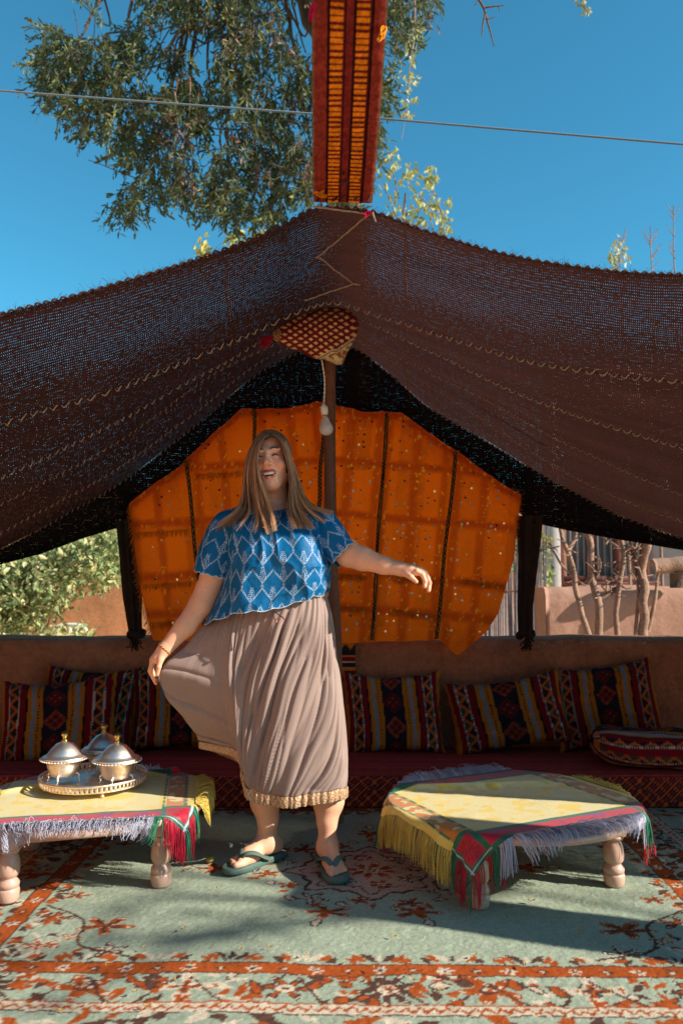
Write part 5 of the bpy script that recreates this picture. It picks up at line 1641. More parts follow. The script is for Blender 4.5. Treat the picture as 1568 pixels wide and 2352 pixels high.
# bare trees
bare = [
 ('bare_tree', 'leaning bare pale trunk forked at the top, leftmost of those at right', [([(1352, 1465), (1332, 1400), (1312, 1300), (1302, 1262), (1284, 1225), (1275, 1180)], .040, .020), ([(1304, 1264), (1318, 1238), (1322, 1190)], .026, .015), ([(1318, 1325), (1290, 1300), (1268, 1265), (1245, 1250)], .016, .006), ([(1268, 1266), (1262, 1235)], .008, .004), ([(1322, 1330), (1342, 1345)], .012, .008)]),
 ('bare_tree', 'straight bare trunk with rough broken stubs, second from the left at right', [([(1372, 1465), (1372, 1400), (1362, 1330), (1358, 1270), (1352, 1190)], .048, .030), ([(1372, 1375), (1398, 1362), (1424, 1340)], .030, .018), ([(1368, 1330), (1378, 1300), (1372, 1275)], .014, .006), ([(1396, 1364), (1380, 1345)], .012, .006), ([(1402, 1360), (1400, 1335), (1408, 1310)], .010, .005)]),
 ('bare_tree', 'crooked bare pale trunk in the middle of the right gap', [([(1418, 1465), (1412, 1400), (1420, 1345), (1432, 1280), (1424, 1240), (1428, 1180)], .036, .020), ([(1430, 1270), (1415, 1255), (1390, 1238), (1364, 1205)], .020, .010), ([(1426, 1320), (1405, 1305), (1385, 1290)], .010, .004), ([(1430, 1268), (1452, 1262), (1470, 1258)], .008, .004)]),
 ('bare_tree', 'thin forked bare stem just left of the thick trunk at right', [([(1458, 1465), (1462, 1350), (1452, 1280), (1436, 1215), (1430, 1185)], .024, .012), ([(1454, 1286), (1460, 1240), (1466, 1205)], .016, .010), ([(1450, 1270), (1430, 1248)], .008, .004)]),
 ('bare_tree', 'thick upright bare trunk nearest the right edge', [([(1478, 1470), (1474, 1380), (1476, 1300), (1480, 1240), (1482, 1180)], .055, .038), ([(1486, 1450), (1500, 1385), (1510, 1330), (1516, 1310)], .026, .012), ([(1474, 1330), (1462, 1290), (1456, 1270)], .012, .006)]),
]
for nm, lab, brs in bare:
    b_ = P(*brs[0][0][0], 6.2); b_[2] = -0.03
    t0 = empty(nm, b_, lab, 'tree', 'bare trees beyond the low wall')
    pth = []
    for pts, r0, r1 in brs:
        w_ = [P(x_, y_, 6.2 + rt.normal(0, .02)) for x_, y_ in pts]
        if pts is brs[0][0]: w_ = [b_] + w_
        pth.append((w_, r0 * .78, r1 * .8))
    for k in range(16):
        pts, r0, r1 = brs[rt.integers(len(brs))]
        j = rt.integers(len(pts) - 1); f_ = rt.random()
        a_ = np.array(pts[j]) * (1 - f_) + np.array(pts[j + 1]) * f_
        if a_[1] > 1380: continue
        sg_ = rt.choice([-1, 1]); e_ = a_ + [sg_ * rt.uniform(10, 28), -rt.uniform(-12, 30)]
        pth.append(([P(*a_, 6.2), P(*(a_ * .5 + e_ * .5 + rt.normal(0, 3, 2)), 6.2 + rt.normal(0, .08)), P(*e_, 6.2 + rt.normal(0, .12))], .0065, .0025))
    limbs('trunk', pth, m_palebark, t0)
# log beam on posts at the right edge
lg0 = empty('log_beam', P(1540, 1330, 6.9), 'thick sawn log resting across dark posts at the right edge', 'log')
V, Fq = tube(curve([P(1498, 1302, 6.8), P(1540, 1298, 6.8), P(1650, 1290, 6.8)], 20), .068 + .004 * np.sin(np.arange(20)), 14); build('log', V, Fq, m_palebark, lg0)
b_ = P(1556, 1316, 6.8)
V, Fq = tube(np.array([b_, [b_[0], b_[1], 0.995]]), .07, 12); build('post', V, Fq, m_bark, lg0)

# ---- outside the frame to the right: the pillar and the tree whose shade falls on the rug
px_, py_ = 0.33 + 0.948 * 2.7, 2.675 - 0.318 * 2.7
V, Fq = box((-.137, -.137, -.9), (.137, .137, .9), .02, np.array([[.948, .318, 0], [-.318, .948, 0], [0, 0, 1]]))
tag(build('adobe_pillar', V + [px_, py_, .87], Fq, m_adobe), 'square adobe pillar standing beyond the right edge, its shadow crossing the rug', 'pillar')
sdir = np.array([SUN_AZ[0] * math.cos(SUN_EL), SUN_AZ[1] * math.cos(SUN_EL), math.sin(SUN_EL)])
shade = empty('shade_tree', (8.2, .4, -.03), 'sparse tree beyond the right edge that dapples the rug with shade', 'tree')
sps, sds, pth = [], [], []
hubs = np.array([7.6, .2, 4.4])
for (x_, y_, r_, n_) in ((-.74, 2.60, .13, 44), (-.36, 2.58, .12, 34), (-1.12, 2.26, .20, 80), (1.15, 2.25, .18, 80), (1.06, 2.62, .10, 36), (-.80, 3.00, .13, 30), (-.8, 2.05, .12, 26)):
    t_ = rt.uniform(7.2, 9.2)
    c_ = np.array([x_, y_, 0]) + sdir * t_
    for k in range(int(n_ * .55)):
        o_ = rt.normal(0, 1, 3) * [r_ * .6, r_ * .75, r_ * .45]
        sps.append(c_ + o_); sds.append(rt.normal(0, 1, 3) + [0, 0, -.4])
    pth.append(([hubs, hubs * .5 + c_ * .5 + rt.normal(0, .1, 3) + [0, 0, .1], c_], .03, .008))
sps = np.array(sps)
V, t, C = leaf_mesh(sps, np.array(sds), rt.uniform(.06, .11, len(sps)), rt.uniform(.012, .02, len(sps)), np.broadcast_to(lin(96, 112, 72), sps.shape), rt)
build('crown', V, t, m_leaf, shade, smooth=False, col=C)
pth.append(([(8.2, .4, -.03), (8.1, .3, 1.6), (7.8, .25, 3.2), hubs], .12, .06))
limbs('trunk', pth, m_bark, shade)

# ---- unseen walls added left and behind: warm bounce light, less sky light
def plain_wall(name, x0, x1, y0, y1, z1, lab):
    n_, m_ = 40, 16
    V, Fq = box((x0, y0, -.03), (x1, y1, z1), .05)
    return tag(build(name, V, Fq, m_mudo), lab, 'wall')
plain_wall('added_wall', -5.0, -4.6, -5.0, 5.2, 3.3, 'unseen ochre mud wall added beyond the left edge to bounce warm sunlight')
plain_wall('added_wall', -4.55, 7.0, -5.4, -5.0, 3.6, 'unseen ochre mud wall added behind the camera to block part of the sky')
adobe_wall('far_wall', -7.0, 10.0, 13.5, 13.9, -.03, 2.7, 'dusty mud wall far behind the house and the bush', 'wall', .04, m_terr)

# ================================================================== PERSON
D0P = 3.10
def Wp(px, py, dy=0.0): return P(px, py, D0P + dy)

# ---- signed-distance body, meshed with surface nets
def smin(a, b, k):
    h_ = np.clip(0.5 + 0.5 * (b - a) / k, 0, 1)
    return b * (1 - h_) + a * h_ - k * h_ * (1 - h_)
def d_cone(X, a, b, ra, rb):
    a = np.asarray(a, np.float32); b = np.asarray(b, np.float32)
    ab = b - a; L2 = float(ab @ ab) + 1e-12
    t = np.clip(((X - a) @ ab) / L2, 0, 1)
    return np.linalg.norm(X - a - t[..., None] * ab, axis=-1) - (ra + (rb - ra) * t)
def d_ell(X, c, r, M=None):
    q = X - np.asarray(c, np.float32)
    if M is not None: q = q @ np.asarray(M, np.float32)
    r = np.asarray(r, np.float32)
    k0 = np.linalg.norm(q / r, axis=-1); k1 = np.linalg.norm(q / (r * r), axis=-1) + 1e-9
    return k0 * (k0 - 1.0) / k1

def surface_nets(f, lo, h):
    s = f < 0
    nx, ny, nz = f.shape
    off = [(i, j, k) for i in (0, 1) for j in (0, 1) for k in (0, 1)]
    cs = np.zeros((nx - 1, ny - 1, nz - 1), np.int8)
    for (i, j, k) in off: cs += s[i:nx - 1 + i, j:ny - 1 + j, k:nz - 1 + k]
    act = (cs > 0) & (cs < 8)
    idx = np.argwhere(act)
    val = np.stack([f[idx[:, 0] + i, idx[:, 1] + j, idx[:, 2] + k] for (i, j, k) in off], 1)
    acc = np.zeros((len(idx), 3)); cnt = np.zeros(len(idx))
    for a in range(8):
        for b in range(a + 1, 8):
            d = np.abs(np.array(off[a]) - np.array(off[b]))
            if d.sum() != 1: continue
            va, vb = val[:, a], val[:, b]
            m = (va < 0) != (vb < 0)
            t = np.where(m, va / np.where(m, va - vb, 1), 0)
            p_ = np.array(off[a])[None] + t[:, None] * (np.array(off[b]) - np.array(off[a]))[None]
            acc += p_ * m[:, None]; cnt += m
    V = lo + (idx + acc / cnt[:, None]) * h
    vid = np.full(act.shape, -1, np.int64); vid[act] = np.arange(len(idx))
    Fs = []
    for ax in range(3):
        sl0 = [slice(1, n - 1) for n in (nx, ny, nz)]; sl1 = list(sl0)
        sl0[ax] = slice(0, (nx, ny, nz)[ax] - 1); sl1[ax] = slice(1, (nx, ny, nz)[ax])
        e = s[tuple(sl0)] != s[tuple(sl1)]
        ii = np.argwhere(e)
        o_ = np.ones(3, int); o_[ax] = 0
        ii = ii + o_
        sgn = s[ii[:, 0], ii[:, 1], ii[:, 2]]
        u_, v_ = (ax + 1) % 3, (ax + 2) % 3
        def at_(du, dv):
            q = ii.copy(); q[:, u_] += du; q[:, v_] += dv
            return vid[q[:, 0], q[:, 1], q[:, 2]]
        Q = np.stack([at_(-1, -1), at_(0, -1), at_(0, 0), at_(-1, 0)], 1)
        Q[~sgn] = Q[~sgn][:, ::-1]
        Fs.append(Q[(Q >= 0).all(1)])
    return V, np.concatenate(Fs)

def mesh_region(lo, hi, h, prims):
    lo = np.asarray(lo, float); hi = np.asarray(hi, float)
    n = np.ceil((hi - lo) / h).astype(int) + 1
    ax = [np.float32(lo[i] + np.arange(n[i]) * h) for i in range(3)]
    X = np.stack(np.meshgrid(*ax, indexing='ij'), -1).astype(np.float32)
    f = None
    for pr in prims:
        op, k, fn = pr
        d = fn(X).astype(np.float32)
        if f is None: f = d
        elif op == '+': f = smin(f, d, k)
        else: f = -smin(-f, d, k)
    return surface_nets(f, lo, h)

# ---- head frame
HC = Wp(622, 1059, -0.02)
roll, pit, yaw = math.radians(-6), math.radians(4), math.radians(-4)
fwd = np.array([0, -1.0, 0]); rgt = np.array([1.0, 0, 0]); upv = np.array([0, 0, 1.0])
def rotm(ax, a):
    return np.array(Matrix.Rotation(a, 3, Vector(ax)))
Rh = rotm((0, 1, 0), roll) @ rotm((1, 0, 0), -pit) @ rotm((0, 0, 1), yaw)
HX_, HF_, HU_ = Rh @ rgt, Rh @ fwd, Rh @ upv
HM = np.stack([HX_, HF_, HU_], 1)          # columns: right, forward, up
def H(x, f, u): return HC + HM @ np.array([x, f, u])
def E(c, r, sgn='+', k=0.012): return (sgn, k, lambda X, c=c, r=r: d_ell(X, H(*c), r, HM))
def K(a, b, ra, rb, sgn='+', k=0.010): return (sgn, k, lambda X, a=a, b=b: d_cone(X, H(*a), H(*b), ra, rb))
def Q(a, b, ra, rb, k=0.012): return ('+', k, lambda X, a=a, b=b: d_cone(X, a, b, ra, rb))
neck_top = H(0, -0.012, -0.060); neck_bot = Wp(628, 1178, 0.01)
head = [E((0, -0.022, 0.034), (0.073, 0.092, 0.088)), E((0, 0.022, -0.018), (0.0645, 0.066, 0.095), k=0.02),
        E((0, 0.052, -0.099), (0.025, 0.026, 0.021), k=0.03)]
for s_ in (-1, 1):
    head += [K((s_ * .055, .0, -.050), (s_ * .016, .050, -.103), .015, .014, k=.03),
             E((s_ * .040, .058, -.032), (.024, .024, .021), k=.020),
             E((s_ * .030, .076, .026), (.024, .012, .009), k=.016)]
head += [K((0, .083, .014), (0, .100, -.022), .0075, .0100, k=.012), E((0, .1015, -.027), (.0110, .010, .0088), k=.008)]
for s_ in (-1, 1):
    head += [E((s_ * .0125, .091, -.0305), (.0075, .009, .0066), k=.007),
             E((s_ * .031, .096, .004), (.017, .016, .011), '-', .012),
             E((s_ * .031, .0735, .003), (.0165, .013, .0115), k=.006),
             K((s_ * .022, .090, -.034), (s_ * .0385, .070, -.064), .0022, .0015, '-', .012)]
# lips and open smile
arcU = [(-.0335, .062, -.0500), (-.018, .0815, -.0555), (0, .0880, -.0570), (.018, .0815, -.0555), (.0335, .062, -.0500)]
arcL = [(-.0335, .062, -.0510), (-.020, .0800, -.0740), (0, .0865, -.0820), (.020, .0800, -.0740), (.0335, .062, -.0510)]
head += [E((0, .066, -.066), (.036, .017, .022), k=.012)]
head += [('-', .003, lambda X: np.maximum(d_ell(X, H(0, .086, -.0575), (.0275, .022, .0225), HM), ((X - H(0, 0, -.0585)) @ HU_)))]
for i in range(4):
    head += [K(arcU[i], arcU[i + 1], (.0024, .0034, .0036, .0034)[i], (.0034, .0036, .0034, .0024)[i], k=.004), K(arcL[i], arcL[i + 1], (.0024, .0042, .0046, .0042)[i], (.0042, .0046, .0042, .0024)[i], k=.004)]
head += [('+', .03, lambda X: d_cone(X, neck_top, neck_bot, .049, .055))]
hv, hf = mesh_region(HC + [-.12, -.15, -.215], HC + [.12, .15, .145], .0024, head)

# ---- torso and limbs
LS, RS = Wp(536, 1202, .01), Wp(722, 1202, .01)          # shoulders (image left / right)
torso = [('+', .03, lambda X: d_cone(X, neck_top, neck_bot, .049, .055)),
         Q(neck_bot + [0, .01, -.03], Wp(632, 1240, .0), .045, .10, .05), Q(LS + [0, 0, -.01], RS + [0, 0, -.01], .045, .045, .04), Q(Wp(632, 1230), Wp(634, 1350), .105, .105, .05),
         Q(Wp(600, 1235, .0), Wp(596, 1350), .09, .085, .05), Q(Wp(664, 1235, .0), Wp(670, 1350), .09, .085, .05),
         Q(Wp(610, 1400), Wp(675, 1400), .10, .10, .05)]
armL = [Q(LS, Wp(492, 1318, -.01), .055, .049), Q(Wp(492, 1318, -.01), Wp(462, 1390, -.02), .049, .046), Q(Wp(462, 1390, -.02), Wp(425, 1440, -.04), .046, .039), Q(Wp(425, 1440, -.04), Wp(380, 1490, -.06), .039, .027)]
hd = -.065
handL = [Q(Wp(380, 1490, -.06), Wp(362, 1512, hd), .026, .021, .012), Q(Wp(376, 1494, hd), Wp(353, 1516, hd + .01), .020, .016, .010), Q(Wp(377, 1497, hd - .005), Wp(369, 1516, hd - .018), .016, .0125, .008),
         Q(Wp(369, 1514, hd - .018), Wp(365, 1532, hd - .026), .0115, .0095, .004), Q(Wp(365, 1532, hd - .026), Wp(361.5, 1549, hd - .022), .0095, .0075, .003)]
for (p0, p1, p2, dd, r) in (((353, 1515), (347, 1536), (354, 1551), .000, .0092), ((351, 1517), (345.5, 1541), (356, 1560), .016, .0095), ((351, 1519), (348, 1547), (358.5, 1569), .032, .0090), ((354, 1520), (354, 1546), (364, 1562), .046, .0080)):
    handL += [Q(Wp(*p0, hd + dd), Wp(*p1, hd + dd), r + .001, r, .004), Q(Wp(*p1, hd + dd), Wp(*p2, hd + dd * .8), r, r - .0017, .003)]
armR = [Q(RS, Wp(800, 1272, -.05), .055, .050), Q(Wp(800, 1272, -.05), Wp(832, 1283, -.08), .050, .046), Q(Wp(832, 1283, -.08), Wp(880, 1298, -.11), .043, .034), Q(Wp(880, 1298, -.11), Wp(924, 1308, -.13), .034, .0245)]
handR = [Q(Wp(922, 1307, -.13), Wp(942, 1309, -.145), .0245, .021, .012), Q(Wp(938, 1314, -.15), Wp(956, 1314, -.165), .017, .0145, .010), Q(Wp(940, 1306, -.135), Wp(958, 1308, -.145), .018, .0145, .010)]
for (pts, dd, r) in (((( 957, 1312), (970, 1320), (976, 1335), (975, 1347)), -.172, .0088), (((959, 1308), (977, 1317), (986, 1338), (984, 1356)), -.156, .0090), (((958, 1305), (974, 1312), (984, 1329), (983, 1344)), -.138, .0085), (((955, 1305), (967, 1311), (975, 1324), (976, 1336)), -.122, .0075)):
    for i in range(3): handR += [Q(Wp(*pts[i], dd), Wp(*pts[i + 1], dd - .004 * i), r + .0012 - .0008 * i, r + .0004 - .0008 * i, .004)]
handR += [Q(Wp(930, 1316, -.15), Wp(943, 1325, -.172), .0135, .0105, .008), Q(Wp(943, 1325, -.172), Wp(955, 1336, -.180), .0105, .008, .003)]

def foot(ax, ay, ang, side):
    """ankle over (ax, ay); toes point along ang; side=+1 when the big toe lies to the right of the foot's direction"""
    d = np.array([math.cos(ang), math.sin(ang), 0]); r = np.array([math.sin(ang), -math.cos(ang), 0]) * side
    o = np.array([ax, ay, 0.0]); z = np.array([0, 0, 1.0]); b = 0.022
    pr = [Q(o - d * .045 + z * (b + .030), o - d * .005 + z * (b + .045), .030, .034, .02), Q(o + z * (b + .05), o + d * .09 + z * (b + .028), .036, .027, .03),
          Q(o + d * .07 + r * .012 + z * (b + .020), o + d * .135 + r * .018 + z * (b + .012), .026, .017, .02), Q(o + d * .06 - r * .015 + z * (b + .017), o + d * .125 - r * .022 + z * (b + .010), .022, .014, .02)]
    for (sr, ln, rd) in ((.026, .060, .0125), (.007, .058, .0092), (-.008, .051, .0086), (-.021, .042, .0082), (-.033, .032, .0078)):
        a_ = o + d * (.128 if sr > 0 else .122) + r * sr * .95 + z * (b + .010); bb = a_ + d * ln * .6 + z * .001
        pr += [Q(a_, bb, rd, rd * .92, .005)]
    return pr
angL, angR = math.atan2(-.70, -.70), math.atan2(-.955, .25)
FL_, FR_ = (-.285, 3.125), (-.052, 3.075)
legL = foot(*FL_, angL, -1) + [Q(Wp(648, 1480, .0), Wp(612, 1720, .02), .085, .060, .03), Q(Wp(612, 1720, .02), Wp(609, 1840, .03), .056, .052, .03), Q(Wp(609, 1840, .03), np.array([FL_[0] + .005, FL_[1], .16]), .052, .038, .03), Q(np.array([FL_[0] + .005, FL_[1], .16]), np.array([FL_[0], FL_[1], .075]), .038, .032, .02)]
legR = foot(*FR_, angR, 1) + [Q(Wp(690, 1480, .0), Wp(735, 1720, -.01), .085, .060, .03), Q(Wp(735, 1720, -.01), Wp(754, 1840, -.01), .057, .054, .03), Q(Wp(754, 1840, -.01), np.array([FR_[0] - .002, FR_[1], .17]), .054, .036, .03), Q(np.array([FR_[0] - .002, FR_[1], .17]), np.array([FR_[0], FR_[1], .075]), .036, .032, .02)]
parts_b = [(hv, hf)]
def bb(pts, pad): pts = np.array(pts); return pts.min(0) - pad, pts.max(0) + pad
lo, hi = bb([LS, RS, Wp(640, 1420), neck_bot], .17); parts_b.append(mesh_region(lo, hi, .008, torso))
lo, hi = bb([LS, Wp(380, 1490, -.06)], .07); parts_b.append(mesh_region(lo, hi, .0050, armL))
lo, hi = bb([Wp(385, 1488, hd), Wp(345, 1575, hd + .05), Wp(345, 1575, hd - .03)], .03); parts_b.append(mesh_region(lo, hi, .0024, armL[-1:] + handL))
lo, hi = bb([RS, Wp(924, 1308, -.13)], .07); parts_b.append(mesh_region(lo, hi, .0050, armR))
lo, hi = bb([Wp(915, 1300, -.12), Wp(990, 1362, -.19)], .03); parts_b.append(mesh_region(lo, hi, .0024, armR[-1:] + handR))
for lg, ft in ((legL, FL_), (legR, FR_)):
    lo = np.array([ft[0] - .20, ft[1] - .26, .0]); hi = np.array([ft[0] + .16, ft[1] + .12, .12]); parts_b.append(mesh_region(lo, hi, .0032, lg))
    lo = np.array([ft[0] - .12, ft[1] - .14, .09]); hi = np.array([ft[0] + .20, ft[1] + .14, .62]); parts_b.append(mesh_region(lo, hi, .0065, [g_ for g_ in lg[-4:]]))
BV, BF = merge(parts_b)
# skin colour: tint by place on the face and at the nails
SKIN = lin(232, 172, 138)
BC = np.broadcast_to(SKIN, BV.shape).copy()
Lc = (BV - HC) @ HM
hx, hf_, hu = Lc[:, 0], Lc[:, 1], Lc[:, 2]
isH = (np.abs(hx) < .12) & (hu > -.13) & (hf_ > .02)
def blob(c, r, colr, amt):
    global BC
    q = np.exp(-(((hx - c[0]) / r[0]) ** 2 + ((hu - c[1]) / r[1]) ** 2)) * isH * amt
    BC = BC * (1 - q[:, None]) + colr * q[:, None]
for s_ in (-1, 1):
    blob((s_ * .042, -.030), (.022, .018), lin(214, 120, 104), .55)
    blob((s_ * .032, .002), (.020, .012), lin(168, 112, 100), .45)
blob((0, -.028), (.014, .012), lin(216, 128, 110), .45)
def seg_d(P_, pts):
    d = np.full(len(P_), 9.0)
    for a, b in zip(pts[:-1], pts[1:]):
        a = np.array(a); b = np.array(b); ab = b - a
        t = np.clip(((P_ - a) @ ab) / (ab @ ab), 0, 1)
        d = np.minimum(d, np.linalg.norm(P_ - a - t[:, None] * ab, axis=1))
    return d
lipd = np.minimum(seg_d(Lc, arcU), seg_d(Lc, arcL))
q = (1 - ss(.0040, .0056, lipd))[:, None]
BC = BC * (1 - q) + lin(184, 64, 66) * q
inm = isH & (np.abs(hx) < .026) & (hu > -.078) & (hu < -.057) & (lipd > .0045) & (hf_ < .084)
BC[inm & (d_ell(BV, H(0, .086, -.0575), (.028, .023, .0205), HM) < .002)] = lin(80, 20, 24)
for s_ in (-1, 1):
    br_ = [(s_ * .014, .080, .0290), (s_ * .028, .080, .0330), (s_ * .044, .066, .0275)]
    dd = np.hypot(*(np.stack([hx, hu]) - 0)) * 0 + seg_d(np.stack([hx, 0 * hx, hu], 1), [(a, 0, c) for a, _, c in br_])
    q = ((1 - ss(.0024, .0046, dd)) * isH * .95)[:, None]
    BC = BC * (1 - q) + lin(72, 46, 36) * q
HAIRC = lin(112, 82, 56)
scalp = (np.abs(hx) < .13) & (hu > -.10) & (np.linalg.norm(Lc - [0, 0, 0], axis=1) < .16) & ((hf_ < .018 - .35 * np.clip(hu, -.1, .0)) | (hu > .090 - .5 * np.abs(hx) ** 1.2)) & (hu > -.06)
BC[scalp] = HAIRC * .7
m_skin = mat('skin', None, 0.48, 0.35, noise=[(24, .08), (120, .06)], bump=[(420, .08, .001)])
m_skin.node_tree.nodes['Principled BSDF'].inputs['Subsurface Weight'].default_value = 0.12
m_skin.node_tree.nodes['Principled BSDF'].inputs['Subsurface Radius'].default_value = (0.012, 0.005, 0.003)
m_skin.node_tree.nodes['Principled BSDF'].inputs['Subsurface Scale'].default_value = 0.6
person = empty('person', (-.17, 3.08, 0), 'laughing person in blue embroidered blouse and long taupe skirt dancing in sandals', 'person')
build('body', BV, BF, m_skin, person, col=BC)
# nails
m_nail = mat('nail', lin(206, 170, 168), 0.25, 0.5)
# teeth
m_teeth = mat('teeth', lin(248, 242, 228), 0.3, 0.5)
tp = []
for i in range(8):
    x_ = (i - 3.5) * .0062
    f_ = .0800 - 13.0 * x_ ** 2
    cc_ = H(x_, f_, -.0640)
    V, Fq = box((-.0030, -.003, -.0066 + .0012 * abs(i - 3.5) * .5), (.0030, .003, .0060), .0014)
    tp.append((V @ HM[:, [0, 1, 2]].T + cc_, Fq))
V, Fq = merge(tp); build('teeth', V, Fq, m_teeth, person)
# lashes of the laughing, closed eyes
m_lash = mat('lash', lin(40, 28, 24), .7, .2)
for s_ in (-1, 1):
    pts = [H(s_ * x_, f_, u_) for x_, f_, u_ in ((.0185, .0845, -.0005), (.025, .0878, .0030), (.032, .0880, .0040), (.039, .0850, .0025), (.0445, .0800, -.0010))]
    V, Fq = tube(curve(pts, 14), .0015 + .0011 * np.sin(np.linspace(0, 3.14, 14)), 6); build('eyelashes', V, Fq, m_lash, person)

# ------------------------------------------------------------------ skirt
#            R          FR          FC          FL          N           WM          WT          WB          BL          BC          BR
SK = [
 [(748, 0, 1364), (726, -.10, 1366), (640, -.128, 1378), (556, -.10, 1396), (532, -.08, 1402), (520, -.05, 1406), (514, .0, 1406), (526, .05, 1402), (560, .09, 1392), (640, .11, 1378), (725, .08, 1366)],
 [(767, 0, 1432), (742, -.125, 1434), (642, -.155, 1440), (552, -.125, 1444), (516, -.10, 1446), (486, -.07, 1446), (458, -.03, 1448), (500, .04, 1444), (560, .10, 1440), (642, .12, 1434), (737, .09, 1432)],
 [(780, 0, 1500), (756, -.135, 1500), (645, -.168, 1504), (548, -.135, 1506), (508, -.105, 1506), (452, -.085, 1504), (402, -.06, 1506), (458, .01, 1506), (560, .10, 1504), (645, .12, 1500), (746, .10, 1500)],
 [(787, 0, 1570), (764, -.138, 1570), (648, -.175, 1572), (544, -.140, 1572), (512, -.105, 1566), (434, -.090, 1558), (360, -.07, 1552), (432, -.02, 1556), (556, .09, 1566), (648, .12, 1570), (752, .10, 1570)],
 [(796, 0, 1650), (772, -.138, 1650), (655, -.178, 1652), (546, -.142, 1652), (528, -.085, 1640), (455, -.060, 1620), (384, -.05, 1602), (452, .01, 1618), (556, .10, 1640), (650, .13, 1650), (758, .11, 1650)],
 [(803, 0, 1722), (777, -.135, 1722), (660, -.178, 1722), (551, -.142, 1718), (538, -.070, 1690), (478, -.035, 1668), (420, -.02, 1650), (474, .03, 1664), (556, .10, 1690), (650, .13, 1716), (764, .11, 1722)],
 [(804, 0, 1775), (780, -.130, 1778), (665, -.172, 1786), (560, -.134, 1774), (544, -.060, 1716), (500, -.015, 1696), (450, .01, 1690), (492, .06, 1698), (558, .10, 1720), (650, .13, 1765), (766, .11, 1775)],
 [(800, 0, 1806), (779, -.120, 1814), (670, -.160, 1830), (570, -.118, 1812), (549, -.050, 1731), (502, -.005, 1714), (456, .02, 1704), (494, .065, 1710), (560, .10, 1735), (650, .12, 1800), (766, .10, 1806)],
]
SK = np.array(SK, float)
NT, NV = 440, 190
ringc = np.stack([spc(SK[k], NT) for k in range(len(SK))])        # 8 x NT x 3
sk = sp(np.arange(len(SK)), ringc, np.linspace(0, len(SK) - 1, NV))   # NV x NT x 3
SV = P(sk[..., 0], sk[..., 2], D0P + sk[..., 1])
th = np.arange(NT) / NT * 11
v = np.linspace(0, 1, NV)[:, None]
du_ = np.roll(SV, -1, 1) - np.roll(SV, 1, 1); dv_ = np.gradient(SV, axis=0)
NRM = np.cross(du_, dv_); NRM /= np.linalg.norm(NRM, axis=-1, keepdims=True) + 1e-9
if (NRM[NV // 2, int(NT * 2 / 11)] @ np.array([0, -1, 0])) < 0: NRM = -NRM
t2 = th[None] - 1.7 * (v - .1) * np.exp(-((th[None] - 1.8) / 2.2) ** 2)      # folds slide towards the held side
front = np.exp(-((th[None] - 1.6) / 1.9) ** 4) + np.exp(-((th[None] + 0) / .8) ** 4) * .5 + np.exp(-((th[None] - 10.5) / .8) ** 4) * .5
front = np.clip(front, 0, 1)
def ridge(x, y, s, seed):
    n_ = n2(x, y, s, seed, 1)
    return 1 - np.abs(n_ - .5) * 2
cre = (ridge(t2 * 1.0, v * .35, .22, 201) ** 4 * .6 + ridge(t2, v * .30, .34, 205) ** 5 * 1.0)
gath = np.sin(t2 * 34 + 6 * n2(t2, v, .5, 207)) * .0026 * (1 - ss(.0, .35, v))
wing = np.exp(-((th[None] - 5.8) / 1.7) ** 4)
disp = -(.024 * cre) * front * ss(.02, .25, v) * (1 - .45 * ss(.8, 1, v)) + gath + .006 * (n2(t2 * 2.4, v * .8, .5, 211) - .5)
disp += -.0075 * ridge(t2, v * .22, .10, 221) ** 4 * front * ss(.02, .2, v)
disp += -.010 * wing * ridge(v * 1.6 + th[None] * .05, th[None] * .12, .16, 231) ** 4 * ss(.1, .35, v)
disp += wing * (.004 * np.sin((v * 26 + th[None] * 2)) * np.exp(-((v - .42) / .3) ** 2))
SV = SV + disp[..., None] * NRM
m_skirt = mat('crinkled_viscose', lin(156, 132, 122), 0.62, 0.25, noise=[(9, .05), (220, .07)], bump=[(240, .25, .002)], trans=0.10, sheen=.15)
skirt = build('skirt', SV, gridf(NV, NT, cv=True), m_skirt, person)
# waistband
c = spc(SK[0], 160); pb_ = P(c[:, 0], c[:, 2] + 2, D0P + c[:, 1])
V, Fq = tube(np.concatenate([pb_, pb_[:1]]), .010 + .0016 * np.sin(np.arange(161) * 2.1), 8, False); build('waistband', V, Fq, m_skirt, skirt)
# braided gold hem
m_braid = mat('gold_braid', None, .45, .5, noise=[(160, .35)], bump=[(220, .8, .004)], metal=.25)
c = SV[-1]; nrmh = NRM[-1]
down = np.array([0, 0, -1.0])
nb2 = 11
qv = np.linspace(0, 1, nb2)
NU = 760
ci = np.stack([np.interp(np.arange(NU) / NU * NT, np.arange(NT + 1), np.append(c[:, k], c[0, k])) for k in range(3)], -1)
ni = np.stack([np.interp(np.arange(NU) / NU * NT, np.arange(NT + 1), np.append(nrmh[:, k], nrmh[0, k])) for k in range(3)], -1)
thi = np.arange(NU) / NU * 11
wd_ = .040 - .014 * np.exp(-((thi - 5.6) / 1.6) ** 4)
HB = ci[None] + (qv[:, None] * wd_)[..., None] * down + (.003 + .002 * np.sin(qv * math.pi))[:, None, None] * ni
br1 = np.abs(np.sin(thi[None] * 34 + np.where((np.floor(qv * 5) % 2)[:, None] > 0, 1, -1) * qv[:, None] * 12))
HB = HB + (br1 * .0016)[..., None] * ni
Cb = np.where((br1 > .55)[..., None], lin(206, 168, 130), lin(150, 108, 78)) * (0.7 + .6 * RNG.random(br1.shape))[..., None]
build('hem_braid', HB, gridf(nb2, NU, cv=True), m_braid, skirt, col=Cb)
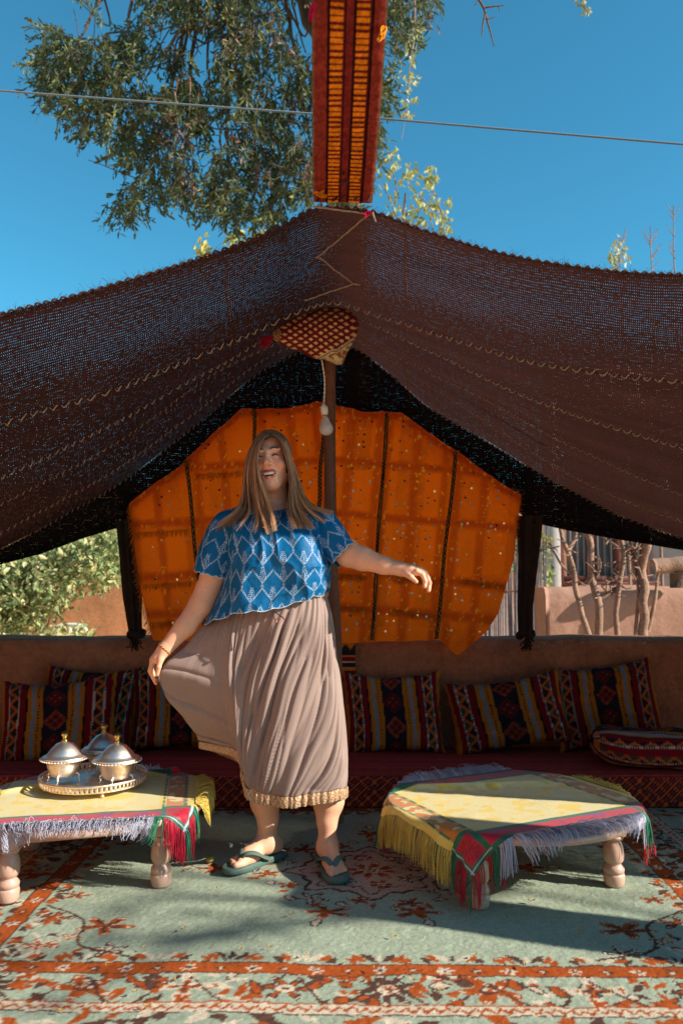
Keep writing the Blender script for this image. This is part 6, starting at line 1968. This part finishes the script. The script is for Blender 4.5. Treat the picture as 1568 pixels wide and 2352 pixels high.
# tie cords with beads
m_cordb = mat('dark_cord', lin(74, 52, 50), .8, .2); m_bead = mat('bead', lin(180, 90, 90), .3, .5)
for (a, b, e) in (((628, 1400), (640, 1412), (652, 1420)), ((630, 1402), (628, 1414), (634, 1428))):
    V, Fq = tube(curve([Wp(*a, -.175), Wp(*b, -.18), Wp(*e, -.183)], 10), .0022, 6); ck = build('tie_cord', V, Fq, m_cordb, skirt)
    V, Fq = lathe([(0, -.006), (.004, -.004), (.005, 0), (.004, .004), (0, .006)], Wp(*e, -.184), 10); build('bead', V, Fq, m_bead, ck)

# ------------------------------------------------------------------ blouse
#        R                FR                 F                  FL                 L                BL               B              BR
SH = [
 [(668, .0, 1158), (655, -.052, 1168), (629, -.070, 1173), (604, -.052, 1168), (590, .0, 1158), (603, .05, 1150), (629, .06, 1148), (655, .05, 1150)],
 [(728, .0, 1170), (694, -.085, 1184), (629, -.104, 1190), (560, -.085, 1184), (532, .0, 1170), (556, .08, 1172), (629, .09, 1168), (700, .08, 1172)],
 [(748, .0, 1208), (714, -.120, 1212), (632, -.135, 1216), (546, -.120, 1212), (516, .0, 1208), (545, .1, 1208), (632, .11, 1208), (715, .1, 1208)],
 [(756, .0, 1258), (722, -.158, 1262), (636, -.172, 1264), (552, -.155, 1262), (518, .0, 1260), (545, .1, 1258), (636, .11, 1258), (720, .1, 1258)],
 [(759, .0, 1312), (726, -.160, 1316), (636, -.172, 1320), (550, -.156, 1320), (514, -.01, 1320), (540, .1, 1318), (636, .12, 1312), (722, .1, 1312)],
 [(756, .0, 1345), (727, -.145, 1350), (635, -.165, 1366), (545, -.156, 1374), (498, -.03, 1380), (530, .1, 1376), (634, .12, 1356), (724, .1, 1346)],
 [(748, .0, 1364), (722, -.130, 1369), (630, -.166, 1397), (540, -.160, 1408), (468, -.05, 1434), (520, .1, 1424), (632, .12, 1384), (722, .09, 1366)],
]
SH = np.array(SH, float)
NT2, NV2 = 560, 250
_nf = int(NT2 * .74)
thS = np.concatenate([np.linspace(-.35, 4.35, _nf, endpoint=False), np.linspace(4.35, 7.65, NT2 - _nf, endpoint=False)])
def spc_at(ys, tt_):
    N_ = len(ys); e_ = np.concatenate([ys[-3:], ys, ys[:3]])
    return sp(np.arange(-3, N_ + 3), e_, tt_)
rc = np.stack([spc_at(SH[k], thS) for k in range(len(SH))])
shg = sp(np.arange(len(SH)), rc, np.linspace(0, len(SH) - 1, NV2))
th2 = thS
v2 = np.linspace(0, 1, NV2)[:, None]
shg[..., 2] += 4.5 * np.abs(np.sin(th2 * 6.2))[None] * ss(.93, 1, v2)
TV = P(shg[..., 0], shg[..., 2], D0P + shg[..., 1])
du_ = np.roll(TV, -1, 1) - np.roll(TV, 1, 1); dv_ = np.gradient(TV, axis=0)
NR2 = np.cross(du_, dv_); NR2 /= np.linalg.norm(NR2, axis=-1, keepdims=True) + 1e-9
if (NR2[NV2 // 2, int(NT2 * .37)] @ np.array([0, -1, 0])) < 0: NR2 = -NR2
lenU = np.concatenate([[0], np.cumsum(np.linalg.norm(np.diff(TV[NV2 // 2], axis=0), axis=1))])
lenV = np.concatenate([[0], np.cumsum(np.linalg.norm(np.diff(TV[:, int(NT2 * .37)], axis=0), axis=1))])
gu, gv = lenU[None] + 0 * v2, lenV[:, None] + 0 * lenU[None]
wrk = ss(.0, .1, v2) * .010 * (ridge(gu * 1.0, gv * .55, .055, 301) ** 3 - .4) * ss(.1, .4, v2) + ss(.0, .08, v2) * (.009 * (n2(gu * 1.5, gv * .5, .10, 303) - .5) + .004 * (n2(gu, gv, .025, 305) - .5))
wrk += .0022 * np.sin(gu * 2 * math.pi / .022) * np.exp(-((v2 - .13) / .06) ** 2)
TV = TV + wrk[..., None] * NR2

def embroider(u, w, hemd):
    """white thread on blue: garlands of rings, leafy sprigs, small flowers; u round, w down (m), hemd distance to the hem"""
    C = np.broadcast_to(lin(0, 98, 150), u.shape + (3,)).copy()
    on = np.zeros(u.shape, bool)
    px_, pw = .074, .128
    row = np.floor(w / pw)
    ww = (w / pw) % 1
    for sh in (0, 1):
        uu_ = (u / px_ + .5 * sh + .5 * (row % 2)) % 1 - .5
        x_ = uu_ * px_
        if sh == 0:
            # V-shaped and swagged garlands of little rings
            for (c0_, am, sw) in ((.04, .36, 0), (.54, .36, 0)):
                zig = np.abs(uu_) * 2
                shp = ((1 - zig) if c0_ < .3 else zig) if sw == 0 else np.sqrt(np.clip(1 - zig ** 2, 0, 1))
                gy = (ww - c0_ - am * shp) * pw
                slope = .5 if sw == 0 else .8
                gd = np.abs(gy) * slope
                along_ = (np.abs(uu_) * px_ * (1.5 if sw == 0 else 1.1)) / .0075
                rr_ = np.hypot(gd, (np.abs(along_ % 1 - .5)) * .0075)
                on |= (gd < .0030) & (rr_ < .0024)
        # sprig between the garlands
        y_ = (ww - (.74 if sh else .24)) * pw
        L_ = .025
        cx_ = .0016 * np.sin(y_ * 300)
        on |= (np.abs(x_ - cx_) < .0009) & (np.abs(y_) < L_)
        for k in range(6):
            yc = -L_ + k * L_ * .27
            r_ = .0040 + .0016 * k
            for s_ in (-1, 1):
                on |= np.hypot(x_ - s_ * r_, y_ - yc + .003) < .0018
                on |= (np.abs(y_ - yc + .45 * np.abs(x_) - .0005) < .0007) & (np.abs(x_) < r_) & (x_ * s_ > 0)
        yf = y_ - L_ - .006
        rf = np.hypot(x_, yf); af = np.arctan2(yf, x_)
        on |= (rf < .0066 * (.6 + .4 * np.cos(5 * af))) & (rf > .0012)
    C[on] = lin(172, 192, 212)
    C[hemd < .0045] = lin(190, 204, 218)
    return C
CE = embroider(gu, gv, (1 - v2) * lenV[-1] + 0 * gu)
# raised thread
m_blouse = mat('blue_cotton', None, .55, .22, noise=[(160, .10), (14, .06)], bump=[(420, .3, .001), (60, .25, .004)], trans=.10)
bparts = [(TV.reshape(-1, 3), gridf(NV2, NT2, cv=True))]; bcols = [CE.reshape(-1, 3)]
def sleeve(rings, seed, flut):
    """rings: (px, py, half width px, depth radius, dy)"""
    rings = np.array(rings, float)
    ns, nk = 80, 200
    rr = sp(np.linspace(0, 1, len(rings)), rings, np.linspace(0, 1, ns))
    cc = P(rr[:, 0], rr[:, 1], D0P + rr[:, 4])
    T = np.gradient(cc, axis=0); T /= np.linalg.norm(T, axis=1, keepdims=True)
    dp = np.array([0, 1.0, 0]); sd = np.cross(T, dp); sd /= np.linalg.norm(sd, axis=1, keepdims=True)
    dq = np.cross(sd, T)
    a = np.arange(nk) * 2 * math.pi / nk
    q = np.linspace(0, 1, ns)[:, None]
    fl = 1 + flut * q * np.sin(a[None] * 4 + seed) + .05 * (n2(a[None] * 1.0, q, .3, seed) - .5)
    V = cc[:, None] + (rr[:, 2] / F * D0P)[:, None, None] * (np.cos(a) * fl)[..., None] * sd[:, None] + (rr[:, 3])[:, None, None] * (np.sin(a) * fl)[..., None] * dq[:, None]
    V = V + (T[:, None] * (.006 * np.abs(np.sin(a * 6))[None, :, None] * ss(.88, 1, q)[..., None]))
    L_ = np.concatenate([[0], np.cumsum(np.linalg.norm(np.diff(cc, axis=0), axis=1))])
    r_ = rr[:, 2].mean() / F * D0P
    C = embroider(a[None] * r_ + .02 + 0 * q, L_[:, None] + .01 + 0 * a[None], (1 - q) * L_[-1] + 0 * a[None])
    bparts.append((V.reshape(-1, 3), gridf(ns, nk, cv=True, flip=True))); bcols.append(C.reshape(-1, 3))
sleeve([(552, 1190, 26, .060, .0), (530, 1210, 44, .072, .0), (508, 1252, 45, .074, -.005), (492, 1290, 42, .074, -.01), (484, 1319, 39, .074, -.01)], 3, .07)
sleeve([(708, 1188, 24, .060, .0), (732, 1206, 42, .070, -.01), (756, 1232, 42, .072, -.03), (776, 1258, 38, .070, -.045), (792, 1274, 37, .068, -.055)], 5, .09)
V, Fq = merge(bparts)
build('blouse', V, Fq, m_blouse, person, col=np.concatenate(bcols))

# ------------------------------------------------------------------ hair: thousands of strands
rh = np.random.default_rng(77)
def G(pts): return np.array([np.concatenate([[x_, y_], [d_]]) for x_, y_, d_ in pts], float)
# guides (px, py, depth from the head's middle); five along each curtain, front layer and back layer
LFi = G([(617, 1000, -.070), (601, 1012, -.095), (593, 1048, -.106), (594, 1090, -.105), (601, 1130, -.110), (613, 1176, -.120), (622, 1222, -.150)])
LFm = G([(616, 999, -.060), (592, 1018, -.075), (579, 1060, -.075), (578, 1105, -.080), (586, 1146, -.095), (600, 1188, -.128), (604, 1228, -.155)])
LFo = G([(612, 996, -.030), (581, 1018, -.030), (566, 1065, -.025), (562, 1112, -.030), (558, 1146, -.055), (546, 1174, -.085), (502, 1208, -.09)])
LBo = G([(612, 996, .030), (574, 1030, .030), (560, 1085, .035), (560, 1130, .03), (552, 1162, .02), (532, 1186, -.02), (496, 1222, -.06)])
RFi = G([(624, 1000, -.070), (644, 1010, -.088), (655, 1042, -.080), (663, 1080, -.068), (667, 1120, -.070), (668, 1166, -.105), (684, 1214, -.14)])
RFm = G([(626, 999, -.058), (650, 1016, -.070), (662, 1050, -.062), (672, 1095, -.058), (680, 1135, -.065), (694, 1176, -.100), (722, 1214, -.130)])
RFo = G([(630, 996, -.028), (656, 1016, -.030), (669, 1055, -.025), (684, 1102, -.025), (693, 1136, -.040), (714, 1162, -.060), (770, 1178, -.06)])
RBo = G([(630, 996, .03), (662, 1030, .03), (676, 1080, .035), (692, 1125, .03), (698, 1152, .02), (716, 1170, .01), (748, 1180, .0)])
NS = 15
tq_ = np.linspace(0, 1, NS)
def gcurve(g_): return sp(np.linspace(0, 1, len(g_)), g_, tq_)
def curtain(guides, n, wob, spread, nlock=26, pull=.8):
    gs_ = np.stack([gcurve(g_) for g_ in guides])
    G_ = len(guides) - 1
    def at_(x_):
        k = np.clip(x_.astype(int), 0, G_ - 1); f_ = (x_ - k)[:, None, None]
        return gs_[k] * (1 - f_) + gs_[k + 1] * f_
    x_ = rh.random(n) ** 1.25 * G_
    lock = np.clip((x_ / G_ * nlock + rh.normal(0, .5, n)).astype(int), 0, nlock - 1)
    c_ = at_(x_)
    lc = at_((np.arange(nlock) + .5) / nlock * G_)          # lock centre lines
    u_ = tq_[None]
    # every lock wanders and waves in its own way
    ph = rh.uniform(0, 6.28, (nlock, 2)); fq = rh.uniform(7, 13, (nlock, 2)); am = rh.uniform(.4, 1.3, (nlock, 2))
    dr_ = rh.normal(0, 1, (nlock, 3))
    amp = u_ ** 1.6
    lc[..., 0] += dr_[:, :1] * spread * amp + wob * am[:, :1] * np.sin(u_ * fq[:, :1] + ph[:, :1]) * amp
    lc[..., 1] += dr_[:, 1:2] * spread * .5 * amp
    lc[..., 2] += dr_[:, 2:3] * .020 * u_ + .018 * am[:, 1:] * np.sin(u_ * fq[:, 1:] + ph[:, 1:]) * amp
    pl = (pull * ss(.15, .95, u_) * rh.uniform(.5, 1.15, (n, 1)))[..., None]
    base_ = c_ * (1 - pl) + lc[lock] * pl
    base_[..., 0] += rh.normal(0, 1.5, (n, 1)) * (.35 + amp) + rh.normal(0, 1.4, (n, 1)) * np.sin(u_ * 9 + rh.uniform(0, 6, (n, 1))) * amp
    base_[..., 1] += rh.normal(0, 1.4, (n, 1)) * amp
    base_[..., 2] += rh.normal(0, .010, (n, 1)) * (.5 + .5 * u_)
    c_ = base_
    end = np.clip(rh.uniform(.60, 1.10, nlock)[lock] + rh.normal(0, .10, n), .4, 1.0)
    ii = u_ * end[:, None] * (NS - 1); i0 = np.minimum(ii.astype(int), NS - 2); ff = (ii - i0)[..., None]
    ar = np.arange(n)[:, None]
    c_ = c_[ar, i0] * (1 - ff) + c_[ar, i0 + 1] * ff
    W = P(c_[..., 0], c_[..., 1], D0P - .02 + c_[..., 2])
    rad = .00100 * (1 - .8 * u_ ** 3) * rh.uniform(.6, 1.35, (n, 1))
    tone = np.clip(rh.random(nlock)[lock][:, None, None] * .8 + rh.normal(.08, .28, (n, 1, 1)) + .25 * (1 - x_ / G_)[:, None, None] - .08, 0, 1)
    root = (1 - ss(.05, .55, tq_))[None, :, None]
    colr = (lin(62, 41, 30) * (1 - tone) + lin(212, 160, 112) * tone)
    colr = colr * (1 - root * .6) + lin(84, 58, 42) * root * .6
    return W, rad, colr + 0 * tq_[None, :, None]
hs_ = [curtain([LFi, LFm, LFo], 1250, 9.0, 6.0, 22), curtain([LFo, LBo], 600, 5.0, 6.0, 16), curtain([RFi, RFm, RFo], 1150, 9.0, 6.0, 20), curtain([RFo, RBo], 600, 5.0, 6.0, 16)]
# back of the head and neck
BK = [G([(600 + 44 * k / 5, 1000, .055), (588 + 70 * k / 5, 1040, .085), (586 + 80 * k / 5, 1100, .07), (588 + 85 * k / 5, 1150, .06), (585 + 95 * k / 5, 1180, .07), (580 + 105 * k / 5, 1200, .075), (575 + 115 * k / 5, 1215, .08)]) for k in range(6)]
hs_.append(curtain(BK, 520, 2, 5))
# crown: strands combed from the parting over the skull
n = 700
az = rh.uniform(-1, 1, n); fb = rh.uniform(-.008, .10, n)
CW = np.zeros((n, NS, 3)); 
for i in range(n):
    s_ = 1 if az[i] > 0 else -1
    t_ = tq_ * 1.25
    ang = t_ * (math.pi / 2)
    x_ = s_ * .0765 * np.sin(ang); u_ = .034 + .0925 * np.cos(ang) 
    f_ = -.022 + (.078 - fb[i] * 1.6) * (1 - .35 * t_)
    k_ = np.sqrt(np.clip(1 - ((f_ + .022) / .098) ** 2, .05, 1))
    CW[i] = HC + np.stack([x_ * k_, f_, .034 + (u_ - .034) * k_], -1) @ HM.T
CW += rh.normal(0, .0012, (n, 1, 3))
colr = (lin(112, 84, 58) * rh.uniform(.7, 1.25, (n, 1, 1))) + 0 * tq_[None, :, None]
hs_.append((CW, np.full((n, NS), .0013), colr))
# flyaways
W, rad, colr = curtain([LFo, LBo], 90, 9, 16, 40, .3); hs_.append((W, rad * .55, colr)); W, rad, colr = curtain([RFo, RBo], 90, 9, 14, 40, .3); hs_.append((W, rad * .55, colr))
PP = np.concatenate([h_[0] for h_ in hs_]); RR = np.concatenate([h_[1] for h_ in hs_]); CC = np.concatenate([h_[2] for h_ in hs_])
V, Fq = tubes(PP, RR, 3)
m_hair = mat('hair', None, .38, .5)
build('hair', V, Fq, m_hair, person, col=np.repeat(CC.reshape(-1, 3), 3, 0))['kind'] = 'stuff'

# ------------------------------------------------------------------ sandals and jewellery
m_rub = mat('green_rubber', lin(84, 106, 98), .55, .3, noise=[(40, .08)], bump=[(200, .2, .001)])
def sandal(ft, ang, side):
    d = np.array([math.cos(ang), math.sin(ang), 0]); r = np.array([math.sin(ang), -math.cos(ang), 0]) * side
    o = np.array([ft[0], ft[1], 0.0])
    sp_o = np.array([(-.085, 0), (-.078, .030), (-.04, .036), (.02, .034), (.08, .044), (.14, .050), (.185, .040), (.203, .014), (.198, -.014), (.165, -.040), (.10, -.048), (.03, -.040), (-.04, -.036), (-.078, -.028)])
    c = spc(sp_o, 72)
    lv = [(.0, .90), (.003, .99), (.012, 1.0), (.0205, 1.0), (.0225, .96), (.0215, .6), (.0212, .0)]
    V = []
    cm = c.mean(0)
    for z_, k in lv:
        q_ = cm + (c - cm) * k
        V.append(o + q_[:, :1] * d + q_[:, 1:] * r + [0, 0, 1] * np.full((72, 1), z_ + .004))
    V = np.array(V)
    s = build('sandal', V, gridf(len(lv), 72, cv=True), m_rub, person)
    z = np.array([0, 0, 1.0])
    toe = o + d * .137 + r * .012 + z * .030
    for sg_, pts in ((1, [(.137, .012, .040), (.118, .030, .062), (.085, .046, .058), (.045, .044, .034), (.015, .036, .022)]), (-1, [(.137, .012, .040), (.112, -.012, .062), (.080, -.036, .054), (.045, -.044, .034), (.015, -.038, .022)])):
        cc_ = curve([o + d * a + r * b + z * (h + .004) for a, b, h in pts], 22)
        T = np.gradient(cc_, axis=0); T /= np.linalg.norm(T, axis=1, keepdims=True)
        up_ = z - T * (T @ z)[:, None]; up_ += r * sg_ * .5; up_ /= np.linalg.norm(up_, axis=1, keepdims=True)
        sd = np.cross(T, up_); sd /= np.linalg.norm(sd, axis=1, keepdims=True); up_ = np.cross(sd, T)
        a = np.arange(10) * 2 * math.pi / 10
        w_ = np.interp(np.linspace(0, 1, 22), [0, .15, .6, 1], [.006, .010, .013, .013])
        V = cc_[:, None] + w_[:, None, None] * np.cos(a)[:, None] * sd[:, None] + .0032 * np.sin(a)[:, None] * up_[:, None]
        build('strap', V, gridf(22, 10, cv=True), m_rub, s)
    V, Fq = tube(np.array([o + d * .139 + r * .012 + z * .024, toe + z * .012]), .0042, 8); build('toe_post', V, Fq, m_rub, s)
sandal(FL_, angL, -1); sandal(FR_, angR, 1)
m_gold = mat('gold', lin(214, 168, 116), .25, .5, metal=1.0)
for pts in ([(588, 1165, -.055), (600, 1190, -.118), (622, 1204, -.142), (640, 1192, -.128), (662, 1170, -.06)], [(590, 1165, -.055), (598, 1196, -.125), (606, 1210, -.148), (632, 1200, -.14), (664, 1170, -.06)]):
    V, Fq = tube(curve([Wp(x_, y_, d_) for x_, y_, d_ in pts], 60), .0013 + .0005 * np.sin(np.arange(60) * 2.2), 5); nk_ = build('necklace', V, Fq, m_gold, person)
    e = Wp(*pts[2][:2], pts[2][2] - .004)
    V, Fq = lathe([(0, -.006), (.004, -.005), (.006, 0), (.004, .005), (0, .006)], e, 10); build('pendant', V, Fq, m_gold, nk_)
m_bc = mat('bracelet_thread', None, .8, .2)
a = np.linspace(0, 2 * math.pi, 70)
wc = Wp(379, 1491.5, -.06)
ax = (Wp(380, 1490, -.06) - Wp(425, 1440, -.04)); ax /= np.linalg.norm(ax)
s1 = np.cross(ax, [0, 1, 0]); s1 /= np.linalg.norm(s1); s2 = np.cross(ax, s1)
bps, bcs = [], []
for k, cc_ in enumerate((lin(220, 60, 40), lin(226, 160, 40), lin(40, 110, 80))):
    ph = a * 16 + k * 2.09
    c = wc + (.0295 + .0016 * np.cos(ph))[:, None] * (np.cos(a)[:, None] * s1 + np.sin(a)[:, None] * s2) + (.0016 * np.sin(ph))[:, None] * ax
    V, Fq = tube(c, .0018, 5, False); bps.append((V, Fq)); bcs.append(np.broadcast_to(cc_, V.shape))
V, Fq = merge(bps); build('bracelet', V, Fq, m_bc, person, col=np.concatenate(bcs))
